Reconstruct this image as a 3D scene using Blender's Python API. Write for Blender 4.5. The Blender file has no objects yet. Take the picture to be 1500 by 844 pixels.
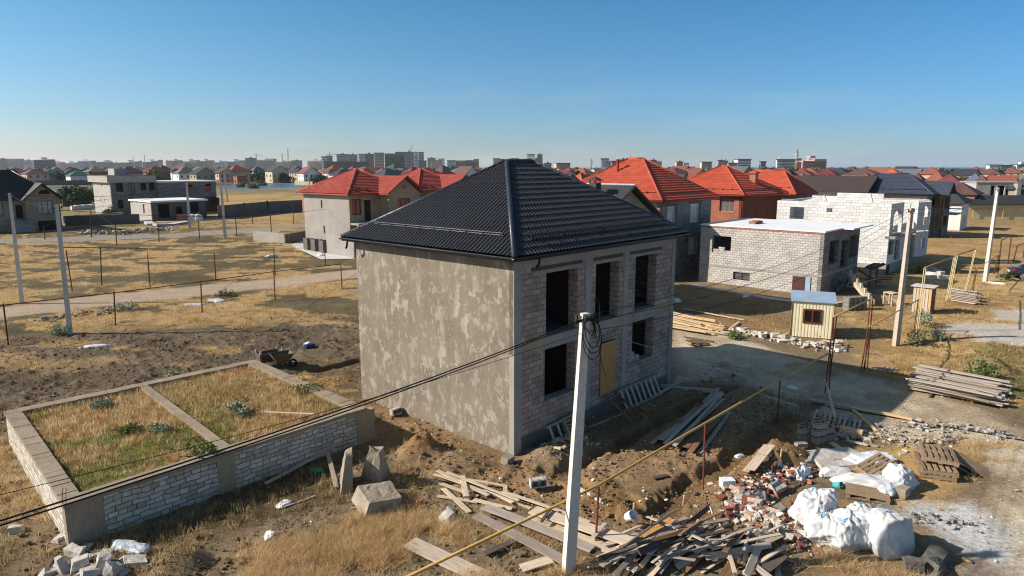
import bpy, math, random
import numpy as np
from mathutils import Vector, Matrix

RND = random.Random(11)
NPR = np.random.default_rng(5)
SCN = bpy.context.scene
COL = SCN.collection

# ------------------------------------------------------------------ camera model (10 m up, pitched 10 degrees down)
PITCH = math.radians(10.07)
CP, SP = math.cos(PITCH), math.sin(PITCH)
EYE = 10.0
FOC = 1000.0


def ray(px, py):
    a, b = (px - 750) / FOC, (422 - py) / FOC
    return (a, CP + b * SP, -SP + b * CP)


def at(px, py, z=0.0):
    """Point of the photograph carried to the level z."""
    d = ray(px, py)
    t = (z - EYE) / d[2]
    return Vector((d[0] * t, d[1] * t, z))


def dep(px, py, Y):
    """Point of the photograph at the distance Y."""
    d = ray(px, py)
    t = Y / d[1]
    return Vector((d[0] * t, Y, EYE + d[2] * t))


# ------------------------------------------------------------------ noise (numpy)
def _hash(ix, iy, seed):
    h = (ix.astype(np.int64) * 374761393 + iy.astype(np.int64) * 668265263 + seed * 1274126177) & 0x7fffffff
    h = ((h ^ (h >> 13)) * 1103515245) & 0x7fffffff
    h = ((h ^ (h >> 16)) * 12345677) & 0x7fffffff
    return (h & 0xffff) / 65535.0


def vnoise(x, y, seed=0):
    ix, iy = np.floor(x), np.floor(y)
    fx, fy = x - ix, y - iy
    fx, fy = fx * fx * (3 - 2 * fx), fy * fy * (3 - 2 * fy)
    a, b = _hash(ix, iy, seed), _hash(ix + 1, iy, seed)
    c, d = _hash(ix, iy + 1, seed), _hash(ix + 1, iy + 1, seed)
    return (a + (b - a) * fx) * (1 - fy) + (c + (d - c) * fx) * fy


def fbm(x, y, scale, octv=4, seed=0, rough=0.5):
    x = np.asarray(x, float) / scale
    y = np.asarray(y, float) / scale
    s, amp, tot = 0.0, 1.0, 0.0
    for k in range(octv):
        cx, cy = (x * 0.8 + y * 0.6), (-x * 0.6 + y * 0.8)
        s = s + amp * vnoise(cx + 17.3 * k, cy - 9.1 * k, seed + k * 31)
        tot += amp
        amp *= rough
        x, y = cx * 2.03, cy * 2.03
    return s / tot


def sst(a, b, x):
    t = np.clip((x - a) / (b - a), 0, 1)
    return t * t * (3 - 2 * t)


def poly_sd(x, y, pts):
    """Signed distance, positive inside."""
    d = np.full(x.shape, 1e18)
    ins = np.zeros(x.shape, bool)
    n = len(pts)
    for i in range(n):
        ax, ay = pts[i][0], pts[i][1]
        bx, by = pts[(i + 1) % n][0], pts[(i + 1) % n][1]
        ex, ey = bx - ax, by - ay
        t = np.clip(((x - ax) * ex + (y - ay) * ey) / max(ex * ex + ey * ey, 1e-9), 0, 1)
        d = np.minimum(d, (x - ax - t * ex) ** 2 + (y - ay - t * ey) ** 2)
        c = (ay > y) != (by > y)
        if abs(by - ay) > 1e-9:
            ins ^= c & (x < (bx - ax) * (y - ay) / (by - ay) + ax)
    d = np.sqrt(d)
    return np.where(ins, d, -d)


def line_d(x, y, pts):
    d = np.full(np.shape(x), 1e18)
    for (ax, ay), (bx, by) in zip([p[:2] for p in pts[:-1]], [p[:2] for p in pts[1:]]):
        ex, ey = bx - ax, by - ay
        t = np.clip(((x - ax) * ex + (y - ay) * ey) / max(ex * ex + ey * ey, 1e-9), 0, 1)
        d = np.minimum(d, (x - ax - t * ex) ** 2 + (y - ay - t * ey) ** 2)
    return np.sqrt(d)


# ------------------------------------------------------------------ colours, materials
def lin(r, g, b):
    f = lambda c: (c / 255) / 12.92 if c <= 10.3 else (((c / 255) + 0.055) / 1.055) ** 2.4
    return (f(r), f(g), f(b), 1.0)


MATS = {}


class NT:
    def __init__(s, name, rough=0.9, spec=0.2):
        s.m = bpy.data.materials.new(name)
        s.m.use_nodes = True
        s.t = s.m.node_tree
        s.b = s.t.nodes['Principled BSDF']
        s.b.inputs['Roughness'].default_value = rough
        s.b.inputs['Specular IOR Level'].default_value = spec
        MATS[name] = s.m

    def n(s, typ, **kw):
        nd = s.t.nodes.new(typ)
        for k, v in kw.items():
            if k in nd.inputs:
                nd.inputs[k].default_value = v
            else:
                setattr(nd, k, v)
        return nd

    def l(s, a, b):
        s.t.links.new(a, b)

    def coord(s, kind='Object', scale=(1, 1, 1)):
        tc = s.n('ShaderNodeTexCoord')
        mp = s.n('ShaderNodeMapping')
        mp.inputs['Scale'].default_value = scale
        s.l(tc.outputs[kind], mp.inputs['Vector'])
        return mp.outputs['Vector']

    def noise(s, vec, scale, detail=4, rough=0.6):
        nd = s.n('ShaderNodeTexNoise')
        nd.inputs['Scale'].default_value = scale
        nd.inputs['Detail'].default_value = detail
        nd.inputs['Roughness'].default_value = rough
        s.l(vec, nd.inputs['Vector'])
        return nd.outputs['Fac']

    def ramp(s, fac, stops):
        r = s.n('ShaderNodeValToRGB')
        e = r.color_ramp.elements
        while len(e) < len(stops):
            e.new(0.5)
        for i, (p, c) in enumerate(stops):
            e[i].position = p
            e[i].color = c if len(c) == 4 else (*c, 1)
        s.l(fac, r.inputs['Fac'])
        return r.outputs['Color']

    def mix(s, fac, a, b, mode='MIX'):
        m = s.n('ShaderNodeMix', data_type='RGBA', blend_type=mode)
        for sock, v in ((m.inputs['Factor'], fac), (m.inputs['A'], a), (m.inputs['B'], b)):
            pass
        fi = [i for i in m.inputs if i.name == 'Factor' and i.type == 'VALUE'][0]
        ai = [i for i in m.inputs if i.name == 'A' and i.type == 'RGBA'][0]
        bi = [i for i in m.inputs if i.name == 'B' and i.type == 'RGBA'][0]
        for i, v in ((fi, fac), (ai, a), (bi, b)):
            if isinstance(v, bpy.types.NodeSocket):
                s.l(v, i)
            else:
                i.default_value = v
        return [o for o in m.outputs if o.type == 'RGBA'][0]

    def color(s, c):
        if isinstance(c, bpy.types.NodeSocket):
            s.l(c, s.b.inputs['Base Color'])
        else:
            s.b.inputs['Base Color'].default_value = c

    def bump(s, fac, strength=0.3, dist=0.02):
        bn = s.n('ShaderNodeBump')
        bn.inputs['Strength'].default_value = strength
        bn.inputs['Distance'].default_value = dist
        s.l(fac, bn.inputs['Height'])
        s.l(bn.outputs['Normal'], s.b.inputs['Normal'])


def mul(c, k):
    return (min(c[0] * k, 1), min(c[1] * k, 1), min(c[2] * k, 1), 1)


def plain(name, rgb, rough=0.85, var=0.25, scale=3.0, bump=0.2, spec=0.2, coord='Object', stretch=(1, 1, 1), rnd=0.0, metal=0.0):
    m = NT(name, rough, spec)
    c = lin(*rgb)
    v = m.coord(coord, stretch)
    f = m.noise(v, scale, 6, 0.65)
    out = m.ramp(f, [(0.3, mul(c, 1 - var)), (0.7, mul(c, 1 + var))])
    if rnd:
        oi = m.n('ShaderNodeObjectInfo')
        k = m.ramp(oi.outputs['Random'], [(0, (1 - rnd,) * 3), (1, (1 + rnd * .6,) * 3)])
        out = m.mix(1.0, out, k, 'MULTIPLY')
    m.color(out)
    m.b.inputs['Metallic'].default_value = metal
    if bump:
        m.bump(m.noise(v, scale * 6, 4), bump, 0.01)
    return m.m


def blocks(name, c1, c2, mortar, bw=0.4, rh=0.2, ms=0.01, stain=(0.75, 1.1), bump=0.5, soft=0.1, rough=0.95, distort=0.0, stain_scale=0.7):
    m = NT(name, rough, 0.1)
    v = m.coord('UV')
    if distort:
        nz = m.n('ShaderNodeTexNoise', noise_dimensions='3D')
        nz.inputs['Scale'].default_value = 2.2
        m.l(v, nz.inputs['Vector'])
        sb = m.n('ShaderNodeVectorMath', operation='SUBTRACT')
        m.l(nz.outputs['Color'], sb.inputs[0])
        sb.inputs[1].default_value = (.5, .5, .5)
        sc = m.n('ShaderNodeVectorMath', operation='SCALE')
        m.l(sb.outputs[0], sc.inputs[0])
        sc.inputs['Scale'].default_value = distort
        ad = m.n('ShaderNodeVectorMath', operation='ADD')
        m.l(v, ad.inputs[0])
        m.l(sc.outputs[0], ad.inputs[1])
        v2 = ad.outputs[0]
    else:
        v2 = v
    br = m.n('ShaderNodeTexBrick')
    br.offset = 0.5
    for k, val in (('Scale', 1.0), ('Mortar Size', ms), ('Mortar Smooth', soft), ('Brick Width', bw), ('Row Height', rh), ('Bias', 0.0)):
        br.inputs[k].default_value = val
    br.inputs['Color1'].default_value = lin(*c1)
    br.inputs['Color2'].default_value = lin(*c2)
    br.inputs['Mortar'].default_value = lin(*mortar)
    m.l(v2, br.inputs['Vector'])
    f = m.noise(v, stain_scale, 6, 0.65)
    k = m.ramp(f, [(0.3, (stain[0],) * 3), (0.65, (stain[1],) * 3)])
    f2 = m.noise(v, 14, 3, 0.6)
    k2 = m.ramp(f2, [(0.3, (0.86,) * 3), (0.7, (1.12,) * 3)])
    c = m.mix(1.0, br.outputs['Color'], k, 'MULTIPLY')
    c = m.mix(1.0, c, k2, 'MULTIPLY')
    m.color(c)
    inv = m.n('ShaderNodeMath', operation='SUBTRACT')
    inv.inputs[0].default_value = 1.0
    m.l(br.outputs['Fac'], inv.inputs[1])
    ad = m.n('ShaderNodeMath', operation='MULTIPLY_ADD')
    m.l(f2, ad.inputs[0])
    ad.inputs[1].default_value = 0.4
    m.l(inv.outputs[0], ad.inputs[2])
    m.bump(ad.outputs[0], bump, 0.012)
    return m.m


# ------------------------------------------------------------------ mesh builder
class MB:
    def __init__(s):
        s.v, s.f = [], []

    def add(s, vs, fs):
        o = len(s.v)
        s.v += [tuple(p) for p in vs]
        s.f += [tuple(i + o for i in f) for f in fs]
        return s

    def box(s, x0, y0, z0, x1, y1, z1):
        vs = [(x0, y0, z0), (x1, y0, z0), (x1, y1, z0), (x0, y1, z0), (x0, y0, z1), (x1, y0, z1), (x1, y1, z1), (x0, y1, z1)]
        return s.add(vs, [(0, 3, 2, 1), (4, 5, 6, 7), (0, 1, 5, 4), (1, 2, 6, 5), (2, 3, 7, 6), (3, 0, 4, 7)])

    def prism(s, poly, z0, z1):
        n = len(poly)
        vs = [(p[0], p[1], z0) for p in poly] + [(p[0], p[1], z1) for p in poly]
        fs = [tuple(range(n - 1, -1, -1)), tuple(range(n, 2 * n))] + [(i, (i + 1) % n, n + (i + 1) % n, n + i) for i in range(n)]
        return s.add(vs, fs)

    def bar(s, p0, p1, w, h, up=(0, 0, 1)):
        p0, p1 = Vector(p0), Vector(p1)
        d = (p1 - p0).normalized()
        upv = Vector(up)
        if abs(d.dot(upv)) > 0.99:
            upv = Vector((1, 0, 0))
        a = d.cross(upv).normalized() * (w / 2)
        b = a.cross(d).normalized() * (h / 2)
        vs = [p0 - a - b, p0 + a - b, p0 + a + b, p0 - a + b, p1 - a - b, p1 + a - b, p1 + a + b, p1 - a + b]
        return s.add(vs, [(0, 3, 2, 1), (4, 5, 6, 7), (0, 1, 5, 4), (1, 2, 6, 5), (2, 3, 7, 6), (3, 0, 4, 7)])

    def tube(s, pts, r, n=8, r1=None, caps=True):
        pts = [Vector(p) for p in pts]
        rs = [r + (r1 - r) * i / (len(pts) - 1) if r1 is not None else r for i in range(len(pts))]
        o = []
        ref = None
        for i, p in enumerate(pts):
            d = (pts[min(i + 1, len(pts) - 1)] - pts[max(i - 1, 0)]).normalized()
            if ref is None:
                ref = Vector((0, 0, 1)) if abs(d.z) < 0.9 else Vector((1, 0, 0))
            a = d.cross(ref).normalized()
            b = a.cross(d).normalized()
            ref = b
            for k in range(n):
                t = 2 * math.pi * k / n
                o.append(p + (a * math.cos(t) + b * math.sin(t)) * rs[i])
        m = len(pts)
        fs = [(i * n + k, (i + 1) * n + k, (i + 1) * n + (k + 1) % n, i * n + (k + 1) % n) for i in range(m - 1) for k in range(n)]
        if caps:
            fs += [tuple(range(n)), tuple((m - 1) * n + k for k in range(n - 1, -1, -1))]
        return s.add(o, fs)

    def build(s, name, mat, parent=None, smooth=False, uv=True):
        me = bpy.data.meshes.new(name)
        me.from_pydata(s.v, [], s.f)
        if uv and s.f:
            box_uv(me)
        if smooth:
            me.polygons.foreach_set('use_smooth', [True] * len(me.polygons))
        me.materials.append(MATS[mat] if isinstance(mat, str) else mat)
        me.update()
        return link(name, me, parent)


def box_uv(me):
    """UV in metres: along the wall and up it, or x and y on flat faces."""
    nl, npo = len(me.loops), len(me.polygons)
    nor = np.empty(npo * 3)
    me.polygons.foreach_get('normal', nor)
    nor = nor.reshape(-1, 3)
    tot = np.empty(npo, int)
    me.polygons.foreach_get('loop_total', tot)
    pi = np.repeat(np.arange(npo), tot)
    vi = np.empty(nl, int)
    me.loops.foreach_get('vertex_index', vi)
    co = np.empty(len(me.vertices) * 3)
    me.vertices.foreach_get('co', co)
    p = co.reshape(-1, 3)[vi]
    n = nor[pi]
    flat = np.abs(n[:, 2]) > 0.8
    h = np.hypot(n[:, 0], n[:, 1]) + 1e-9
    tx, ty = -n[:, 1] / h, n[:, 0] / h
    u = np.where(flat, p[:, 0], p[:, 0] * tx + p[:, 1] * ty)
    v = np.where(flat, p[:, 1], p[:, 2])
    lay = me.uv_layers.new(name='UVMap')
    lay.data.foreach_set('uv', np.stack([u, v], 1).ravel())


def link(name, data, parent=None):
    o = bpy.data.objects.new(name, data)
    COL.objects.link(o)
    if parent:
        o.parent = parent
    return o


def tag(o, label=None, cat=None, group=None, kind=None):
    if label:
        o['label'] = label
    if cat:
        o['category'] = cat
    if group:
        o['group'] = group
    if kind or cat:
        o['kind'] = kind or 'thing'
    return o


def empty(name, loc, label, cat, rz=0.0, group=None):
    o = bpy.data.objects.new(name, None)
    COL.objects.link(o)
    o.location = loc
    o.rotation_euler = (0, 0, rz)
    o.empty_display_size = 0.3
    return tag(o, label, cat, group)


def big_mesh(name, v, f, mat, parent=None, colors=None, smooth=False, nper=3):
    """Large numpy mesh: v (N,3), f (M,nper)."""
    me = bpy.data.meshes.new(name)
    v = np.ascontiguousarray(v, np.float32)
    f = np.ascontiguousarray(f, np.int32)
    me.vertices.add(len(v))
    me.vertices.foreach_set('co', v.ravel())
    me.loops.add(f.size)
    me.loops.foreach_set('vertex_index', f.ravel())
    me.polygons.add(len(f))
    me.polygons.foreach_set('loop_start', np.arange(0, f.size, nper, dtype=np.int32))
    me.polygons.foreach_set('use_smooth', np.full(len(f), smooth, bool))
    me.update(calc_edges=True)
    if colors is not None:
        ca = me.color_attributes.new('Col', 'FLOAT_COLOR', 'POINT')
        c4 = np.ones((len(v), 4), np.float32)
        c4[:, :3] = colors
        ca.data.foreach_set('color', c4.ravel())
    me.materials.append(MATS[mat] if isinstance(mat, str) else mat)
    return link(name, me, parent)


# ------------------------------------------------------------------ building frame: x along the shaded facade, y along the sunlit side
class Frame:
    def __init__(s, A, deg=47.5):
        s.A = Vector((A[0], A[1], 0))
        s.rz = math.radians(deg)
        s.u = Vector((math.cos(s.rz), math.sin(s.rz), 0))
        s.v = Vector((-math.sin(s.rz), math.cos(s.rz), 0))

    def hit(s, px, py, o, d):
        r = ray(px, py)
        det = -r[0] * d.y + d.x * r[1]
        k = (-o.x * d.y + d.x * o.y) / det
        m = (r[0] * k - o.x) * d.x + (r[1] * k - o.y) * d.y
        return m, EYE + r[2] * k

    def fu(s, px, py, t=0.0):
        return s.hit(px, py, s.A + s.v * t, s.u)

    def fv(s, px, py, a=0.0):
        return s.hit(px, py, s.A + s.u * a, s.v)

    def rect(s, face, q, off=0.0):
        """Photo rectangle on a face -> (s0, z0, s1, z1)."""
        f = s.fu if face == 'u' else s.fv
        a, b = f(q[0], q[1], off), f(q[2], q[3], off)
        return (min(a[0], b[0]), min(a[1], b[1]), max(a[0], b[0]), max(a[1], b[1]))

    def world(s, x, y, z):
        return s.A + s.u * x + s.v * y + Vector((0, 0, z))


def wall(mb, face, L0, L1, z0, z1, holes=(), off=0.0, th=0.3, arch=()):
    """A wall with openings. face 'u': runs along x at y=off, thickness towards +y; 'v': along y at x=off, thickness towards +x."""
    ss = sorted({L0, L1, *[min(max(h[0], L0), L1) for h in holes], *[min(max(h[2], L0), L1) for h in holes]})
    zs = sorted({z0, z1, *[min(max(h[1], z0), z1) for h in holes], *[min(max(h[3], z0), z1) for h in holes]})
    ns, nz = len(ss) - 1, len(zs) - 1
    sol = [[not any(h[0] < (ss[i] + ss[i + 1]) / 2 < h[2] and h[1] < (zs[j] + zs[j + 1]) / 2 < h[3] for h in holes) for j in range(nz)] for i in range(ns)]

    def P(a, d, z):
        return (a, off + d, z) if face == 'u' else (off + d, a, z)

    def quad(*ps, flip=False):
        ps = list(ps)
        if (face == 'v') != flip:
            ps.reverse()
        mb.add(ps, [(0, 1, 2, 3)])

    S = lambda i, j: 0 <= i < ns and 0 <= j < nz and sol[i][j]
    for i in range(ns):
        for j in range(nz):
            if not sol[i][j]:
                continue
            a, b, c, d = ss[i], ss[i + 1], zs[j], zs[j + 1]
            quad(P(a, 0, c), P(b, 0, c), P(b, 0, d), P(a, 0, d))
            quad(P(a, th, c), P(a, th, d), P(b, th, d), P(b, th, c))
            if not S(i - 1, j):
                quad(P(a, 0, c), P(a, 0, d), P(a, th, d), P(a, th, c))
            if not S(i + 1, j):
                quad(P(b, 0, c), P(b, th, c), P(b, th, d), P(b, 0, d))
            if not S(i, j - 1):
                quad(P(a, 0, c), P(a, th, c), P(b, th, c), P(b, 0, c))
            if not S(i, j + 1):
                quad(P(a, 0, d), P(b, 0, d), P(b, th, d), P(a, th, d))
    return mb


def tile_face(mb, e0, e1, r0, r1, wave=0.183, amp=0.022, step=0.35, sh=0.024, per=6, thick=0.03):
    """Profiled metal tile on a roof face: eave e0->e1, upper edge r0->r1 (r0 == r1 for a triangle). Waves run up the slope, steps across it."""
    e0, e1, r0, r1 = map(Vector, (e0, e1, r0, r1))
    h = (e1 - e0).normalized()
    L = (e1 - e0).length
    up = (r0 - e0) - h * (r0 - e0).dot(h)
    W = up.length
    up.normalize()
    n = h.cross(up).normalized()
    a0, a1 = (r0 - e0).dot(h), (r1 - e0).dot(h)
    ncol = max(2, int(L / wave * per))
    nst = max(1, int(round(W / step))) if step else 1
    rows = []
    for k in range(nst):
        rows += [(k * W / nst, sh), ((k + 1) * W / nst - 0.004, 0.0)]
    if not step:
        rows = [(0, 0), (W, 0)]
    vs, idx = [], {}
    lim = []
    for i in range(ncol + 1):
        x = L * i / ncol
        lm = W
        if x < a0:
            lm = W * x / a0
        elif x > a1:
            lm = W * (L - x) / (L - a1)
        lim.append(max(lm, 0))
    fs = []
    for i in range(ncol + 1):
        x = L * i / ncol
        ph = (x / wave) % 1.0
        w = amp * (1 - math.exp(-((ph - .5) / .13) ** 2))
        for j, (wj, z) in enumerate(rows):
            ww = min(wj, lim[i])
            zz = z if wj <= lim[i] else 0.0
            vs.append(e0 + h * x + up * ww + n * (w + zz))
    nr = len(rows)
    for i in range(ncol):
        for j in range(nr - 1):
            if min(rows[j][0], lim[i]) >= lim[i] and rows[j][0] >= lim[i + 1]:
                continue
            fs.append((i * nr + j, (i + 1) * nr + j, (i + 1) * nr + j + 1, i * nr + j + 1))
    mb.add(vs, fs)


def hip_geom(x0, y0, x1, y1, ze, zr, rs=None):
    """Hip roof corners: eave rectangle and ridge ends (ridge along the longer side, or along x when rs=(s0,s1) is given)."""
    c = [Vector((x0, y0, ze)), Vector((x1, y0, ze)), Vector((x1, y1, ze)), Vector((x0, y1, ze))]
    w, d = x1 - x0, y1 - y0
    if rs:
        r = [Vector((rs[0], (y0 + y1) / 2, zr)), Vector((rs[1], (y0 + y1) / 2, zr))]
        return c, r, True
    if w >= d:
        k = min(d / 2, w / 2 - 0.3)
        return c, [Vector((x0 + k, (y0 + y1) / 2, zr)), Vector((x1 - k, (y0 + y1) / 2, zr))], True
    k = min(w / 2, d / 2 - 0.3)
    return c, [Vector(((x0 + x1) / 2, y0 + k, zr)), Vector(((x0 + x1) / 2, y1 - k, zr))], False


def hip_roof(mat, parent, x0, y0, x1, y1, ze, zr, rs=None, tile=True, cap='', fascia=None, per=6, name='roof', wave=0.183, step=0.35, amp=0.022, sh=0.024):
    c, r, alongx = hip_geom(x0, y0, x1, y1, ze, zr, rs)
    mb = MB()
    if alongx:
        faces = [(c[0], c[1], r[0], r[1]), (c[2], c[3], r[1], r[0]), (c[3], c[0], r[0], r[0]), (c[1], c[2], r[1], r[1])]
        hips = [(c[0], r[0]), (c[3], r[0]), (c[1], r[1]), (c[2], r[1]), (r[0], r[1])]
    else:
        faces = [(c[0], c[1], r[0], r[0]), (c[2], c[3], r[1], r[1]), (c[3], c[0], r[1], r[0]), (c[1], c[2], r[0], r[1])]
        hips = [(c[0], r[0]), (c[1], r[0]), (c[2], r[1]), (c[3], r[1]), (r[0], r[1])]
    if tile:
        for f in faces:
            tile_face(mb, *f, wave=wave, step=step, per=per, amp=amp, sh=sh)
        under = MB()
    else:
        for a, b, q, w in faces:
            mb.add([a, b, w, q] if (q - w).length > 1e-6 else [a, b, q], [(0, 1, 2, 3) if (q - w).length > 1e-6 else (0, 1, 2)])
    # soffit and fascia closing the roof underneath
    e = 0.14
    lo = [v - Vector((0, 0, e)) for v in c]
    vs = c + lo
    mb.add([v + Vector((0, 0, -0.004)) for v in c] + lo, [(0, 4, 5, 1), (1, 5, 6, 2), (2, 6, 7, 3), (3, 7, 4, 0), (4, 7, 6, 5)])
    o = mb.build(name, mat, parent, uv=not tile)
    if cap:
        cb = MB()
        for a, b in hips:
            cb.tube([a + Vector((0, 0, 0.03)), b + Vector((0, 0, 0.03))], 0.085 if per > 4 else 0.1, 8)
        cb.build('ridge_cap', cap, o, smooth=True)
    return o, faces
# ------------------------------------------------------------------ materials
def make_mats():
    # patchy cement render of the big wall
    m = NT('patchy_render', 0.95, 0.1)
    v = m.coord('UV', (1, 1, 1))
    v2 = m.coord('UV', (1.0, 0.62, 1))
    base = m.ramp(m.noise(v, 0.55, 5, 0.6), [(0.3, lin(118, 108, 94)), (0.7, lin(142, 129, 111))])
    f1 = m.noise(v2, 2.3, 9, 0.66)
    patch = m.ramp(f1, [(0.535, (0, 0, 0)), (0.56, (1, 1, 1))])
    f3 = m.noise(v2, 5.2, 7, 0.65)
    patch2 = m.ramp(f3, [(0.57, (0, 0, 0)), (0.60, (.7, .7, .7))])
    region = m.ramp(m.noise(v, 0.7, 4, 0.6), [(0.38, (.35,) * 3), (0.6, (1,) * 3)])
    pm = m.n('ShaderNodeMath', operation='MAXIMUM')
    m.l(patch, pm.inputs[0])
    m.l(patch2, pm.inputs[1])
    pk = m.n('ShaderNodeMath', operation='MULTIPLY')
    m.l(pm.outputs[0], pk.inputs[0])
    m.l(region, pk.inputs[1])
    pk2 = m.n('ShaderNodeMath', operation='MULTIPLY')
    m.l(pk.outputs[0], pk2.inputs[0])
    pk2.inputs[1].default_value = 0.58
    pk = pk2
    c = m.mix(pk.outputs[0], base, lin(182, 174, 162))
    fine = m.ramp(m.noise(v, 30, 4, 0.7), [(0.3, (.86,) * 3), (.7, (1.1,) * 3)])
    c = m.mix(1.0, c, fine, 'MULTIPLY')
    drip = m.ramp(m.noise(m.coord('UV', (3.0, .3, 1)), 1.0, 6, 0.6), [(0.35, (.92,) * 3), (.6, (1.04,) * 3)])
    c = m.mix(1.0, c, drip, 'MULTIPLY')
    m.color(c)
    m.bump(m.noise(v, 24, 5, 0.7), 0.35, 0.01)

    blocks('block_pinkish', (182, 162, 148), (150, 132, 120), (88, 76, 68), 0.4, 0.2, 0.009, (0.72, 1.12))
    blocks('course_brown', (104, 86, 80), (84, 70, 66), (120, 108, 100), 0.1, 0.2, 0.01, (0.8, 1.1))
    blocks('block_white', (226, 222, 216), (205, 200, 194), (150, 142, 136), 0.6, 0.3, 0.012, (0.86, 1.05), 0.4)
    blocks('block_cream', (200, 193, 184), (182, 174, 164), (124, 116, 107), 0.4, 0.2, 0.016, (0.78, 1.1))
    blocks('block_grey', (150, 144, 138), (124, 118, 112), (88, 83, 78), 0.4, 0.2, 0.014, (0.8, 1.1))
    blocks('block_pale', (196, 190, 182), (176, 169, 160), (118, 110, 102), 0.4, 0.2, 0.016, (0.82, 1.08))
    blocks('block_tan', (172, 156, 132), (150, 134, 112), (110, 98, 82), 0.4, 0.2, 0.014, (0.8, 1.1))
    blocks('brick_red', (168, 92, 66), (140, 72, 52), (150, 128, 112), 0.25, 0.075, 0.008, (0.82, 1.12), 0.3)
    blocks('brick_dark', (112, 62, 46), (92, 52, 40), (100, 84, 74), 0.25, 0.075, 0.008, (0.82, 1.1), 0.3)
    blocks('brick_edge', (176, 104, 78), (150, 80, 60), (164, 146, 132), 0.25, 0.075, 0.01, (0.8, 1.12), 0.3)
    # coursed rubble: uneven stones in wavy courses
    blocks('rubble_masonry', (216, 207, 192), (172, 160, 142), (112, 100, 86), 0.44, 0.155, 0.012, (0.84, 1.08), 0.9, 0.15, 0.95, 0.17, 1.2)
    for nd in MATS['rubble_masonry'].node_tree.nodes:
        if nd.type == 'TEX_BRICK':
            nd.squash, nd.squash_frequency, nd.offset, nd.offset_frequency = 0.55, 3, 0.37, 2

    def concrete(name, rgb, var=0.16, big=0.5):
        m = NT(name, 0.92, 0.15)
        v = m.coord('Object')
        c = lin(*rgb)
        a = m.ramp(m.noise(v, big, 6, 0.65), [(0.3, mul(c, 1 - var)), (0.7, mul(c, 1 + var))])
        b = m.ramp(m.noise(v, 9, 5, 0.7), [(0.3, (.84,) * 3), (0.7, (1.12,) * 3)])
        m.color(m.mix(1.0, a, b, 'MULTIPLY'))
        m.bump(m.noise(v, 25, 5, 0.7), 0.3, 0.01)
    concrete('concrete', (158, 150, 140))
    concrete('concrete_tan', (160, 144, 118), 0.22)
    concrete('concrete_pale', (200, 194, 184), 0.1)
    concrete('concrete_dark', (106, 100, 93), 0.25)
    concrete('concrete_rough', (154, 141, 123), 0.24, 1.5)
    concrete('pole_concrete', (206, 198, 186), 0.1)
    concrete('pole_worn', (186, 170, 152), 0.16)
    concrete('cap_concrete', (150, 134, 114), 0.2, 1.2)
    concrete('plaster_grey', (158, 150, 142), 0.12)
    concrete('plaster_cream', (206, 190, 158), 0.08)
    concrete('plaster_white', (222, 218, 210), 0.06)
    concrete('slab_white', (226, 226, 226), 0.06)
    concrete('lime_rock', (186, 178, 166), 0.18, 2.0)

    def metal(name, rgb, rough=0.45, var=0.12):
        m = NT(name, rough, 0.4)
        v = m.coord('Object')
        c = lin(*rgb)
        m.color(m.ramp(m.noise(v, 1.3, 5, 0.6), [(0.3, mul(c, 1 - var)), (0.7, mul(c, 1 + var))]))
        rr = m.ramp(m.noise(v, 2.5, 4, 0.6), [(0.3, (rough - .08,) * 3), (0.7, (rough + .12,) * 3)])
        m.l(rr, m.b.inputs['Roughness'])
    metal('tile_black', (38, 38, 42), 0.54, .2)
    metal('tile_cap', (50, 53, 62), 0.4)
    metal('tile_red', (158, 70, 56), 0.66, .22)
    metal('tile_orange', (174, 76, 52), 0.66, .22)
    metal('tile_slate', (66, 72, 84), 0.5)
    metal('tile_brown', (74, 62, 58), 0.6)
    metal('tile_darkgrey', (58, 56, 56), 0.6)
    metal('gutter_dark', (38, 38, 42), 0.4)
    metal('gutter_red', (150, 48, 36), 0.5)
    metal('zinc', (150, 158, 170), 0.45)
    metal('sheet_bluegrey', (150, 166, 184), 0.4)
    for nm, rgb in dict(far_red=(132, 74, 64), far_brown=(100, 72, 66), far_maroon=(110, 60, 62), far_orange=(186, 92, 62), far_grey=(96, 98, 102), far_dark=(62, 62, 68),
                        far_green=(48, 96, 80), far_olive=(110, 110, 96), far_rust=(134, 82, 66), far_blue=(84, 100, 120)).items():
        m = NT(nm, 0.65, 0.2)
        v = m.coord('Object')
        oi = m.n('ShaderNodeObjectInfo')
        c = lin(*rgb)
        a = m.ramp(m.noise(v, 0.5, 5, 0.6), [(0.3, mul(c, .85)), (0.7, mul(c, 1.15))])
        k = m.ramp(oi.outputs['Random'], [(0, (.8,) * 3), (1, (1.2,) * 3)])
        m.color(m.mix(1.0, a, k, 'MULTIPLY'))
        w = m.n('ShaderNodeTexWave', wave_type='BANDS', bands_direction='Z')
        w.inputs['Scale'].default_value = 2.2
        m.l(v, w.inputs['Vector'])
        m.bump(w.outputs['Fac'], 0.5, 0.06)
    for nm, rgb in dict(wall_cream=(196, 182, 154), wall_white=(226, 222, 214), wall_tan=(160, 146, 124), wall_grey=(152, 146, 140), wall_brick=(150, 104, 84), wall_pink=(206, 172, 156),
                        wall_yellow=(196, 178, 138), tower_white=(224, 224, 226), tower_tan=(196, 172, 150), tower_pink=(200, 150, 132), tower_grey=(140, 138, 138), tower_dark=(92, 88, 90)).items():
        plain(nm, rgb, 0.9, 0.12, 0.6, 0.1, 0.1, rnd=0.12)
    plain('pane_dark', (28, 30, 34), 0.15, 0.2, 2, 0, 0.5)
    plain('pane_grey', (92, 92, 92), 0.25, 0.25, 1.2, 0, 0.5)
    plain('pane_copper', (150, 84, 62), 0.3, 0.2, 1.2, 0, 0.5)
    plain('pane_film', (168, 164, 158), 0.4, 0.3, 1.5, 0, 0.4)
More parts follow.
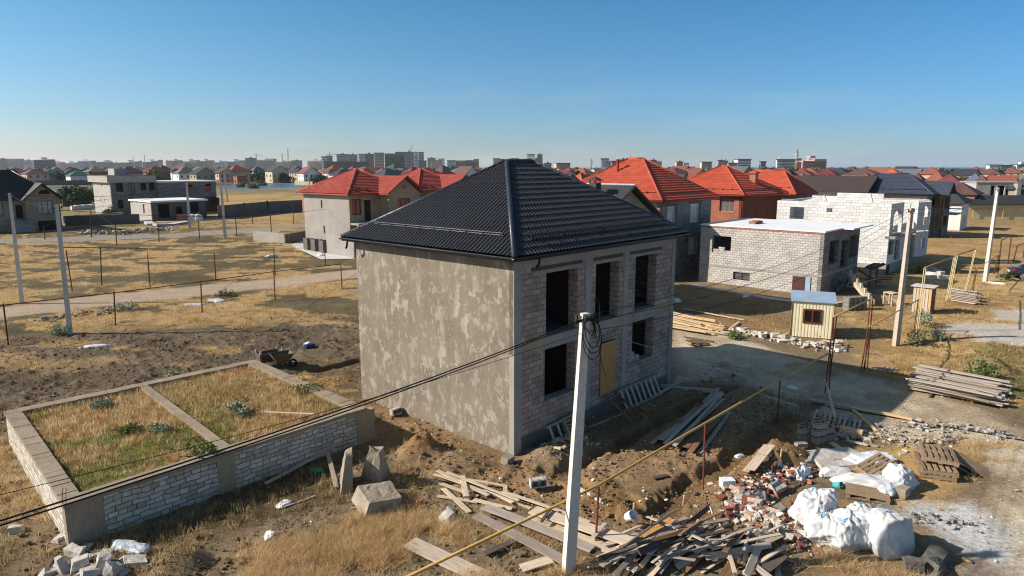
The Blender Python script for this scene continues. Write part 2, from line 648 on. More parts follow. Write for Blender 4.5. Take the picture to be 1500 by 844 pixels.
    plain('frame_brown', (104, 54, 32), 0.5, 0.15, 4)
    plain('frame_dark', (52, 40, 36), 0.5, 0.15, 4)
    plain('frame_white', (220, 220, 218), 0.5, 0.05, 4)
    plain('frame_wood', (170, 112, 62), 0.6, 0.15, 4)
    plain('void_dark', (26, 24, 23), 0.95, 0.3, 1)
    plain('door_brown', (82, 56, 50), 0.6, 0.15, 2)
    plain('rust', (112, 62, 42), 0.85, 0.35, 9, 0.3)
    plain('rust_dark', (70, 46, 38), 0.9, 0.35, 9, 0.3)
    plain('yellow_paint', (188, 150, 78), 0.55, 0.18, 6, 0.1, 0.35)
    plain('yellow_pale', (204, 186, 140), 0.6, 0.2, 6, 0.1, 0.3)
    plain('cable_black', (26, 26, 28), 0.6, 0.1, 4, 0)
    plain('cable_grey', (120, 116, 112), 0.6, 0.1, 4, 0)
    plain('insulator', (70, 66, 64), 0.4, 0.1, 4, 0)
    plain('void_brown', (56, 40, 32), 0.95, 0.3, 1)

    def wood(name, c1, c2, rnd=0.22):
        m = NT(name, 0.85, 0.15)
        v = m.coord('Object', (0.8, 9, 9))
        oi = m.n('ShaderNodeObjectInfo')
        off = m.n('ShaderNodeVectorMath', operation='ADD')
        m.l(v, off.inputs[0])
        sc = m.n('ShaderNodeVectorMath', operation='SCALE')
        sc.inputs[0].default_value = (37, 23, 11)
        m.l(oi.outputs['Random'], sc.inputs['Scale'])
        m.l(sc.outputs[0], off.inputs[1])
        g = m.noise(off.outputs[0], 2.2, 6, 0.65)
        base = m.mix(oi.outputs['Random'], lin(*c1), lin(*c2))
        k = m.ramp(g, [(0.3, (.62,) * 3), (0.5, (.95,) * 3), (0.75, (1.2,) * 3)])
        c = m.mix(1.0, base, k, 'MULTIPLY')
        k2 = m.ramp(oi.outputs['Random'], [(0, (1 - rnd,) * 3), (.5, (1.05,) * 3), (1, (1 - rnd * .5,) * 3)])
        m.color(m.mix(1.0, c, k2, 'MULTIPLY'))
        m.bump(g, 0.4, 0.006)
    wood('wood_grey', (164, 148, 134), (196, 180, 162))
    wood('wood_pale', (212, 190, 162), (196, 178, 156), 0.12)
    wood('wood_new', (222, 190, 140), (206, 170, 122), 0.12)
    wood('wood_brown', (150, 112, 80), (120, 92, 70))
    wood('wood_dark', (104, 92, 84), (86, 76, 70))
    wood('pallet_wood', (172, 146, 116), (140, 118, 96))

    m = NT('osb', 0.8, 0.15)
    v = m.coord('UV', (5, 14, 5))
    c = m.ramp(m.noise(v, 2, 6, 0.8), [(0.34, lin(140, 92, 50)), (0.5, lin(190, 138, 82)), (0.66, lin(220, 176, 120))])
    m.color(c)

    # woven sack cloth
    m = NT('sack_cloth', 0.6, 0.2)
    v = m.coord('Object')
    c = m.ramp(m.noise(v, 1.2, 6, 0.7), [(0.32, lin(168, 162, 154)), (0.46, lin(198, 196, 194)), (0.8, lin(206, 206, 208))])
    m.color(c)
    m.bump(m.noise(v, 14, 5, 0.7), 0.35, 0.02)
    plain('strap_blue', (70, 160, 200), 0.6, 0.1, 5)
    plain('film_clear', (214, 216, 214), 0.35, 0.12, 3, 0.4, 0.4)
    plain('film_dirty', (180, 186, 190), 0.5, 0.2, 3, 0.5, 0.3)
    plain('plastic_green', (60, 150, 110), 0.4, 0.1, 4)
    plain('plastic_teal', (70, 170, 170), 0.4, 0.1, 4)
    plain('plastic_blue', (50, 60, 96), 0.5, 0.1, 4)
    plain('paper_white', (230, 228, 226), 0.8, 0.05, 4)
    plain('barrow_olive', (92, 88, 68), 0.7, 0.25, 4)

    # corrugated cabin cladding, geometry carries the ribs
    plain('cabin_cream', (234, 220, 182), 0.5, 0.06, 1.2, 0.05, 0.3)

    # foliage
    for nm, rgb in dict(leaf_green=(92, 110, 58), leaf_dark=(58, 76, 46), leaf_grey=(148, 154, 124), leaf_olive=(112, 112, 76)).items():
        m = NT(nm, 0.7, 0.15)
        v = m.coord('Object')
        c = lin(*rgb)
        g = m.n('ShaderNodeNewGeometry')
        k = m.ramp(g.outputs['Random Per Island'], [(0, (.6,) * 3), (1, (1.4,) * 3)])
        m.color(m.mix(1.0, c, k, 'MULTIPLY'))
    plain('bark', (92, 78, 64), 0.95, 0.25, 6, 0.4)

    # grass and ground take their albedo from the mesh
    m = NT('blades', 0.8, 0.1)
    at_ = m.n('ShaderNodeVertexColor', layer_name='Col')
    m.color(at_.outputs['Color'])
    tr = m.n('ShaderNodeBsdfTranslucent')
    m.l(at_.outputs['Color'], tr.inputs['Color'])
    mx = m.n('ShaderNodeMixShader')
    mx.inputs['Fac'].default_value = 0.48
    m.l(m.b.outputs[0], mx.inputs[1])
    m.l(tr.outputs[0], mx.inputs[2])
    m.l(mx.outputs[0], m.t.nodes['Material Output'].inputs['Surface'])

    m = NT('earth', 0.97, 0.05)
    at_ = m.n('ShaderNodeVertexColor', layer_name='Col')
    v = m.coord('Object')
    a = m.ramp(m.noise(v, 7, 8, 0.72), [(0.3, (.56,) * 3), (0.5, (.98,) * 3), (0.7, (1.42,) * 3)])
    b = m.ramp(m.noise(v, 0.9, 5, 0.6), [(0.3, (.88,) * 3), (0.7, (1.12,) * 3)])
    c = m.mix(1.0, at_.outputs['Color'], a, 'MULTIPLY')
    c = m.mix(1.0, c, b, 'MULTIPLY')
    m.color(c)
    m.bump(m.noise(v, 8, 9, 0.8), 1.0, 0.09)

    m = NT('stones', 0.95, 0.1)
    at_ = m.n('ShaderNodeVertexColor', layer_name='Col')
    v = m.coord('Object')
    a = m.ramp(m.noise(v, 12, 5, 0.7), [(0.3, (.75,) * 3), (0.7, (1.2,) * 3)])
    m.color(m.mix(1.0, at_.outputs['Color'], a, 'MULTIPLY'))

    m = NT('sea_water', 0.6, 0.06)
    m.color(lin(30, 72, 118))
    v = m.coord('Object')
    m.bump(m.noise(v, 0.05, 4), 0.2, 0.5)
    m = NT('pond_water', 0.3, 0.4)
    m.color(lin(70, 92, 110))
    v = m.coord('Object')
    m.bump(m.noise(v, 0.6, 4), 0.1, 0.05)

    m = NT('car_paint', 0.25, 0.5)
    m.color(lin(62, 66, 72))
    m.b.inputs['Metallic'].default_value = 0.6
    m.b.inputs['Coat Weight'].default_value = 0.6
    plain('tyre', (24, 24, 25), 0.9, 0.1, 4)
    plain('alloy', (176, 178, 180), 0.35, 0.08, 4, 0, 0.5)
    plain('tail_red', (190, 30, 36), 0.25, 0.05, 4, 0, 0.5)
    plain('car_glass', (14, 16, 20), 0.06, 0.1, 2, 0, 0.6)
    plain('chrome', (190, 190, 192), 0.2, 0.05, 4, 0, 0.5, metal=0.8)


make_mats()
# ------------------------------------------------------------------ ground
HF = Frame((0.05, 22.58))                      # the main house
LU, LV = 10.8, 9.0
ENC = [Vector((-11.72, 16.6, 0)), Vector((-5.36, 23.92, 0)), Vector((-11.85, 30.25, 0)), Vector((-18.32, 23.5, 0))]
ENC_H = 1.3


def PX(*pts):
    return [at(*p) for p in pts]


ROAD_L = PX((-330, 500), (-150, 477), (0, 459), (150, 440), (300, 424), (420, 412), (520, 400), (640, 390), (760, 380))
ROAD_F = PX((-260, 356), (-100, 354), (0, 353), (100, 351), (200, 347), (300, 342), (380, 336), (450, 330), (540, 324))
DARK = PX((-260, 512), (60, 497), (170, 487), (330, 484), (440, 468), (560, 462), (560, 560), (470, 520), (380, 540), (250, 580), (120, 600), (0, 645), (-200, 760))
SITE = PX((545, 592), (600, 690), (560, 720), (700, 742), (860, 792), (1000, 780), (1110, 800), (1175, 730), (1215, 650), (1190, 590), (1060, 545), (985, 548), (752, 660))
YARD = PX((980, 560), (985, 470), (1060, 484), (1150, 512), (1240, 542), (1330, 560), (1420, 592), (1520, 640), (1900, 800), (1800, 1000), (1440, 870), (1420, 790), (1460, 700), (1400, 650), (1310, 640), (1200, 625), (1150, 600), (1050, 560))
SAND = PX((1290, 655), (1350, 650), (1400, 690), (1380, 740), (1300, 740), (1240, 720), (1250, 690))
LIME = PX((1290, 765), (1340, 735), (1420, 742), (1480, 790), (1470, 850), (1360, 850))
GRAVEL = PX((1362, 480), (1400, 472), (1530, 478), (1560, 520), (1440, 512))
GRAVEL2 = PX((1440, 452), (1540, 455), (1560, 474), (1460, 470))
STRAW_R = PX((1226, 440), (1300, 420), (1300, 385), (1420, 372), (1600, 372), (1700, 520), (1560, 600), (1400, 590), (1330, 560), (1262, 540), (1226, 510))
GREEN_R = PX((1400, 540), (1440, 512), (1560, 520), (1640, 600), (1500, 590))
BACK_R = PX((985, 425), (1160, 428), (1165, 500), (1100, 495), (1000, 465))
STRAW_B = PX((300, 860), (420, 800), (560, 742), (640, 752), (720, 770), (740, 900), (300, 1000))
GREEN_B = PX((620, 760), (700, 752), (760, 790), (800, 870), (660, 860))
WALLFOOT = PX((98, 812), (330, 720), (535, 645), (560, 660), (480, 740), (300, 800), (150, 850))
LAWN = PX((92, 306), (165, 312), (170, 322), (92, 326))
SPOIL = PX((985, 720), (1060, 690), (1130, 660), (1165, 690), (1110, 750), (1010, 772))


def local(x, y):
    dx, dy = x - HF.A.x, y - HF.A.y
    return dx * HF.u.x + dy * HF.u.y, dx * HF.v.x + dy * HF.v.y


def fields(x, y):
    """Albedo (N,3), height, and cover densities at world points."""
    x = np.asarray(x, float)
    y = np.asarray(y, float)
    s, t = local(x, y)
    far = sst(90, 180, y)
    n1 = fbm(x, y, 3.2, 5, 1)
    n2 = fbm(x, y, 0.9, 4, 2)
    n3 = fbm(x, y, 14, 4, 3)
    jx, jy = (fbm(x, y, 1.6, 4, 8) - .5) * 3.0, (fbm(x, y, 1.6, 4, 9) - .5) * 3.0
    xx, yy = x + jx, y + jy
    col = np.empty((x.size, 3))
    L = lambda *c: np.array(lin(*c)[:3])
    col[:] = L(136, 117, 92)
    col *= (0.82 + 0.36 * n1)[:, None]
    straw = np.zeros(x.size)
    weed = np.zeros(x.size)
    clod = np.zeros(x.size)
    green = np.zeros(x.size)

    def put(m, c, var=None):
        m = np.clip(m, 0, 1)[:, None]
        cc = L(*c)[None, :] * np.ones((x.size, 1))
        if var is not None:
            cc = cc * (1 + var[:, None])
        col[:] = col * (1 - m) + cc * m

    v1 = (n1 - .5) * 0.7 + (n2 - .5) * 0.5
    # the dry field on the left and behind
    left = sst(2, -2, x - (y - 30) * 0.25) * sst(26, 30, y)
    put(left, (104, 92, 68), v1 * 1.2)
    mat_n = fbm(x * 0.75 + y * 0.1, y * 1.25, 2.6, 5, 12, 0.55)
    big = fbm(x, y, 17, 3, 14)
    cov = left * sst(0.50, 0.555, mat_n + (big - 0.5) * 0.45 + 0.05 * sst(45, 60, y))
    dk = sst(-2.2, 2.6, poly_sd(xx, yy, DARK) + (mat_n - .5) * 3 + .8)
    patch = sst(0.56, 0.64, mat_n) * sst(28, 38, y)
    cov = cov * (1 - dk) + patch * dk * 0.8
    put(dk * 0.9, (112, 97, 80), v1 * 1.1)
    tr = np.zeros(x.size)
    for ln in (PX((60, 440), (130, 420), (210, 405), (330, 392)), PX((90, 445), (180, 415), (300, 398), (380, 392)), PX((0, 410), (120, 384), (250, 360), (330, 350)),
               PX((-20, 395), (100, 372), (240, 352))):
        tr = np.maximum(tr, sst(0.9, 0.3, line_d(xx, yy, ln)))
    cov = cov * (1 - 0.85 * tr)
    put(tr * left * 0.7, (106, 94, 74), v1)
    put(cov * 0.85, (184, 152, 106), (n2 - .5) * 0.5)
    straw = np.maximum(straw, cov)
    clod = np.maximum(clod, dk * (1 - cov))
    # roads
    rl = sst(2.8, 2.1, line_d(x + jx * .2, y + jy * .2, ROAD_L))
    put(rl, (178, 156, 132), (n2 - .5) * 0.25)
    put(rl * sst(0.35, 0.1, np.abs(line_d(x + jx * .1, y, ROAD_L) - 0.85)) * 0.5, (186, 164, 142))
    straw *= 1 - rl
    clod *= 1 - rl
    rf = sst(4.2, 2.6, line_d(x + jx * .6, y + jy * .6, ROAD_F))
    put(rf, (150, 142, 132), (n2 - .5) * 0.3)
    straw *= 1 - rf
    put(sst(-1, 1, poly_sd(xx, yy, LAWN)) * left, (112, 116, 60), v1)
    # front, around and right of the house
    front = sst(30, 25, y - np.maximum(0, x) * 0.0) * sst(-22, -20, -np.abs(x + 8))
    b = sst(0, 1, poly_sd(xx, yy, WALLFOOT))
    put(b * .8, (96, 82, 62), v1)
    weed = np.maximum(weed, b * 0.7)
    ol = sst(0, 1.2, poly_sd(xx, yy, PX((-120, 640), (0, 640), (95, 800), (90, 900), (-200, 900))))
    put(ol * .7, (112, 98, 66), v1)
    weed = np.maximum(weed, ol * .6)
    st = sst(-.4, .8, poly_sd(xx, yy, STRAW_B)) * sst(0.42, 0.56, mat_n + .05)
    put(st * .8, (194, 158, 104), v1)
    straw = np.maximum(straw, st)
    gb = sst(-.5, .8, poly_sd(xx, yy, GREEN_B)) * sst(.4, .6, n1)
    put(gb * .6, (98, 98, 58), v1)
    green = np.maximum(green, gb)
    base_front = sst(29, 25, y) * sst(4, 0, x) * (1 - b)
    weed = np.maximum(weed, base_front * sst(.5, .62, n1) * .55)
    straw = np.maximum(straw, base_front * sst(.58, .66, mat_n) * .4)
    clod = np.maximum(clod, base_front * sst(.42, .6, n2) * .7)
    site = sst(-.3, 1.0, poly_sd(x + jx * .5, y + jy * .5, SITE))
    put(site, (144, 116, 84), v1 * 1.2)
    straw *= 1 - site
    weed *= 1 - site
    green *= 1 - site * .9
    clod = np.maximum(clod, site * sst(.4, .6, n1))
    br = sst(-.5, 1.0, poly_sd(xx, yy, BACK_R))
    put(br * .9, (140, 116, 84), v1)
    rs = sst(-.5, 1.0, poly_sd(xx, yy, BACK_R)) * sst(.5, .58, mat_n + (x - 13) * 0.02)
    straw = np.maximum(straw, rs * .7)
    sr = sst(-.6, 1.4, poly_sd(xx, yy, STRAW_R))
    c2 = sr * sst(.34, .5, mat_n)
    put(sr * .9, (160, 130, 88), v1)
    put(c2 * .7, (194, 164, 114), v1)
    straw = np.maximum(straw, c2)
    behind_r = sst(62, 70, y) * sst(20, 26, x) * (1 - far)
    put(behind_r * (1 - sr) * .8, (176, 142, 96), v1)
    straw = np.maximum(straw, behind_r * sst(.42, .55, mat_n) * .8)
    yd = sst(-.3, .9, poly_sd(x + jx * .5, y + jy * .5, YARD))
    put(yd, (200, 183, 156), (n1 - .5) * .5 + (n2 - .5) * .4)
    put(yd * sst(.5, .62, fbm(x, y, 2.2, 5, 61)) * .55, (156, 130, 98), v1)
    for k in (0.0, 1.7):
        trk = sst(.38, .12, line_d(x + k * .6 + jx * .12, y - k * .8, PX((1010, 490), (1120, 530), (1250, 580), (1400, 640), (1500, 700), (1560, 800))))
        put(trk * yd * .25, (198, 182, 162))
    for mm in (straw, weed):
        mm *= 1 - yd * .95
    clod = clod * (1 - yd * .8)
    lowr = sst(20.5, 18.5, y) * sst(5, 7, x) * (1 - yd)
    put(lowr * .75, (160, 132, 96), v1)
    straw = np.maximum(straw, lowr * sst(.58, .66, mat_n) * .35)
    put(sst(-.4, .6, poly_sd(xx, yy, SAND)), (186, 152, 100), v1 * .6)
    put(sst(-.6, .5, poly_sd(x + jx * .6, y + jy * .6, LIME)) * sst(.3, .5, n1), (206, 202, 196), v1 * .4)
    gv = sst(-.2, .7, poly_sd(x + jx * .5, y + jy * .5, GRAVEL))
    gv2 = sst(-.2, .7, poly_sd(x + jx * .5, y + jy * .5, GRAVEL2))
    put(np.maximum(gv, gv2), (196, 184, 168), v1 * .4)
    straw *= 1 - np.maximum(gv, gv2)
    ys = sst(-.3, .6, poly_sd(xx, yy, PX((1385, 640), (1480, 648), (1470, 690), (1425, 715), (1390, 695)))) * sst(.4, .52, mat_n)
    put(ys * .8, (192, 158, 106), v1)
    straw = np.maximum(straw, ys)
    gr = sst(-.6, .8, poly_sd(xx, yy, GREEN_R)) * sst(.36, .54, n1)
    put(gr * .7, (104, 104, 62), v1)
    green = np.maximum(green, gr)
    # inside the low walled plot
    e = poly_sd(x, y, ENC)
    enc = sst(.05, .2, e)
    ng = fbm(x, y, 2.4, 4, 21)
    gd = sst(0.45, .57, ng + .16 * sst(24, 18, y) - .05)
    gd *= .3 + .7 * sst(26.5, 21, y)
    put(enc, (176, 142, 100), v1)
    put(enc * gd * .8, (146, 140, 80), v1)
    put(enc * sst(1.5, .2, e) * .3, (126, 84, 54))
    for mm in (straw, clod):
        mm *= 1 - enc
    weed = np.where(enc > .5, 1.0, weed)
    green = np.where(enc > .5, gd, green)
    # far ground: plots between the houses
    town = sst(240, 330, y)
    put(far * .9, (158, 134, 94), (n3 - .5) * .8)
    put(far * sst(.5, .6, n3) * .7, (122, 112, 78))
    put(far * (1 - town) * sst(.52, .6, fbm(x, y, 22, 3, 33)) * .8, (184, 150, 98))
    put(town * .9, (132, 120, 104), (n3 - .5) * .6)
    put(town * sst(.5, .58, fbm(x, y, 30, 4, 35)) * .7, (92, 98, 70))
    straw *= 1 - far

    # ---------------- height
    near = 1 - sst(60, 120, y)
    h = (n1 - .5) * .16 * near + (fbm(x, y, 9, 3, 40) - .5) * .25 * sst(30, 45, y) * (1 - far)
    lump = np.maximum(0, fbm(x, y, .42, 3, 44) - .45)
    h += clod * lump * .38 * near
    h *= 1 - rl * .8
    h *= 1 - yd * .75
    h += yd * (n2 - .5) * .05
    # foundation trenches round the coming terrace
    tj = (fbm(x, y, .9, 4, 50) - .5) * .8

    def trench(sd, w):
        return sst(w * 1.15, w * .45, sd)
    t1 = trench(np.abs(t + 2.15 + tj), .42) * sst(-.6, -.3, s) * sst(12.6, 12.2, s)
    t2 = trench(np.abs(t + 5.75 + tj), .48) * sst(-.8, -.4, s) * sst(13.4, 13, s)
    t3 = trench(np.abs(s + .25 + tj), .36) * sst(-6.1, -5.8, t) * sst(-1.2, -1.6, t) * .7
    t4 = trench(np.abs(s - 12.8 + tj), .42) * sst(-6.1, -5.8, t) * sst(-1.9, -2.2, t)
    tt = np.maximum.reduce([t1 * 1.0, t2 * 1.0, t3, t4])
    plat = site * sst(-5.6, -5.0, t + tj) * sst(-2.2, -2.7, t + tj) * sst(-.2, .3, s) * sst(13, 12, s)
    h += plat * .04
    put(plat * .5, (158, 132, 102), v1)
    h -= tt * .27
    put(tt * .7, (118, 92, 64), v1)
    clod *= 1 - tt
    sp = sst(-.2, 1.2, poly_sd(x + jx * .4, y + jy * .4, SPOIL))
    h += sp * (.22 + .35 * (n1 - .3)) * (1 - tt)
    put(sp * .7, (150, 122, 88), v1)
    clod = np.maximum(clod, sp)

    def mound(px, py, r, hh, c=None, sq=1.0):
        p = at(px, py)
        d = np.hypot((x - p.x) * sq, y - p.y) / r + (n2 - .5) * .35
        k = sst(1, 0.1, d)
        h[:] = h + k * hh
        if c:
            put(k * .9, c, v1 * .6)
    mound(614, 664, 1.0, .62, (150, 112, 70))
    mound(668, 682, 1.7, .28, (140, 116, 90))
    mound(800, 668, 1.3, .34, (152, 134, 110))
    mound(838, 650, 1.1, .30, (150, 132, 110))
    mound(560, 700, 1.6, .18)
    mound(860, 716, 1.2, .18, (146, 114, 80))
    mound(905, 742, 1.5, .24, (140, 108, 72))
    mound(1050, 552, 1.6, .35)
    mound(1150, 668, 1.1, .45, (146, 112, 74))
    mound(450, 560, 1.5, .35)
    mound(505, 556, 1.4, .35, (110, 88, 64))
    mound(1440, 505, 3.0, .45, None, .5)
    mound(1445, 540, 1.4, .6, (150, 128, 96))
    mound(1120, 765, 1.3, .18)
    mound(260, 830, 1.2, .3)
    mound(150, 836, 1.2, .25)
    # narrow dark ditch beside the house, left of it
    dt = sst(.42, .2, line_d(x + jx * .15, y + jy * .15, PX((420, 552), (470, 542), (530, 527))))
    h -= dt * .45
    put(dt * .8, (104, 72, 46))
    # the house stands level
    inh = sst(-.9, -.1, -np.maximum(np.abs(s - LU / 2) - LU / 2, np.abs(t - LV / 2) - LV / 2))
    h = h * (1 - inh)
    h = h * (1 - enc) + enc * (1.12 + (n1 - .5) * .12)
    # the roadside beyond the houses is level
    h = h * (1 - sst(100, 150, y))
    return col, h, dict(straw=straw, weed=weed, clod=clod, green=green, enc=enc, site=site, yard=yd, trench=tt)


def height(x, y):
    return float(fields(np.array([x]), np.array([y]))[1][0])


def gnd(px, py, dz=0.0):
    p = at(px, py)
    for _ in range(3):
        p = at(px, py, height(p.x, p.y))
    return p + Vector((0, 0, dz))


def build_ground():
    na, nt = 1150, 800
    a = np.linspace(-1.25, 1.25, na)
    tt = np.concatenate([np.linspace(1.02, 0.004, nt), [.003, .002, .0014, .001]])
    Y = 10.0 / tt
    X = a[None, :] * Y[:, None]
    YY = np.repeat(Y[:, None], na, 1)
    x, y = X.ravel(), YY.ravel()
    col, h, _ = fields(x, y)
    v = np.stack([x, y, h], 1)
    # sheet carried back under and behind the camera
    n = len(Y)
    back = np.stack([np.linspace(-400, 400, na), np.full(na, -60.0), np.zeros(na)], 1)
    v = np.concatenate([v, back])
    col = np.concatenate([col, np.repeat(np.array([lin(142, 122, 98)[:3]]), na, 0)])
    i = np.arange(n - 1)[:, None] * na + np.arange(na - 1)[None, :]
    f = np.stack([i, i + 1, i + na + 1, i + na], -1).reshape(-1, 4)
    b0 = n * na + np.arange(na - 1)
    fb = np.stack([b0, b0 + 1, np.arange(1, na), np.arange(na - 1)], -1)
    o = big_mesh('ground', v, np.concatenate([f, fb]), 'earth', None, col, True, 4)
    tag(o, kind='structure')
    return o


build_ground()


# ------------------------------------------------------------------ grass, weeds, clods, stones
def sample(n, a0, a1, t0, t1):
    a = NPR.uniform(a0, a1, n)
    t = NPR.uniform(t0, t1, n)
    Y = 10.0 / t
    return a * Y, Y


def blades(name, x, y, z, nb, rad, hgt, wid, cols, lean=0.5, kind='stuff', sub=None):
    """nb blades per tuft; hgt, wid arrays per tuft; cols (k,3) palette."""
    n = len(x)
    N = n * nb
    rep = lambda q: np.repeat(q, nb)
    ang = NPR.uniform(0, 2 * np.pi, N)
    rr = rep(rad) * np.sqrt(NPR.uniform(0, 1, N))
    bx, by = rep(x) + rr * np.cos(ang), rep(y) + rr * np.sin(ang)
    hh = rep(hgt) * NPR.uniform(.5, 1.15, N)
    la = NPR.uniform(0, 2 * np.pi, N)
    ll = hh * NPR.uniform(.1, lean, N)
    wa = NPR.uniform(0, np.pi, N)
    w = rep(wid) * NPR.uniform(.7, 1.3, N)
    bz = rep(z) - .02
    v = np.empty((N, 3, 3))
    v[:, 0] = np.stack([bx - w * np.cos(wa), by - w * np.sin(wa), bz], 1)
    v[:, 1] = np.stack([bx + w * np.cos(wa), by + w * np.sin(wa), bz], 1)
    v[:, 2] = np.stack([bx + ll * np.cos(la), by + ll * np.sin(la), bz + hh], 1)
    ci = NPR.integers(0, len(cols), n)
    c = np.repeat(np.array(cols)[ci], nb, 0) * NPR.uniform(.75, 1.25, (N, 1))
    c3 = np.repeat(c, 3, 0)
    f = np.arange(N * 3).reshape(-1, 3)
    o = big_mesh(name, v.reshape(-1, 3), f, 'blades', None, c3)
    tag(o, kind=kind)
    return o


LC = lambda *c: lin(*c)[:3]
STRAW_C = [LC(196, 164, 114), LC(186, 152, 102), LC(210, 180, 132), LC(170, 138, 94), LC(194, 156, 102)]
WEED_C = [LC(200, 172, 122), LC(184, 154, 104), LC(214, 190, 142), LC(160, 136, 92), LC(176, 160, 106)]
GREEN_C = [LC(122, 126, 68), LC(104, 114, 60), LC(140, 142, 80), LC(106, 116, 82)]
STEM_C = [LC(108, 90, 66), LC(92, 78, 60), LC(124, 100, 70)]


def scatter():
    x, y = sample(150000, -.95, .95, .07, .9)
    col, h, F = fields(x, y)
    k = NPR.uniform(0, 1, len(x)) < F['straw'] * .55
    xs, ys, hs = x[k], y[k], h[k]
    d = ys
    q = d > 26
    blades('dry_grass', xs[q], ys[q], hs[q], 9, .06 + .004 * d[q], np.clip(.16 + NPR.normal(0, .05, q.sum()), .08, .4), .004 + .00042 * d[q], STRAW_C, .9)
    q = ~q
    blades('long_dry_grass', xs[q], ys[q], hs[q], 26, np.full(q.sum(), .17), .17 + NPR.uniform(0, .16, q.sum()), np.full(q.sum(), .006), [LC(222, 194, 148), LC(206, 174, 124), LC(230, 206, 162), LC(190, 156, 108)], 1.9)
    k = (NPR.uniform(0, 1, len(x)) < F['weed'] * .42) & (F['enc'] < .5)
    xs, ys, hs = x[k], y[k], h[k]
    blades('dry_weeds', xs, ys, hs, 7, np.full(len(xs), .12), .12 + NPR.uniform(0, .2, len(xs)), .003 + .0003 * ys, WEED_C + STEM_C, .7)
    k = NPR.uniform(0, 1, len(x)) < F['clod'] * (1 - F['site']) * .16 * (y > 26)
    xs, ys, hs = x[k], y[k], h[k]
    blades('dead_stubble', xs, ys, hs, 6, np.full(len(xs), .2), .06 + NPR.uniform(0, .12, len(xs)), .004 + .0003 * ys, STEM_C, 1.2)
    k = (NPR.uniform(0, 1, len(x)) < F['green'] * .4) & (F['enc'] < .5)
    xs, ys, hs = x[k], y[k], h[k]
    blades('green_weeds', xs, ys, hs, 9, np.full(len(xs), .14), .08 + NPR.uniform(0, .16, len(xs)), .004 + .0003 * ys, GREEN_C, .9)
    # plants filling the walled plot
    n = 30000
    x, y = NPR.uniform(-18.4, -5.2, n), NPR.uniform(16.4, 30.4, n)
    col, h, F = fields(x, y)
    k = F['enc'] > .9
    x, y, h, g = x[k], y[k], h[k], F['green'][k]
    r = NPR.uniform(0, 1, len(x))
    q = r < g * .75
    blades('green_grass', x[q], y[q], h[q], 9, np.full(q.sum(), .12), .08 + NPR.uniform(0, .14, q.sum()), np.full(q.sum(), .009), GREEN_C + [LC(166, 156, 84), LC(150, 148, 78)], .7)
    q = ~q
    blades('tall_dry_grass', x[q], y[q], h[q], 8, np.full(q.sum(), .12), .08 + NPR.uniform(0, .2, q.sum()), np.full(q.sum(), .0085), WEED_C + [LC(236, 216, 178), LC(224, 202, 160), LC(184, 132, 86), LC(170, 118, 76)], .6)


scatter()


def rock_base():
    import itertools
    v = np.array(list(itertools.product((-1, 1), repeat=3)), float) * np.array([1, .8, .7])
    f = np.array([(0, 1, 3), (0, 3, 2), (4, 6, 7), (4, 7, 5), (0, 4, 5), (0, 5, 1), (2, 3, 7), (2, 7, 6), (0, 2, 6), (0, 6, 4), (1, 5, 7), (1, 7, 3)])
    return v, f


BV, BF = rock_base()


def ico():
    import bmesh
    bm = bmesh.new()
    bmesh.ops.create_icosphere(bm, subdivisions=1, radius=1)
    v = np.array([p.co[:] for p in bm.verts])
    f = np.array([[q.index for q in p.verts] for p in bm.faces])
    bm.free()
    return v, f


IV, IF = ico()


def stones(name, x, y, z, size, cols, flat=.6, boxy=0.0, kind='stuff', sink=.3):
    n = len(x)
    base, fc = (BV, BF) if boxy else (IV, IF)
    m = len(base)
    v = np.repeat(base[None], n, 0) * NPR.uniform(.65, 1.2, (n, m, 1))
    sc = np.stack([NPR.uniform(.7, 1.3, n), NPR.uniform(.6, 1.1, n), NPR.uniform(flat * .7, flat * 1.2, n)], 1) * size[:, None]
    v = v * sc[:, None, :]
    a = NPR.uniform(0, 2 * np.pi, n)
    ca, sa = np.cos(a)[:, None], np.sin(a)[:, None]
    tl = NPR.normal(0, .35, n)[:, None]
    X, Y, Z = v[..., 0], v[..., 1], v[..., 2]
    Y, Z = Y * np.cos(tl) - Z * np.sin(tl), Y * np.sin(tl) + Z * np.cos(tl)
    v = np.stack([X * ca - Y * sa, X * sa + Y * ca, Z], -1)
    v += np.stack([x, y, z + size * flat * (1 - sink)], 1)[:, None, :]
    f = (fc[None] + (np.arange(n) * m)[:, None, None]).reshape(-1, 3)
    c = np.array(cols)[NPR.integers(0, len(cols), n)] * NPR.uniform(.8, 1.2, (n, 1))
    o = big_mesh(name, v.reshape(-1, 3), f, 'stones', None, np.repeat(c, m, 0))
    tag(o, kind=kind)
    return o


def heap(n, pts, spread, size, seedc, name, hgt=.3, flat=.6, boxy=0):
    """Stones scattered along a line of photo points, heaped towards its middle."""
    P = [gnd(*p) for p in pts]
    seg = NPR.integers(0, len(P) - 1, n)
    u = NPR.uniform(0, 1, n)
    A = np.array([p[:] for p in P])
    c = A[seg] * (1 - u[:, None]) + A[seg + 1] * u[:, None]
    r = np.abs(NPR.normal(0, 1, n))
    a = NPR.uniform(0, 2 * np.pi, n)
    x, y = c[:, 0] + np.cos(a) * r * spread, c[:, 1] + np.sin(a) * r * spread
    h = fields(x, y)[1]
    z = h + np.maximum(0, hgt * (1 - r * .8)) * NPR.uniform(.2, 1, n)
    s = size * np.minimum(NPR.lognormal(-.35, .55, n), 1.7)
    return stones(name, x, y, z, s, seedc, flat, boxy)


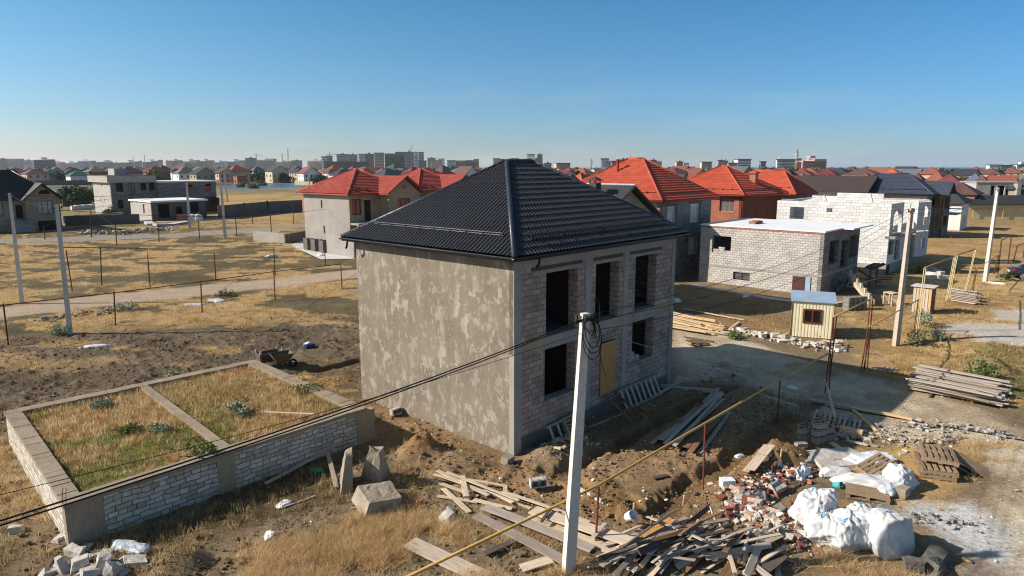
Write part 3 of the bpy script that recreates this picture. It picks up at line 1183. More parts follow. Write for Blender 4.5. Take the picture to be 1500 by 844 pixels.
def scatter_stones():
    x, y = sample(110000, -.95, .95, .2, .9)
    col, h, F = fields(x, y)
    k = NPR.uniform(0, 1, len(x)) < F['clod'] * .26 + .02 * F['site']
    s = .010 + .0008 * y[k] + NPR.exponential(.016, k.sum())
    o = stones('soil_clods', x[k], y[k], h[k], np.clip(s, .012, .15), [LC(128, 100, 72), LC(112, 88, 64), LC(142, 114, 84), LC(100, 82, 64)], .7, 0, 'stuff', .45)
    k = NPR.uniform(0, 1, len(x)) < (F['yard'] * .07 + F['site'] * .08 + .012 * (y < 40)) * (1 - F['enc'])
    s = .006 + .0005 * y[k] + NPR.exponential(.012, k.sum())
    stones('gravel', x[k], y[k], h[k], np.clip(s, .008, .12), [LC(196, 182, 162), LC(172, 158, 140), LC(210, 200, 184), LC(156, 134, 110)], .55)
    heap(300, [(1080, 722), (1105, 745), (1130, 765), (1165, 792)], .5, .105, [LC(146, 92, 76), LC(156, 106, 88), LC(196, 186, 172), LC(182, 166, 148), LC(130, 82, 70), LC(206, 200, 190), LC(170, 148, 124), LC(190, 176, 158)], 'brick_rubble', .16, .6, .5)
    heap(500, [(1075, 720), (1105, 745), (1130, 765), (1165, 792)], .75, .045, [LC(150, 100, 82), LC(186, 174, 158), LC(196, 186, 172), LC(160, 138, 112)], 'rubble_fines', .08, .6, .5)
    heap(260, [(1085, 725), (1150, 700), (1185, 690)], .45, .06, [LC(214, 204, 192), LC(198, 186, 170), LC(170, 96, 74)], 'broken_block_rubble', .2, .6, .5)
    heap(240, [(1080, 486), (1150, 500), (1235, 514)], .4, .13, [LC(196, 184, 168), LC(176, 162, 146), LC(206, 196, 182)], 'stone_rubble', .25, .6, .4)
    heap(420, [(1225, 640), (1290, 640), (1350, 650), (1400, 640)], .55, .07, [LC(176, 160, 140), LC(196, 182, 160), LC(150, 134, 114)], 'stone_debris', .12, .4, .5)
    heap(420, [(115, 342), (170, 343), (250, 336)], 1.3, .17, [LC(168, 160, 148), LC(190, 182, 170), LC(130, 118, 102)], 'building_rubble', .5, .6, .4)
    heap(120, [(60, 470), (160, 456), (190, 452)], .6, .10, [LC(150, 148, 140), LC(120, 116, 104)], 'roadside_rubble', .15, .6, .5)
    heap(260, [(1280, 625), (1400, 626), (1480, 640)], .5, .055, [LC(150, 146, 138), LC(176, 168, 156)], 'crushed_stone', .12, .6, .5)
    heap(130, [(800, 655), (830, 645), (860, 650)], .6, .07, [LC(190, 172, 148), LC(168, 146, 118)], 'pale_rubble', .1, .6, .5)
    heap(90, [(1330, 755), (1420, 770)], .3, .05, [LC(150, 148, 144), LC(120, 118, 112)], 'ash_lumps', .1, .6, .5)


scatter_stones()
# ------------------------------------------------------------------ main house
def main_house():
    h = empty('unfinished_house', HF.A, 'two storey unfinished block house with black tiled hip roof and patchy rendered side', 'house', HF.rz)
    TOP = 6.86
    low = [(1.67, 1.56, 3.47, 3.52), (5.13, 0.9, 6.19, 3.1), (7.45, 1.73, 9.16, 3.62)]
    upp = [(1.72, 3.98, 3.55, 6.31), (4.72, 3.98, 6.3, 6.31), (7.55, 3.98, 9.2, 6.33)]
    mb = MB()
    wall(mb, 'u', 0.30, LU - .3, 0.55, TOP - .01, low + upp, 0.0, 0.42)
    mb.build('block_wall', 'block_pinkish', h)
    mb = MB()
    wall(mb, 'v', 0.0, LV, 0.0, TOP, (), 0.0, 0.296)
    mb.build('rendered_wall', 'patchy_render', h)
    mb = MB()
    wall(mb, 'v', 0.0, LV, 0.0, TOP, (), LU - .296, 0.296)
    wall(mb, 'u', 0.3, LU - .3, 0.0, TOP, (), LV - .3, 0.3)
    mb.build('rear_wall', 'block_grey', h)
    mb = MB()
    mb.box(.3, -.02, -.3, LU - .3, .40, .545)
    mb.build('plinth', 'concrete_dark', h)
    # concrete frame, a little proud of the blocks
    for x0, x1 in ((-.004, .38), (4.04, 4.42), (6.66, 6.99), (LU - .28, LU + .004)):
        mb = MB()
        mb.box(x0, -.03, 0.0 if x0 < .1 or x0 > 10 else .55, x1, .2, 3.64)
        mb.box(x0 + .004, -.026, 3.64, x1 - .004, .2, TOP - .01)
        mb.build('column', 'concrete', h)
    mb = MB()
    zj = [(.384, 4.036), (4.424, 6.656), (6.994, LU - .284)]
    for a, b in zj:
        mb.box(a, -.024, 6.59, b, .2, TOP - .012)
    mb.build('top_beam', 'concrete', h)
    for i, (a, b) in enumerate(zj):
        o = upp[i]
        for q, (c, d, mt) in enumerate(((a, o[0], 'concrete_tan'), (o[0], o[2], 'concrete'), (o[2], b, 'concrete_tan'))):
            mb = MB()
            mb.box(c + .002, -.022 if q != 1 else -.03, 3.56 - .02 * (q == 1), d - .002, .2, 3.975 if q != 1 else 3.97)
            mb.build('floor_beam', mt, h)
    for a, b, z in ((1.02, 3.83, 6.30), (4.46, 6.6, 6.30), (7.05, 9.64, 6.32)):
        mb = MB()
        mb.box(a, -.018, z, b, .42, z + .12)
        mb.build('lintel', 'concrete', h)
    for a, b, z in ((1.3, 3.8, 3.52),):
        mb = MB()
        mb.box(a, -.014, z, b, .36, z + .035)
        mb.build('lintel', 'concrete', h)
    # soldier courses over the upper lintels
    for a, b in ((.9, 3.9), (4.5, 6.55), (7.1, 9.7)):
        mb = MB()
        x = a
        while x < b - .08:
            w = RND.uniform(.08, .13)
            mb.box(x, -.006 - RND.uniform(0, .02), 6.445, x + w - .014, .1, 6.58 - RND.uniform(0, .012))
            x += w
        mb.build('brick_course', 'course_brown', h)
    # floors and inner walls
    mb = MB()
    mb.box(.3, .3, 3.70, LU - .3, LV - .3, 3.96)
    mb.box(.3, .3, .55, LU - .3, LV - .3, .8)
    mb.build('floor_slab', 'concrete_dark', h)
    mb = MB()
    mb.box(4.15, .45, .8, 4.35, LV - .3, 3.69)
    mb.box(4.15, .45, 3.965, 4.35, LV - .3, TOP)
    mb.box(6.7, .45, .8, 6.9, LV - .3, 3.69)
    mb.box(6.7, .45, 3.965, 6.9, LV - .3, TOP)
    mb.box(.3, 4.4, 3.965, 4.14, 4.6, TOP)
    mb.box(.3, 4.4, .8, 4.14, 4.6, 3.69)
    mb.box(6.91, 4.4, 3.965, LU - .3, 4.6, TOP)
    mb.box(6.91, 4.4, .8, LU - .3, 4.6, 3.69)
    mb.build('inner_wall', 'concrete_shaded', h)
    mb = MB()
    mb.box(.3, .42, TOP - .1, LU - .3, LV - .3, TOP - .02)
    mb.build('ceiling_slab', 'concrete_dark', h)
    # board across the doorway
    mb = MB()
    mb.box(5.12, -.05, .88, 6.16, -.03, 3.06)
    o = mb.build('door_board', 'osb', h)
    # low block parapet in the lower window, timber lying upstairs
    mb = MB()
    mb.box(7.5, .16, 1.735, 7.9, .36, 2.15)
    mb.box(7.94, .16, 1.735, 8.3, .36, 1.95)
    mb.build('loose_block', 'block_pale', h)
    # roof
    E0 = .42
    ze, zr = 7.08, 10.2
    rf, faces = hip_roof('tile_black', h, -E0, -E0, LU + E0, LV + E0, ze, zr, rs=(4.5, 6.15), per=10, amp=.065)
    caps = MB()
    c, r, _ = hip_geom(-E0, -E0, LU + E0, LV + E0, ze, zr, (4.5, 6.15))
    for a, b in ((c[0], r[0]), (c[3], r[0]), (c[1], r[1]), (c[2], r[1]), (r[0], r[1])):
        cb = MB()
        cb.tube([a + Vector((0, 0, .03)), b + Vector((0, 0, .03))], .095, 10)
        for k in range(1, 18):
            p = a.lerp(b, k / 18)
            q = a.lerp(b, (k + .06) / 18)
            cb.tube([p + Vector((0, 0, .034)), q + Vector((0, 0, .034))], .101, 10)
        cb.build('ridge_cap', 'tile_cap', rf, smooth=True)
    # gutters
    for a, b in ((c[0], c[1]), (c[3], c[0])):
        g = MB()
        d = (b - a).normalized()
        out = Vector((0, -1, 0)) if abs(d.x) > .5 else Vector((-1, 0, 0))
        n = 9
        A, B = [], []
        for k in range(n):
            t = math.pi * k / (n - 1)
            q = out * (.07 - .065 * math.cos(t)) + Vector((0, 0, -.02 - .065 * math.sin(t)))
            A.append(a + q)
            B.append(b + q)
        g.add(A + B, [(k, k + 1, n + k + 1, n + k) for k in range(n - 1)] + [(k + n, n + k + 1, k + 1, k) for k in range(0)])
        g.tube([A[-1], B[-1]], .012, 6)
        g.build('gutter', 'gutter_dark', rf, smooth=True)
    for p in (Vector((.75, -.5, ze - .08)), Vector((LU + .1, -.5, ze - .08)), Vector((-.5, LV - .1, ze - .08))):
        g = MB()
        g.tube([p, p + Vector((0, 0, -.16)), p + Vector((0.02, .05, -.26)), p + Vector((0.05, .16, -.34))], .045, 10)
        g.build('gutter_outlet', 'gutter_dark', rf, smooth=True)
    # snow guards: two rails on brackets
    for e0, e1, r0 in ((c[3], c[0], r[0]), (c[0], c[1], r[0])):
        hd = (e1 - e0).normalized()
        up = (r0 - e0) - hd * (r0 - e0).dot(hd)
        up.normalize()
        n = hd.cross(up)
        L = (e1 - e0).length
        base = e0 + up * .95
        s0, s1 = 1.35, L - 1.2
        g = MB()
        for dz, du in ((.11, 0), (.19, .02)):
            g.tube([base + hd * s0 + n * dz + up * du, base + hd * s1 + n * dz + up * du], .016, 6)
        o = g.build('snow_guard', 'gutter_dark' if hd.y < -.5 else 'zinc_dark', rf)
        k = s0 + .3
        while k < s1:
            bq = MB()
            q = base + hd * k
            bq.bar(q + n * .02 - up * .14, q + n * .2 + up * .02, .03, .012, up=hd)
            bq.bar(q + n * .02 + up * .12, q + n * .2 + up * .02, .03, .012, up=hd)
            bq.build('bracket', 'gutter_dark', o)
            k += .86
    return h


plain('concrete_shaded', (70, 64, 60), 0.95, 0.25, 1.5)  # inner wall concrete, the unlit rooms' shade put into its dark colour
plain('zinc_dark', (92, 80, 62), 0.5, 0.2, 5, 0)
main_house()


# ------------------------------------------------------------------ low walled plot
def walled_plot():
    r = empty('stone_foundation', ENC[0], 'low stone foundation with concrete cap, overgrown with dry grass, beside the rendered house wall', 'foundation')
    r.location = (0, 0, 0)
    T = .42

    def edge(a, b, T=T, z0=-.3, z1=ENC_H - .12, mat='rubble_masonry', name='stone_wall', out=0.0, inset=0.0):
        a, b = Vector(a), Vector(b)
        d = (b - a).normalized()
        n = Vector((-d.y, d.x, 0))
        a2, b2 = a + d * inset, b - d * inset
        L = (b2 - a2).length
        mb = MB()
        k = max(2, int(L / .35)) if name == 'cap' else 1
        for i in range(k):
            z = z1 + (RND.uniform(-.012, .012) if name == 'cap' else 0)
            mb.box(L * i / k, -out, z0, L * (i + 1) / k - .001, T + out, z)
        o = mb.build(name, mat, r)
        o.matrix_local = Matrix.Translation(a2) @ Matrix.Rotation(math.atan2(d.y, d.x), 4, 'Z')
        return o
    N, R_, F_, L_ = ENC
    for a, b in ((N, R_), (R_, F_), (F_, L_), (L_, N)):
        edge(a, b, inset=.02)
        edge(a, b, z0=ENC_H - .119, z1=ENC_H, mat='cap_concrete', name='cap', out=.03, inset=.035 if (a, b) != (L_, N) else .0)
    m0, m1 = Vector((-14.72, 25.88, 0)), Vector((-9.2, 20.28, 0))
    m0 = F_.lerp(L_, .53)
    m1 = N.lerp(R_, .455)
    dd = (m1 - m0).normalized()
    edge(m0 + dd * .45, m1 - dd * .45, T=.3, z0=.6, z1=ENC_H - .02, mat='cap_concrete', name='divider')
    # concrete pilasters along the near wall
    for f, w in ((.0, .9), (.42, .55), (.955, .8)):
        d = (R_ - N).normalized()
        mb = MB()
        mb.box(-.012 if f == 0 else 0, -.022, -.3, w, .2, ENC_H - .125)
        o = mb.build('pilaster', 'concrete_tan' if f else 'cap_concrete', r)
        o.matrix_local = Matrix.Translation(N + d * (N - R_).length * f) @ Matrix.Rotation(math.atan2(d.y, d.x), 4, 'Z')
    for p, q in (((92, 722), 2), ((318, 655), 1), ((4, 598), 2), ((310, 650), 1)):
        for k in range(q):
            c = at(p[0] + k * 5, p[1] + 16, ENC_H)
            mb = MB()
            mb.tube([c, c + Vector((.01, .02, .3)), c + Vector((.04, .02, .42))], .008, 5)
            mb.build('rebar_stub', 'rust_dark', r)
    return r


walled_plot()
# ------------------------------------------------------------------ neighbouring houses
def win(h, face, q, off=0.0, frame='frame_brown', pane='pane_dark', bars=2, fr=.09, depth=.16, name='window', wall_in=True):
    """Window set back in an opening q=(s0,z0,s1,z1): frame with mullions, pane as a sub-part."""
    s0, z0, s1, z1 = q
    mb = MB()

    def bx(a, b, c, d, y0, y1, m=mb):
        if face == 'u':
            m.box(a, off + y0, b, c, off + y1, d)
        else:
            m.box(off + y0, a, b, off + y1, c, d)
    y0, y1 = depth, depth + .07
    bx(s0, z0, s1, z0 + fr, y0, y1)
    bx(s0, z1 - fr, s1, z1, y0, y1)
    bx(s0, z0 + fr, s0 + fr, z1 - fr, y0, y1)
    bx(s1 - fr, z0 + fr, s1, z1 - fr, y0, y1)
    for k in range(1, bars):
        m = s0 + (s1 - s0) * k / bars
        bx(m - fr / 2, z0 + fr, m + fr / 2, z1 - fr, y0, y1)
    o = mb.build(name, frame, h)
    p = MB()
    bx(s0 + fr * .5, z0 + fr * .5, s1 - fr * .5, z1 - fr * .5, depth + .025, depth + .045, p)
    p.build('pane', pane, o)
    return o


def slab(h, name, mat, b):
    return MB().box(*b).build(name, mat, h)


def floors(h, Lu, Lv, zs, mat='concrete_dark', th=.3):
    mb = MB()
    for z in zs:
        mb.box(th, th, z - .22, Lu - th, Lv - th, z)
    return mb.build('floor_slab', mat, h)


def shell(h, Lu, Lv, z1, matu, matv, hu=(), hv=(), th=.3, z0=-.2, back=None):
    mb = MB()
    wall(mb, 'u', 0, Lu, z0, z1, hu, 0, th)
    mb.build('facade_wall', matu, h)
    mb = MB()
    wall(mb, 'v', th + .002, Lv, z0, z1, hv, 0, th)
    # corner strip closes the side wall flush with the facade
    mb.build('side_wall', matv, h)
    mb = MB()
    wall(mb, 'v', th + .002, Lv, z0, z1, (), Lu - th, th)
    wall(mb, 'u', th + .002, Lu - th - .002, z0, z1, (), Lv - th, th)
    mb.build('rear_wall', back or matu, h)


def gable_roof(mat, h, x0, x1, y0, y1, ze, zr, axis='y', tile=True, per=4, th=.12, name='roof', wave=.183, step=.35):
    """Ridge along axis. x0..x1, y0..y1 are the eave and verge limits."""
    mb = MB()
    if axis == 'y':
        xm = (x0 + x1) / 2
        pr = [Vector((x0, 0, ze)), Vector((xm, 0, zr)), Vector((x1, 0, ze))]
        f = lambda p, t: Vector((p.x, t, p.z))
        t0, t1 = y0, y1
    else:
        ym = (y0 + y1) / 2
        pr = [Vector((0, y0, ze)), Vector((0, ym, zr)), Vector((0, y1, ze))]
        f = lambda p, t: Vector((t, p.y, p.z))
        t0, t1 = x0, x1
    dn = Vector((0, 0, -th))
    for a, b in ((pr[0], pr[1]), (pr[2], pr[1])):
        if tile:
            if (axis == 'y') == (a is pr[0]):
                tile_face(mb, f(a, t1), f(a, t0), f(b, t1), f(b, t0), per=per, wave=wave, step=step)
            else:
                tile_face(mb, f(a, t0), f(a, t1), f(b, t0), f(b, t1), per=per, wave=wave, step=step)
        A, B, C, D = f(a, t0), f(a, t1), f(b, t1), f(b, t0)
        k = Vector((0, 0, -.01)) if tile else Vector()
        vs = [A + k, B + k, C + k, D + k, A + dn, B + dn, C + dn, D + dn]
        mb.add(vs, [(0, 1, 2, 3), (7, 6, 5, 4), (0, 4, 5, 1), (2, 6, 7, 3), (0, 3, 7, 4), (1, 5, 6, 2)])
    return mb.build(name, mat, h, uv=not tile)


def gable_wall(mb, x0, x1, y, ze, zr, th=.25, axis='y'):
    xm = (x0 + x1) / 2
    if axis == 'y':
        vs = [(x0, y, ze), (x1, y, ze), (xm, y, zr), (x0, y + th, ze), (x1, y + th, ze), (xm, y + th, zr)]
    else:
        vs = [(y, x0, ze), (y, x1, ze), (y, xm, zr), (y + th, x0, ze), (y + th, x1, ze), (y + th, xm, zr)]
    mb.add(vs, [(0, 1, 2), (5, 4, 3), (0, 3, 4, 1), (1, 4, 5, 2), (2, 5, 3, 0)])
    return mb


def solve_len(F, axis, px, z):
    """Length along the facade (u) or the side (v) at which the corner appears at photo column px."""
    lo, hi = 0.5, 60
    d = F.u if axis == 'u' else F.v
    for _ in range(50):
        m = (lo + hi) / 2
        p = F.A + d * m
        f = p.y * CP - (z - EYE) * SP
        x = 750 + FOC * p.x / f
        if (x < px) == (axis == 'u'):
            lo = m
        else:
            hi = m
    return lo


def house_at(name, apx, label, cat='house', deg=47.5, group=None):
    F = Frame(at(*apx), deg) if len(apx) == 2 else Frame(Vector(apx), deg)
    return F, empty(name, F.A, label, cat, F.rz, group)


def block_house():
    F, h = house_at('block_house', (1201, 433), 'flat roofed pinkish block house with brick coping and white roof slab', 'house')
    Lv, Lu = solve_len(F, 'v', 1025, 2.5), solve_len(F, 'u', 1257, 2.5)
    z1 = F.fv(1209, 344)[1]
    w1, w2 = F.rect('v', (1043.5, 345, 1070, 372)), F.rect('v', (1074, 398, 1098, 412))
    hu = [F.rect('u', (1216, 354, 1227, 384)), F.rect('u', (1233.5, 353, 1241, 391)), F.rect('u', (1245.5, 346, 1255, 375))]
    shell(h, Lu, Lv, z1, 'block_grey', 'block_cream', hu, [w1, w2])
    floors(h, Lu, Lv, (1.6,))
    slab(h, 'basement_band', 'concrete', (-.02, -.02, 1.45, Lu + .02, Lv + .02, 1.62))
    mb = MB()
    mb.box(-.03, -.03, z1 + .002, .25, Lv + .03, z1 + .15)
    mb.box(.252, -.03, z1 + .002, Lu + .03, .22, z1 + .15)
    mb.box(.252, Lv - .2, z1 + .002, Lu + .03, Lv + .03, z1 + .15)
    mb.build('brick_coping', 'brick_edge', h)
    mb = MB()
    mb.box(-.06, -.06, z1 + .152, Lu * .45, Lv + .06, z1 + .26)
    mb.box(Lu * .45 + .001, -.9, z1 + .152, Lu + .5, Lv + .06, z1 + .259)
    mb.build('roof_slab', 'slab_white', h)
    # roof hatch of loose brick
    c = F.fv(1107, 327, Lu * .35)
    mb = MB()
    p = at(1107, 327, z1 + .3)
    q = p - F.A
    x, y = q.dot(F.u), q.dot(F.v)
    for k in range(3):
        mb.box(x - .8 + k * .55, y - .3, z1 + .262, x - .3 + k * .55, y + .3, z1 + .5 + .05 * (k == 1))
    mb.build('roof_hatch', 'brick_edge', h)
    mb = MB()
    s0, z0, s1, zz = w1
    for k, (a, b) in enumerate(((.05, .32), (.34, .64), (.66, .98))):
        mb.box(.1, s0 + (s1 - s0) * (1 - b), z0 + .004, .28, s0 + (s1 - s0) * (1 - a), z0 + (.30, .5, .22)[k])
    mb.build('loose_block', 'block_pale', h)
    win(h, 'v', w2, 0, 'frame_dark', 'pane_grey', 2, .07, .12)
    # timber stair stuff heaped by the door
    d = MB()
    dd = F.rect('v', (1162, 404, 1178, 432))
    d.box(-.12, dd[0], .05, -.02, dd[2], dd[3])
    d.build('door', 'door_brown', h)
    d = MB()
    dd = F.rect('v', (1179, 405, 1186, 432))
    d.box(-.08, dd[0], .05, -.02, dd[2], dd[3])
    d.build('door', 'sheet_bluegrey', h)
    return F, h, Lu, Lv, z1


BH = block_house()


def white_house():
    F, h = house_at('white_block_house', (1296.5, 402.5), 'roofless white aerated block house with arched upper openings and curved bay')
    Lv, Lu = solve_len(F, 'v', 1137.5, 5), solve_len(F, 'u', 1331, 3)
    z1 = F.fv(1306, 299)[1]
    zf = F.fv(1302, 348)[1]
    hv = [F.rect('v', (1157.5, 303, 1177, 321.5)), F.rect('v', (1211, 305, 1219, 311))]
    up = F.rect('u', (1309.5, 308, 1319.5, 340))
    lo = [F.rect('u', (1303, 353, 1308.5, 372)), F.rect('u', (1312, 352, 1316, 379))]
    ph = .9
    mb = MB()
    wall(mb, 'v', .302, Lv, ph, z1, hv, 0, .3)
    mb.build('side_wall', 'block_white', h)
    mb = MB()
    wall(mb, 'u', 0, Lu, ph, zf - .12, lo, 0, .3)
    wall(mb, 'u', 0, up[2] + .35, zf + .1, z1, [up], 0, .3)
    mb.build('facade_wall', 'block_white', h)
    slab(h, 'plinth', 'concrete', (-.01, -.01, -.2, Lu + 5, Lv, ph - .002))
    mb = MB()
    mb.box(0.31, .31, zf - .118, Lu + 4.6, Lv - .31, zf + .098)
    mb.box(-.01, -.55, zf - .118, Lu + .4, .309, zf + .096)
    mb.build('floor_slab', 'concrete', h)
    # arch infill at the head of the tall opening
    def arch(a0, a1, zt, d0, d1, flip=None, n=8):
        r = (a1 - a0) / 2
        m = MB()
        for sgn in (-1, 1):
            pts = [(a0 + r + sgn * r, zt)] + [(a0 + r + sgn * r * math.sin(t), zt - r * .8 + r * .8 * math.cos(t)) for t in [math.pi / 2 * k / n for k in range(n + 1)]]
            v = [(p[0], d0, p[1]) for p in pts] + [(p[0], d1, p[1]) for p in pts]
            k = len(pts)
            m.add(v, [tuple(range(k)), tuple(range(2 * k - 1, k - 1, -1))] + [(i, (i + 1) % k, k + (i + 1) % k, k + i) for i in range(k)])
        return m
    arch(up[0], up[2], up[3], .003, .297).build('arch', 'block_white', h)
    mb = MB()
    mb.box(up[0] + .55, .1, zf + .1, up[0] + .63, .2, up[3] - .2)
    mb.build('prop', 'wood_new', h)
    # rear and inner walls, taller at the back
    mb = MB()
    wall(mb, 'u', .302, Lu + 4.1, ph, z1 - .02, (), Lv - .3, .298)
    wall(mb, 'v', .31, Lv * .35, ph, z1 - .1, (), Lu + 4.2, .3)
    wall(mb, 'v', Lv * .35 + .002, Lv * .8, ph, z1 + .5, (), Lu + 4.2, .3)
    wall(mb, 'u', .302, Lu + 4.1, zf + .1, z1 - .25, (), Lv * .52, .25)
    wall(mb, 'v', Lv * .2, Lv - .31, zf + .1, z1 - .2, (), Lu * .55, .25)
    mb.build('inner_wall', 'block_white', h)
    for (y, ht, w, x) in ((Lv * .42, 1.0, 3.2, Lu * .62), (Lv * .78, .7, 2.6, Lu * .5)):
        mb = MB()
        mb.add([(x, y - w / 2, z1 - .2), (x, y + w / 2, z1 - .2), (x, y - w / 2 + .3, z1 - .2 + ht), (x + .25, y - w / 2, z1 - .2), (x + .25, y + w / 2, z1 - .2), (x + .25, y - w / 2 + .3, z1 - .2 + ht)],
               [(0, 2, 1), (3, 4, 5), (0, 1, 4, 3), (1, 2, 5, 4), (2, 0, 3, 5)])
        mb.build('gable_stub', 'block_white', h)
    # bay: a shallow curve in front of the right end
    x0 = solve_len(F, 'u', 1334, 3)
    x1 = x0 + 5.1
    n = 5
    pts = []
    for k in range(n + 1):
        t = k / n
        pts.append(Vector((x0 + (x1 - x0) * t, -1.15 * math.sin(math.pi * (.18 + .64 * t)) + .2, 0)))
    for i in range(n):
        a, b = pts[i], pts[i + 1]
        d = b - a
        L = d.length
        holes = []
        if i in (1, 3):
            holes = [(L * .12, zf + .55, L * .95, z1 - .55), (L * .12, 1.7, L * .95, zf - .75)]
        mb = MB()
        wall(mb, 'u', 0, L, ph, zf - .12, holes[1:], 0, .28)
        wall(mb, 'u', 0, L, zf + .1, z1 - .15, holes[:1], 0, .28)
        o = mb.build('bay_wall', 'block_white', h)
        o.matrix_local = Matrix.Translation(a) @ Matrix.Rotation(math.atan2(d.y, d.x), 4, 'Z')
        if holes:
            q = arch(holes[0][0], holes[0][2], holes[0][3], .003, .277).build('arch', 'block_white', h)
            q.matrix_local = o.matrix_local.copy()
        mb = MB()
        mb.box(-.02, -.06, zf - .118, L + .02, .3, zf + .098)
        q = mb.build('bay_slab', 'concrete', h)
        q.matrix_local = o.matrix_local.copy()
        mb = MB()
        mb.box(0, -.04, -.2, L, .3, ph - .003)
        q = mb.build('bay_plinth', 'concrete_dark', h)
        q.matrix_local = o.matrix_local.copy()
    mb = MB()
    wall(mb, 'u', x0 - 2.0, x0, ph, zf - .12, [(x0 - 1.6, ph, x0 - .6, ph + 2.2)], 1.6, .25)
    wall(mb, 'v', 0.3, 1.6, ph, z1 - .2, (), x0 - .02, .25)
    mb.build('recess_wall', 'block_white', h)
    return F, h


white_house()


def orange_house(name, A, label, deg, Lu, Lv, ze, zr, tile, matu, matv, wins_u=(), wins_v=(), rs=None, frame='frame_white', pane='pane_film', bars=3, over=.55, chim=None, per=4):
    F, h = house_at(name, A, label, deg=deg)
    hu = [F.rect('u', q) for q in wins_u]
    hv = [F.rect('v', q) for q in wins_v]
    shell(h, Lu, Lv, ze - .06, matu, matv, hu, hv, back='block_grey')
    floors(h, Lu, Lv, (3.5,))
    for q in hu:
        win(h, 'u', q, 0, frame, pane, bars)
        slab(h, 'lintel', 'concrete_dark', (q[0] - .35, -.015, q[3], q[2] + .35, .29, q[3] + .28))
    for q in hv:
        win(h, 'v', q, 0, 'frame_wood', 'pane_grey', 3)
        slab(h, 'sill', 'brick_edge', (-.04, q[0] - .1, q[1] - .1, .2, q[2] + .1, q[1] - .002))
    rf, faces = hip_roof(tile, h, -over, -over, Lu + over, Lv + over, ze, zr, rs=rs, cap=tile, per=per, amp=.03, sh=.05, step=.35)
    c, r, ax = hip_geom(-over, -over, Lu + over, Lv + over, ze, zr, rs)
    for (e0, e1) in ((c[0], c[1]), (c[3], c[0])):
        hd = (e1 - e0).normalized()
        L = (e1 - e0).length
        inw = Vector((0, 1, 0)) if abs(hd.x) > .5 else Vector((1, 0, 0))
        sl = (zr - ze) / ((Lv / 2 + over) if abs(hd.x) > .5 else (Lu / 2 + over if not rs else rs[0] + over))
        b = e0 + inw * .8 + Vector((0, 0, .8 * sl))
        g = MB()
        g.tube([b + hd * 1.2 + Vector((0, 0, .16)), b + hd * (L - 1.2) + Vector((0, 0, .16))], .03, 6)
        o = g.build('snow_guard', 'gutter_red' if 'slate' not in tile else 'gutter_dark', rf)
        k = 1.5
        while k < L - 1.2:
            q = MB()
            q.bar(b + hd * k, b + hd * k + Vector((0, 0, .2)), .06, .16)
            q.build('bracket', 'gutter_dark', o)
            k += 1.1
    g = MB()
    d = 'gutter_red' if 'slate' not in tile else 'gutter_dark'
    for e0, e1 in ((c[0], c[1]), (c[3], c[0])):
        g = MB()
        g.tube([e0 + Vector((0, 0, -.1)), e1 + Vector((0, 0, -.1))], .07, 8)
        g.build('gutter', d, rf, smooth=True)
    g = MB()
    p = Vector((-.05, -.5, ze - .1))
    g.tube([p, p + Vector((.1, .3, -.35)), p + Vector((.15, .42, -.6)), p + Vector((.15, .42, -3.2))], .05, 8)
    g.build('downpipe', d, h, smooth=True)
    if chim:
        x, y, zb, zt = chim
        cm = MB().box(x - .35, y - .35, zb, x + .35, y + .35, zt).build('chimney', 'brick_edge', rf)
        q = MB().box(x - .5, y - .5, zt + .002, x + .5, y + .5, zt + .12)
        q.add([(x - .5, y - .5, zt + .121), (x + .5, y - .5, zt + .121), (x + .5, y + .5, zt + .121), (x - .5, y + .5, zt + .121), (x, y, zt + .4)], [(0, 1, 4), (1, 2, 4), (2, 3, 4), (3, 0, 4)])
        q.build('chimney_cap', tile, cm)
    return F, h


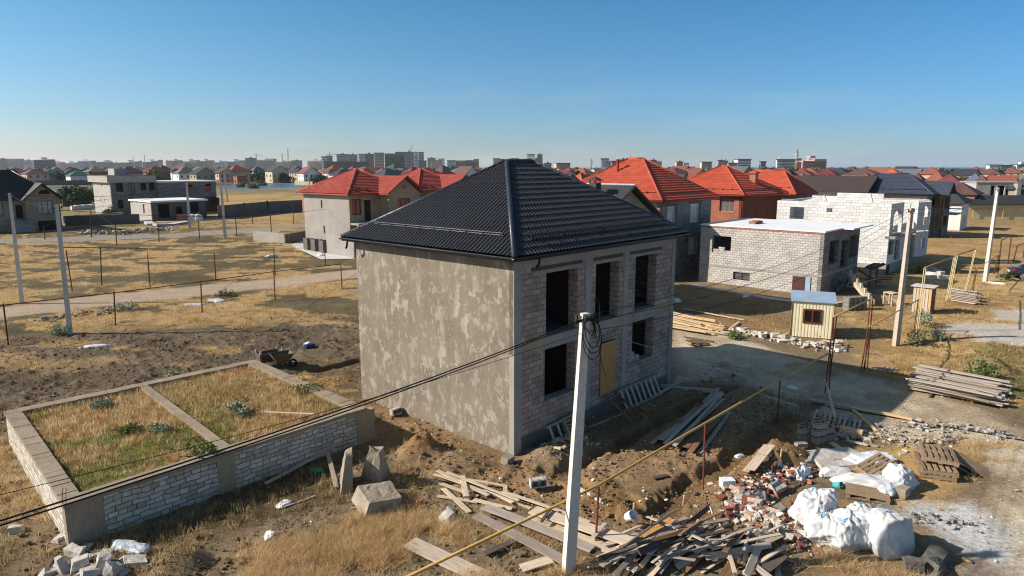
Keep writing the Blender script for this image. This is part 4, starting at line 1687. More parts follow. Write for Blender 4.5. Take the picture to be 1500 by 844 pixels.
def neighbours():
    A = at(962, 414)
    F, h = orange_house('orange_roofed_house', (A.x, A.y, 0), 'grey block house with large bright orange hip roof, right beside the black roof', 47.5, 9.6, 11.2, 7.15, 10.75, 'tile_orange', 'block_grey', 'block_pale',
                 [(978, 303, 990, 333), (1011.5, 299, 1025, 325), (1008.5, 347, 1022.5, 371)], (), rs=None)
    MB().tube([(3.0, 6.4, 9.4), (3.0, 6.4, 10.55)], .12, 8).build('vent_pipe', 'gutter_red', h)
    MB().tube([(3.0, 6.4, 10.551), (3.0, 6.4, 10.7)], .2, 8).build('vent_cap', 'gutter_red', h)
    p = dep(1087, 287, 74)
    orange_house('brick_house', (p.x, p.y, 0), 'red brick house with orange tiled hip roof and square brick chimney', 44, 9.5, 10, 7.0, 10.1, 'tile_orange', 'brick_dark', 'brick_red',  # facade brick is the side's red brick darkened, shade put into the colour
                 (), [(1054.5, 291, 1074.5, 311)], chim=(5.6, 1.6, 7.6, 9.25))
    p = dep(1163, 289, 86)
    orange_house('orange_roofed_house', (p.x, p.y, 0), 'low house with orange hip roof just behind the brick chimney', 44, 5.5, 9.5, 6.6, 9.5, 'tile_orange', 'block_grey', 'block_grey', (), (), over=.5)
    # grey hipped house with projecting wing
    p = dep(1362, 292, 96)
    F, h = orange_house('slate_roofed_house', (p.x, p.y, 0), 'grey block house with slate blue hip roof behind the white block shell', 47.5, 7.6, 11.5, 6.2, 9.0, 'tile_slate', 'block_grey', 'block_pale',
                        [(1366, 291, 1370.5, 300)], (), frame='frame_dark', pane='void_dark', bars=2)
    mb = MB()
    q1, q2 = F.rect('u', (1381, 288, 1390, 306), -1.2), F.rect('u', (1379, 317, 1387, 331), -1.2)
    wall(mb, 'u', 3.2, 7.4, -.2, 6.1, [q1, q2], -1.2, .3)
    wall(mb, 'v', -1.2, -.01, -.2, 6.1, (), 3.2, .299)
    mb.build('wing_wall', 'block_grey', h)
    gable_roof('tile_slate', h, 2.7, 7.9, -1.8, 5.2, 6.21, 7.9, 'y', per=3, name='wing_roof')
    win(h, 'u', q1, -1.2, 'frame_wood', 'void_brown', 2)
    win(h, 'u', q2, -1.2, 'frame_wood', 'void_brown', 2)
    slab(h, 'balcony', 'concrete', (4.5, -2.6, 3.2, 8.2, -1.21, 3.4))
    slab(h, 'door_canopy', 'sheet_bluegrey', (7.2, -2.9, 3.9, 9.0, -.6, 3.98))
    # small block house with dark gable roof between the black and the orange roofs
    A = Vector((5.75, 45.5, 0))
    F, h = house_at('gable_house', A, 'pale block house with dark grey gable roof and metal chimney, behind the black roof')
    shell(h, 7.2, 9, 6.4, 'block_tan', 'block_tan')
    mb = MB()
    gable_wall(mb, 0, 7.2, 0.001, 6.401, 8.45, .28)
    mb.build('gable', 'block_tan', h)
    rf = gable_roof('tile_darkgrey', h, -.5, 7.7, -.5, 9.4, 6.3, 8.72, 'y', per=4, wave=.35, step=0)
    mb = MB()
    mb.tube([(3.6, -.5, 8.76), (3.6, 9.4, 8.76)], .08, 6)
    mb.build('ridge_cap', 'zinc', rf)
    c = Vector((1.9, 1.7, 7.2))
    ch = MB().box(c.x - .3, c.y - .3, 7.2, c.x + .3, c.y + .3, 8.9).build('chimney', 'tile_darkgrey', rf)
    q = MB()
    for sx in (-1, 1):
        for sy in (-1, 1):
            q.box(c.x + sx * .24 - .03, c.y + sy * .24 - .03, 8.9, c.x + sx * .24 + .03, c.y + sy * .24 + .03, 9.06)
    q.add([(c.x - .45, c.y - .45, 9.06), (c.x + .45, c.y - .45, 9.06), (c.x + .45, c.y + .45, 9.06), (c.x - .45, c.y + .45, 9.06), (c.x, c.y, 9.36)], [(0, 1, 4), (1, 2, 4), (2, 3, 4), (3, 0, 4), (3, 2, 1, 0)])
    q.build('chimney_cap', 'tile_darkgrey', ch)
    # long brown gabled house on the right
    p = dep(1267, 282, 100)
    F, h = house_at('long_gabled_house', (p.x, p.y, 0), 'long single storey house with dark brown gable roof behind the white block shell', 'house', 47.5)
    shell(h, 7.4, 13.5, 6.2, 'wall_grey', 'wall_white', (), [F.rect('v', (1181, 284.5, 1184, 291)), F.rect('v', (1239, 285, 1250, 291.5))])
    for q in ((1239, 285, 1250, 291.5),):
        win(h, 'v', F.rect('v', q), 0, 'frame_white', 'pane_dark', 2)
    mb = MB()
    gable_wall(mb, 0, 7.4, .001, 6.2, 8.3, .25)
    mb.build('gable', 'sheet_bluegrey', h)
    gable_roof('tile_brown', h, -.6, 8.0, -.6, 14.2, 6.3, 8.62, 'y', per=3)


neighbours()


def red_house(A, label, chimney_side=True):
    F, h = house_at('red_roofed_house', A, label, deg=50, group='pair of red roofed houses')
    Lu, Lv, ze, zr = 4.6, 8.4, 6.95, 9.75
    return F, h


def red_twins():
    for i, (px, py, Y, lab) in enumerate(((511, 285, 78, 'nearer plastered house with red hip roof, gabled wing and pale end wall'),
                                          (612.5, 279.5, 91, 'farther plastered house with red hip roof, half hidden behind the black roof slope'))):
        p = dep(px, py, Y)
        F, h = house_at('red_roofed_house', (p.x, p.y, 0), lab, deg=50, group='pair of red roofed houses')
        Lu, Lv, ze, zr = 9.2, 9.0, 6.95, 9.7
        win1 = (.35, 4.55, 1.7, 6.35)
        door = (2.1, 3.75, 3.1, 6.2)
        lowr = (.5, .9, 1.7, 2.9)
        slits = [(5.2, 5.2, 5.5, 6.1), (4.9, 2.2, 5.2, 3.1)]
        mb = MB()
        wall(mb, 'v', .302, Lv, -.2, ze - .06, slits, 0, .3)
        mb.build('side_wall', 'plaster_grey', h)
        mb = MB()
        wall(mb, 'u', 0, 4.3, -.2, ze - .06, [win1, door, lowr], 0, .3)
        mb.build('facade_wall', 'concrete_tan', h)
        mb = MB()
        wall(mb, 'v', .302, Lv, -.2, ze - .06, (), Lu - .3, .3)
        wall(mb, 'u', .302, Lu - .302, -.2, ze - .06, (), Lv - .3, .3)
        mb.build('rear_wall', 'plaster_grey', h)
        for q, pn in ((win1, 'pane_copper'), (lowr, 'pane_copper')):
            win(h, 'u', q, 0, 'frame_dark', pn, 2)
        MB().box(2.1, .2, 3.75, 3.1, .25, 6.2).build('door', 'void_brown', h)
        for q in slits:
            MB().box(.18, q[0], q[1], .22, q[2], q[3]).build('slit_window', 'void_dark', h)
        # gabled wing
        gx0, gx1, gy = 4.3, 9.1, -1.8
        gw = (5.6, 4.45, 7.6, 6.3)
        gl = (5.6, .9, 7.6, 2.8)
        mb = MB()
        wall(mb, 'u', gx0, gx1, -.2, 6.95, [gw, gl], gy, .3)
        wall(mb, 'v', gy + .302, -.002, -.2, 6.95, (), gx0, .3)
        wall(mb, 'v', gy + .302, 1, -.2, 6.95, (), gx1 - .3, .3)
        gable_wall(mb, gx0, gx1, gy + .001, 6.951, 8.7, .298)
        mb.build('wing_wall', 'concrete_tan', h)
        win(h, 'u', gw, gy, 'frame_dark', 'pane_copper', 3)
        win(h, 'u', gl, gy, 'frame_dark', 'pane_copper', 3)
        MB().add([(6.35, gy - .02, 7.45), (7.05, gy - .02, 7.45), (6.7, gy - .02, 8.15), (6.35, gy + .1, 7.45), (7.05, gy + .1, 7.45), (6.7, gy + .1, 8.15)],
                 [(0, 1, 2), (0, 3, 4, 1), (1, 4, 5, 2), (2, 5, 3, 0)]).build('attic_window', 'pane_copper', h)
        MB().box(.05, -1.5, 3.45, 4.28, -.004, 3.68).build('balcony', 'concrete', h)
        MB().box(.05, -1.5, -.2, .3, -1.25, 3.448).build('balcony_post', 'concrete_tan', h)
        over = .6
        rf, _ = hip_roof('tile_red', h, -over, -over, Lu + .2, Lv + over, ze, zr, cap='tile_red', per=4, amp=.03, sh=.05, step=.35)
        gable_roof('tile_red', h, gx0 - .6, gx1 + .6, gy - .6, 3.6, 6.93, 8.95, 'y', per=4, name='wing_roof')
        for e0, e1 in (((-over, Lv + over), (-over, -over)), ((-over, -over), (gx0 - .6, -over))):
            a, b = Vector((*e0, ze)), Vector((*e1, ze))
            hd = (b - a).normalized()
            inw = Vector((1, 0, 0)) if abs(hd.y) > .5 else Vector((0, 1, 0))
            L = (b - a).length
            k = 1.0
            while k + .9 < L:
                for row in (0, 1):
                    q = a + inw * (.6 + row * .35) + Vector((0, 0, (.6 + row * .35) * .52 + .14)) + hd * (k + row * .7)
                    if k + row * .7 + .7 > L - .7:
                        continue
                    m = MB()
                    m.bar(q, q + hd * .75, .05, .1)
                    m.build('snow_stop', 'tile_red', rf)
                k += 1.75
        if i == 0:
            MB().box(.1, Lv + .002, 4.2, 1.2, Lv + .5, 6.6).build('rear_bay', 'brick_edge', h)


red_twins()


def left_dark_house():
    F, h = house_at('gabled_house', (58, 338), 'unfinished tan block house with dark tile roof and arched gable window', 'house', 47.5)
    # facade runs both ways from the reference point
    g0, g1 = F.fu(38, 300)[0], F.fu(88, 300)[0]
    zg = F.fu(60, 291)[1]
    za = F.fu(63.6, 271)[1]
    zb = F.fu(60, 321)[1]
    gw = F.rect('u', (53.5, 294.5, 79, 313))
    bs = F.rect('u', (55.5, 324, 83, 337))
    bs = (bs[0], 0.0, bs[2], bs[3])
    mb = MB()
    wall(mb, 'u', g0, g1, -.2, zg, [gw, bs], 0, .3)
    gable_wall(mb, g0, g1, .001, zg + .001, za, .298)
    wall(mb, 'v', .302, 8, -.2, zg, (), g1 - .3, .3)
    wall(mb, 'v', .302, 4, -.2, zg, (), g0, .3)
    mb.build('wing_wall', 'block_tan', h)
    aw = F.rect('u', (55.5, 278, 73.6, 284))
    n = 10
    pts = [(aw[0] + (aw[2] - aw[0]) * (.5 - .5 * math.cos(math.pi * k / n)), aw[1] + (aw[3] - aw[1]) * math.sin(math.pi * k / n)) for k in range(n + 1)]
    m = MB()
    m.add([(p[0], -.02, p[1]) for p in pts] + [(p[0], .1, p[1]) for p in pts], [tuple(range(n + 1))] + [(i, n + 1 + i, n + 2 + i, i + 1) for i in range(n)])
    m.build('arched_window', 'void_dark', h)
    win(h, 'u', gw, 0, 'frame_dark', 'pane_film', 3)
    MB().box(bs[0], .25, 0, bs[2], .29, bs[3]).build('basement_opening', 'void_dark', h)
    l0 = F.fu(-60, 305)[0]
    d = F.rect('u', (22, 301, 35, 320), 1.5)
    w = F.rect('u', (-14, 296, 6, 315), 1.5)
    mb = MB()
    wall(mb, 'u', l0, g0, -.2, zg, [d, w], 1.5, .3)
    wall(mb, 'v', 1.802, 10, -.2, zg, (), l0, .3)
    wall(mb, 'u', l0 + .3, g1 - .3, -.2, zg, (), 9.7, .3)
    mb.build('facade_wall', 'block_tan', h)
    MB().box(d[0], 1.7, d[1], d[2], 1.75, d[3]).build('door', 'void_dark', h)
    win(h, 'u', w, 1.5, 'frame_dark', 'pane_film', 2)
    st = MB()
    for k in range(7):
        st.box(d[0] - .8, 1.49 - .45 * (k + 1), 0, d[2] + .8, 1.49 - .45 * k, zb * (7 - k) / 7 - .05)
    st.build('stairs', 'concrete', h)
    ze = zg - .1
    x0, x1 = l0 - .5, g1 + .4
    pk = F.fu(11, 250, 5.5)
    mb = MB()
    c, r, ax = hip_geom(x0, .9, x1, 10.4, ze, pk[1])
    rf, _ = hip_roof('tile_black', h, x0, .9, x1, 10.4, ze, pk[1] , rs=(pk[0] - 1.5, pk[0] + .5), per=3, wave=.3, amp=.05, cap='tile_cap')
    gable_roof('tile_darkgrey', h, g0 - .5, g1 + .6, -.5, 5, ze - .02, za + .32, 'y', tile=False, name='wing_roof')


left_dark_house()


def grey_flat():
    F, h = house_at('flat_roofed_house', (166, 316.5), 'grey two storey unfinished house with flat roof and wide parapet, sunlit end wall', 'house', 47.5)
    Lv, Lu = solve_len(F, 'v', 139, 2), solve_len(F, 'u', 235, 2)
    zp = F.fv(161, 267.5)[1]
    zt = F.fv(159.5, 258)[1]
    U = [(169.5, 268.5, 181, 281), (187.5, 268, 198.5, 285), (205.5, 268, 215, 279), (218, 267.5, 227, 279), (172, 293, 182, 305.5), (189, 289, 197, 306)]
    V = [(147.5, 268, 149, 273), (147, 290.5, 148.5, 297), (152.8, 291, 154.2, 297.5)]
    hu, hv = [F.rect('u', q) for q in U], [F.rect('v', q) for q in V]
    shell(h, Lu, Lv, zp, 'block_grey', 'block_pale', hu, hv)
    floors(h, Lu, Lv, (F.fu(190, 287)[1],))
    o = .7
    mb = MB()
    mb.box(-o, -o, zp + .002, Lu * .93, Lv + o, zt)
    mb.build('parapet', 'block_pale', h)
    slab(h, 'roof_edge', 'concrete_dark', (-o - .06, -o - .06, zt + .002, Lu * .93 + .06, Lv + o + .06, zt + .12))
    for q in hu[:4] + hu[4:5]:
        win(h, 'u', q, 0, 'frame_dark', 'pane_grey' if q is hu[1] else 'void_dark', 2, .1)
    for q in hv:
        MB().box(.18, q[0], q[1], .22, q[2], q[3]).build('slit_window', 'void_dark', h)
    MB().box(2.2, Lv * .35, zt + .121, 4.6, Lv * .7, zt + 1.5).build('stair_head', 'block_pale', h)
    # brick wing on the right
    p = F.world(Lu - .5, -1.0, 0)
    F2, h2 = house_at('flat_roofed_wing', (p.x, p.y, 0), 'dark block annex with red brick window infill and white roof edge', 'house', 47.5)
    Lu2 = solve_len(F2, 'u', 318, 2)
    zt2 = F2.fu(270, 267)[1]
    W = [(274, 270.5, 283, 281), (300, 269.5, 309.5, 280)]
    hu2 = [F2.rect('u', q) for q in W]
    shell(h2, Lu2, 9, zt2, 'block_grey', 'block_grey', hu2)
    for q in hu2:
        MB().box(q[0], .12, q[1], q[2], .2, q[1] + (q[3] - q[1]) * .68).build('window_infill', 'brick_red', h2)
        MB().box(q[0], .22, q[1], q[2], .25, q[3]).build('window_void', 'void_dark', h2)
    q = F2.rect('u', (300, 288, 316, 312))
    MB().box(q[0], -.02, 0, Lu2 - .01, .1, q[3]).build('brick_panel', 'brick_dark', h2)
    win(h2, 'u', (q[0] + 1.0, q[3] - 2.2, q[0] + 3.2, q[3] - .3), -.15, 'frame_dark', 'void_brown', 3, .1, .1)
    slab(h2, 'roof_edge', 'slab_white', (-.3, -.35, zt2 + .002, Lu2 + .2, 9.2, zt2 + .3))


grey_flat()


def garage():
    F, h = house_at('garage', (223.5, 324.5), 'low white rendered garage with flat slab roof and dark open bays', 'garage', 47.5)
    Lv, Lu = solve_len(F, 'v', 192, 1.5), solve_len(F, 'u', 302.5, 1.5)
    zt = F.fv(222, 297)[1]
    U = [(231, 299.5, 249.5, 319), (257, 303, 268, 319.5), (278.5, 297, 292, 311)]
    hu, hv = [F.rect('u', q) for q in U], [F.rect('v', (208.8, 299, 212.6, 312.7))]
    shell(h, Lu, Lv, zt, 'concrete_dark', 'block_pale', hu, hv)
    slab(h, 'floor_slab', 'concrete_dark', (.3, .3, -.1, Lu - .3, Lv - .3, .12))
    slab(h, 'roof_slab', 'slab_white', (-.25, -.5, zt + .002, Lu + .2, Lv + .3, zt + .32))
    MB().box(.18, hv[0][0], hv[0][1], .22, hv[0][2], hv[0][3] - .3).build('window_infill', 'brick_red', h)
    slab(h, 'apron', 'concrete', (.5, -4.5, -.1, Lu + 5, -.02, .06))
    # block steps and pillar base before it
    mb = MB().box(3.6, -3.2, .061, 5.6, -1.6, 1.25)
    mb.build('brick_stack', 'brick_edge', h)


garage()


def right_far():
    # pale shell with three openings
    p = dep(1427, 300, 150)
    F, h = house_at('block_shell', (p.x, p.y, 0), 'pale flat topped block shell with three tall dark openings', 'house', -6)
    z1 = F.fu(1450, 268)[1]
    hs = [F.rect('u', q) for q in ((1452, 272, 1456, 288), (1461.5, 272, 1470.5, 288), (1474, 273, 1481, 288))]
    Lu = 22
    shell(h, Lu, 9, z1, 'block_pale', 'block_pale', hs)
    slab(h, 'coping', 'concrete', (-.15, -.15, z1 + .002, Lu + .1, 9.1, z1 + .25))
    MB().box(hs[2][2] + .2, -1.5, 0, hs[2][2] + 1.0, -.01, z1 - .1).build('pier', 'concrete', h)
    # long low cream building with black roof
    p = dep(1412, 321, 132)
    F, h = house_at('long_low_building', (p.x, p.y, 0), 'long low cream brick building with black pitched roof and yellow gas pipe', 'building', -5)
    zt = F.fu(1450, 299)[1]
    Lu = 30
    shell(h, Lu, 8, zt, 'wall_yellow', 'wall_yellow')
    zr = F.fu(1450, 286, 4)[1]
    gable_roof('tile_darkgrey', h, -.4, Lu + .4, -.6, 8.6, zt + .002, zr, 'x', per=2, wave=.4)
    q = F.rect('u', (1426, 306, 1468, 322), -.3)
    mb = MB()
    mb.tube([(q[0], -.3, .2), (q[0], -.3, q[3]), (q[2], -.3, q[3]), (q[2], -.3, .2)], .07, 6)
    mb.build('gas_pipe', 'yellow_paint', h)


right_far()
# ------------------------------------------------------------------ the town, the sea, trees
LANDMARKS = [(-60, 60, 'above the dark tiled gable house'), (60, 134, 'above the green bushes by the pond'), (134, 236, 'above the grey flat roofed house'),
             (236, 322, 'above the dark block annex'), (322, 392, 'above the far strip of pond'), (392, 446, 'above the straw field beyond the dark wall'), (446, 505, 'over the end wall of the nearer red roof'),
             (505, 562, 'behind the nearer red roof'), (562, 612, 'between the two red roofs'), (612, 660, 'behind the farther red roof'), (660, 745, 'over the sunlit slope of the black roof'),
             (745, 820, 'beside the ridge of the black roof'), (820, 880, 'over the shaded slope of the black roof'), (880, 960, 'behind the biggest orange roof'), (960, 1040, 'between the biggest orange roof and the brick house'),
             (1040, 1110, 'behind the orange roof of the brick house'), (1110, 1175, 'behind the low orange roof'), (1175, 1285, 'behind the long brown gabled house'), (1285, 1340, 'behind the slate blue roof'),
             (1340, 1400, 'past the slate blue roof'), (1400, 1445, 'over the black roofed cream building'), (1445, 1600, 'above the pale three opening shell')]


def where(px):
    for a, b, t in LANDMARKS:
        if a <= px < b:
            return t
    return 'at the edge of the town'


ROOFN = dict(far_red='red', far_brown='brown', far_maroon='maroon', far_orange='orange', far_grey='grey', far_dark='dark', far_green='green', far_olive='olive grey', far_rust='rusty', far_blue='blue grey')
WALLN = dict(wall_cream='cream', wall_white='white', wall_tan='tan', wall_grey='grey', wall_brick='brick', wall_pink='pinkish', wall_yellow='yellow')
TOWN = []


def town_house(px, pb, wpx, ht, roof, wallm, kind='hip', depth=None, deg=None, wings=False, Y=None):
    """px: photo column of the middle, pb: photo row of the base, wpx: apparent width, ht: (eave, ridge) in metres."""
    p = at(px, pb) if Y is None else dep(px, 250, Y)
    p.z = 0
    Y = p.y
    w = wpx * Y / FOC
    deg = RND.choice((47, 47, 52, 40, -42)) if deg is None else deg
    a = math.radians(deg)
    # apparent width of a square-ish plan turned by deg
    k = abs(math.cos(a)) + abs(math.sin(a)) * .85
    Lx = w / k
    Ly = Lx * .85 if depth is None else depth
    h = empty('town_house', p, None, 'house', a, 'houses of the far town')
    TOWN.append((h, px, Y, roof, wallm, kind))
    e, r = ht
    x0, y0, x1, y1 = -Lx / 2, -Ly / 2, Lx / 2, Ly / 2
    th = .25
    mb = MB()
    mb.prism([(x0, y0), (x1, y0), (x1, y1), (x0, y1)], 0, e)
    if kind == 'gable':
        gable_wall(mb, x0, x1, y0 + .001, e + .001, r - .15, .25)
        gable_wall(mb, x0, x1, y1 - .251, e + .001, r - .15, .25)
    mb.build('wall', wallm, h)
    o = .5
    if kind == 'hip':
        hip_roof(roof, h, x0 - o, y0 - o, x1 + o, y1 + o, e + .15, r, tile=False)
    elif kind == 'gable':
        gable_roof(roof, h, x0 - o, x1 + o, y0 - o, y1 + o, e - .1, r, 'y', tile=False)
    else:
        MB().box(x0 - .2, y0 - .2, e + .002, x1 + .2, y1 + .2, e + .35).build('roof', roof, h)
    if Y < 520:
        nf = 2 if e > 4.6 else 1
        for f in range(nf):
            zb = .9 + f * 2.9
            for face in range(4):
                L = Lx if face in (0, 2) else Ly
                n = max(1, int(L / 3.2))
                for i in range(n):
                    if RND.random() < .2:
                        continue
                    c = -L / 2 + L * (i + .5) / n
                    q = MB()
                    if face == 0:
                        q.box(c - .55, y0 - .03, zb, c + .55, y0 + .05, zb + 1.4)
                    elif face == 2:
                        continue
                    elif face == 1:
                        q.box(x0 - .03, c - .55, zb, x0 + .05, c + .55, zb + 1.4)
                    else:
                        q.box(x1 - .05, c - .55, zb, x1 + .03, c + .55, zb + 1.4)
                    q.build('window', 'pane_dark', h)
    return h


def town():
    H2, H1 = (5.8, 8.2), (3.2, 5.4)
    hand = [
        (26, 258, 34, (4.6, 7.6), 'far_maroon', 'wall_brick', 'hip', 47), (51, 259, 24, (4.4, 6.6), 'far_red', 'wall_pink', 'hip', 47), (70, 257, 16, H1, 'far_dark', 'wall_grey', 'hip', 47),
        (83, 262, 22, (6, 8.3), 'far_brown', 'wall_grey', 'gable', 47), (104, 258, 26, (6, 8.4), 'far_dark', 'wall_brick', 'hip', 47), (116, 265, 34, (4.0, 6.6), 'far_green', 'wall_white', 'hip', 47),
        (141, 257, 27, (5.4, 8.6), 'far_rust', 'wall_brick', 'hip', 47), (162, 259, 19, (5.2, 7.6), 'far_red', 'wall_tan', 'hip', 47), (178, 258, 14, (6, 8), 'far_brown', 'wall_cream', 'hip', 47),
        (203, 259, 34, (5.2, 8.6), 'far_olive', 'wall_cream', 'hip', 47), (222, 258, 10, H2, 'far_green', 'wall_tan', 'hip', 47), (241, 260, 26, (6, 9.2), 'far_brown', 'wall_cream', 'hip', 47),
        (270, 257, 38, (6.6, 11), 'far_brown', 'wall_yellow', 'gable', 47), (272, 266, 34, (5.4, 8), 'far_grey', 'wall_white', 'hip', 47), (304, 260, 30, (6.4, 8.4), 'far_olive', 'wall_cream', 'hip', 47),
        (322, 256, 18, (5.6, 8), 'far_brown', 'wall_tan', 'hip', 47), (348, 264, 36, (6.2, 9.2), 'far_red', 'wall_cream', 'hip', 47), (352, 266, 18, (4, 4.4), 'far_red', 'wall_brick', 'flat', 47),
        (378, 262, 26, (6, 8.6), 'far_grey', 'wall_grey', 'hip', 47), (406, 264, 32, (6.6, 9), 'far_dark', 'wall_cream', 'gable', 47), (434, 260, 20, (6.4, 9.2), 'far_dark', 'wall_grey', 'gable', 47),
        (458, 261, 28, (4.2, 7), 'far_grey', 'wall_cream', 'hip', 47), (450, 254, 22, (5, 8), 'far_dark', 'wall_cream', 'hip', 47), (492, 258, 42, (5.4, 9.6), 'far_rust', 'wall_pink', 'hip', 47),
        (486, 264, 26, (5.4, 7.2), 'far_brown', 'wall_white', 'hip', 47), (505, 260, 26, (5, 8), 'far_blue', 'wall_white', 'hip', 47), (519, 256, 26, (5.5, 9), 'far_brown', 'wall_brick', 'hip', 47),
        (545, 258, 30, (5.2, 8.4), 'far_green', 'wall_white', 'hip', 47), (553, 264, 28, (3.6, 5.6), 'far_brown', 'wall_tan', 'hip', 47), (580, 256, 34, (7, 11), 'far_green', 'wall_yellow', 'hip', 47),
        (566, 262, 22, (4.0, 6.8), 'far_green', 'wall_cream', 'hip', 47), (578, 268, 32, (3.6, 6), 'far_dark', 'wall_grey', 'hip', 47), (650, 262, 40, (5.5, 9), 'far_dark', 'wall_cream', 'hip', 47),
        (663, 258, 34, (5.5, 9), 'far_dark', 'wall_white', 'hip', 47), (683, 268, 38, (5.2, 8.6), 'far_brown', 'wall_white', 'gable', 47), (687, 260, 30, (5.2, 8.5), 'far_grey', 'wall_tan', 'hip', 47),
        (712, 259, 26, (5, 8), 'far_red', 'wall_white', 'hip', 47), (700, 254, 30, (5, 8), 'far_rust', 'wall_cream', 'hip', 47),
    ]
    for px, pb, w, ht, rf, wl, kd, dg in hand:
        town_house(px, pb + 4, w, (ht[0] * 1.12, ht[1] * 1.2), rf, wl, kd, deg=dg)
    # nearer roofs right of the black ridge
    for px, Y, w, ht, rf, wl, kd, dg in [
        (838, 112, 62, (5.2, 8.8), 'far_blue', 'wall_grey', 'hip', 47), (884, 128, 72, (5.0, 8.2), 'far_blue', 'wall_tan', 'hip', 47), (808, 190, 30, (5.2, 8), 'far_orange', 'wall_pink', 'hip', 47),
        (852, 200, 40, (5.4, 8.3), 'far_orange', 'wall_cream', 'hip', 47), (985, 150, 44, (5, 8.0), 'far_dark', 'wall_white', 'hip', 47), (1012, 132, 34, (4.6, 7), 'far_dark', 'wall_white', 'gable', 47),
        (1022, 170, 36, (5, 8), 'far_grey', 'wall_tan', 'hip', 47), (1090, 160, 40, (5.5, 8.6), 'far_maroon', 'wall_brick', 'hip', 47), (1158, 120, 84, (5.8, 9.4), 'tile_brown', 'wall_brick', 'hip', 47),
        (1200, 135, 44, (5, 8), 'far_dark', 'wall_tan', 'hip', 47), (1176, 190, 34, (5.2, 8.2), 'far_olive', 'wall_grey', 'hip', 47), (1235, 128, 44, (4.6, 7.4), 'far_olive', 'wall_grey', 'hip', 47),
        (1215, 180, 36, (5.2, 8), 'far_brown', 'wall_brick', 'hip', 47), (1252, 165, 30, (5, 7.8), 'far_maroon', 'wall_cream', 'hip', 47), (1280, 170, 32, (5, 7.4), 'far_green', 'wall_yellow', 'hip', 47),
        (1294, 150, 42, (5.1, 7.6), 'far_blue', 'wall_grey', 'hip', 47), (1316, 170, 30, (4.8, 7.4), 'far_grey', 'wall_tan', 'hip', 47), (1336, 165, 28, (5, 7.4), 'far_rust', 'wall_white', 'gable', 47),
        (1358, 150, 42, (4.6, 7.2), 'far_orange', 'wall_brick', 'hip', 47), (1393, 160, 66, (5.4, 8.4), 'far_maroon', 'wall_brick', 'hip', 47), (1412, 138, 64, (4.6, 6.9), 'far_brown', 'wall_brick', 'hip', 47),
        (1396, 112, 62, (4.2, 6.6), 'tile_darkgrey', 'wall_white', 'hip', 47), (1440, 175, 36, (5, 8), 'far_brown', 'wall_pink', 'hip', 47), (1471, 160, 44, (5.4, 8), 'far_red', 'wall_pink', 'gable', 47),
        (1508, 150, 60, (5.2, 8.2), 'far_dark', 'wall_tan', 'hip', 47), (1430, 220, 34, (5, 8), 'far_blue', 'wall_white', 'hip', 47), (1455, 230, 34, (5, 8.2), 'far_maroon', 'wall_cream', 'hip', 47),
        (1270, 240, 30, (5, 8), 'far_rust', 'wall_cream', 'hip', 47), (1320, 250, 32, (5, 8.4), 'far_brown', 'wall_white', 'hip', 47), (1345, 230, 30, (5, 8), 'far_maroon', 'wall_pink', 'hip', 47),
        (1374, 230, 34, (5.4, 8.6), 'far_rust', 'wall_cream', 'hip', 47), (1068, 230, 34, (5.4, 8.4), 'far_rust', 'wall_pink', 'hip', 47),
    ]:
        town_house(px, 0, w, ht, rf, wl, kd, deg=dg, Y=Y)
    # the rest, thinning out towards the horizon
    roofs = ['far_red', 'far_brown', 'far_maroon', 'far_grey', 'far_dark', 'far_olive', 'far_rust', 'far_orange', 'far_green', 'far_blue']
    wts = [4, 7, 3.5, 5, 7, 3, 4, 1.0, .8, 1.5]
    walls = list(WALLN)
    rows = [(300, 40), (360, 46), (440, 46), (560, 44), (720, 38), (920, 34)]
    for Y, n in rows:
        for i in range(n):
            px = -40 + 1600 * (i + RND.uniform(.1, .9)) / n
            y = Y * RND.uniform(.88, 1.12)
            x = (px - 750) / FOC * y
            if Y < 410 and px < 500:
                continue
            if any(abs(t[1] - px) < 12 and abs(t[2] - y) < 22 for t in TOWN):
                continue
            e = RND.choice((3.4, 5.8, 6.2, 6.8))
            kd = 'hip' if RND.random() < .8 else 'gable'
            sz = RND.uniform(9.5, 13)
            town_house(px, 0, sz * 1.35 * FOC / y, (e, e + RND.uniform(2.6, 3.8)), RND.choices(roofs, wts)[0], RND.choice(walls), kd, Y=y)
    # labels: look, landmark, then order along the row
    by = {}
    for t in TOWN:
        by.setdefault((ROOFN.get(t[3], 'dark brown'), WALLN[t[4]], t[5], where(t[1])), []).append(t)
    nm = ['nearest', 'second nearest', 'third nearest', 'fourth nearest', 'fifth nearest', 'sixth nearest']
    for (rf, wl, kd, wh), v in by.items():
        v.sort(key=lambda t: t[2])
        for i, t in enumerate(v):
            wh = wh.replace('the long brown gabled', 'the brown gabled').replace('beyond the dark wall', '')
            lab = f'{wl} house, {rf} {kd} roof, {wh}'
            if kd == 'flat':
                lab = f'{wl} flat roofed house {wh}'
            if len(v) > 1:
                lab = f'{nm[min(i, 5)]} {lab}'
            t[0]['label'] = lab


town()

TNAME = dict(tower_white='white', tower_tan='tan', tower_pink='pinkish', tower_grey='grey', tower_dark='dark unfinished')


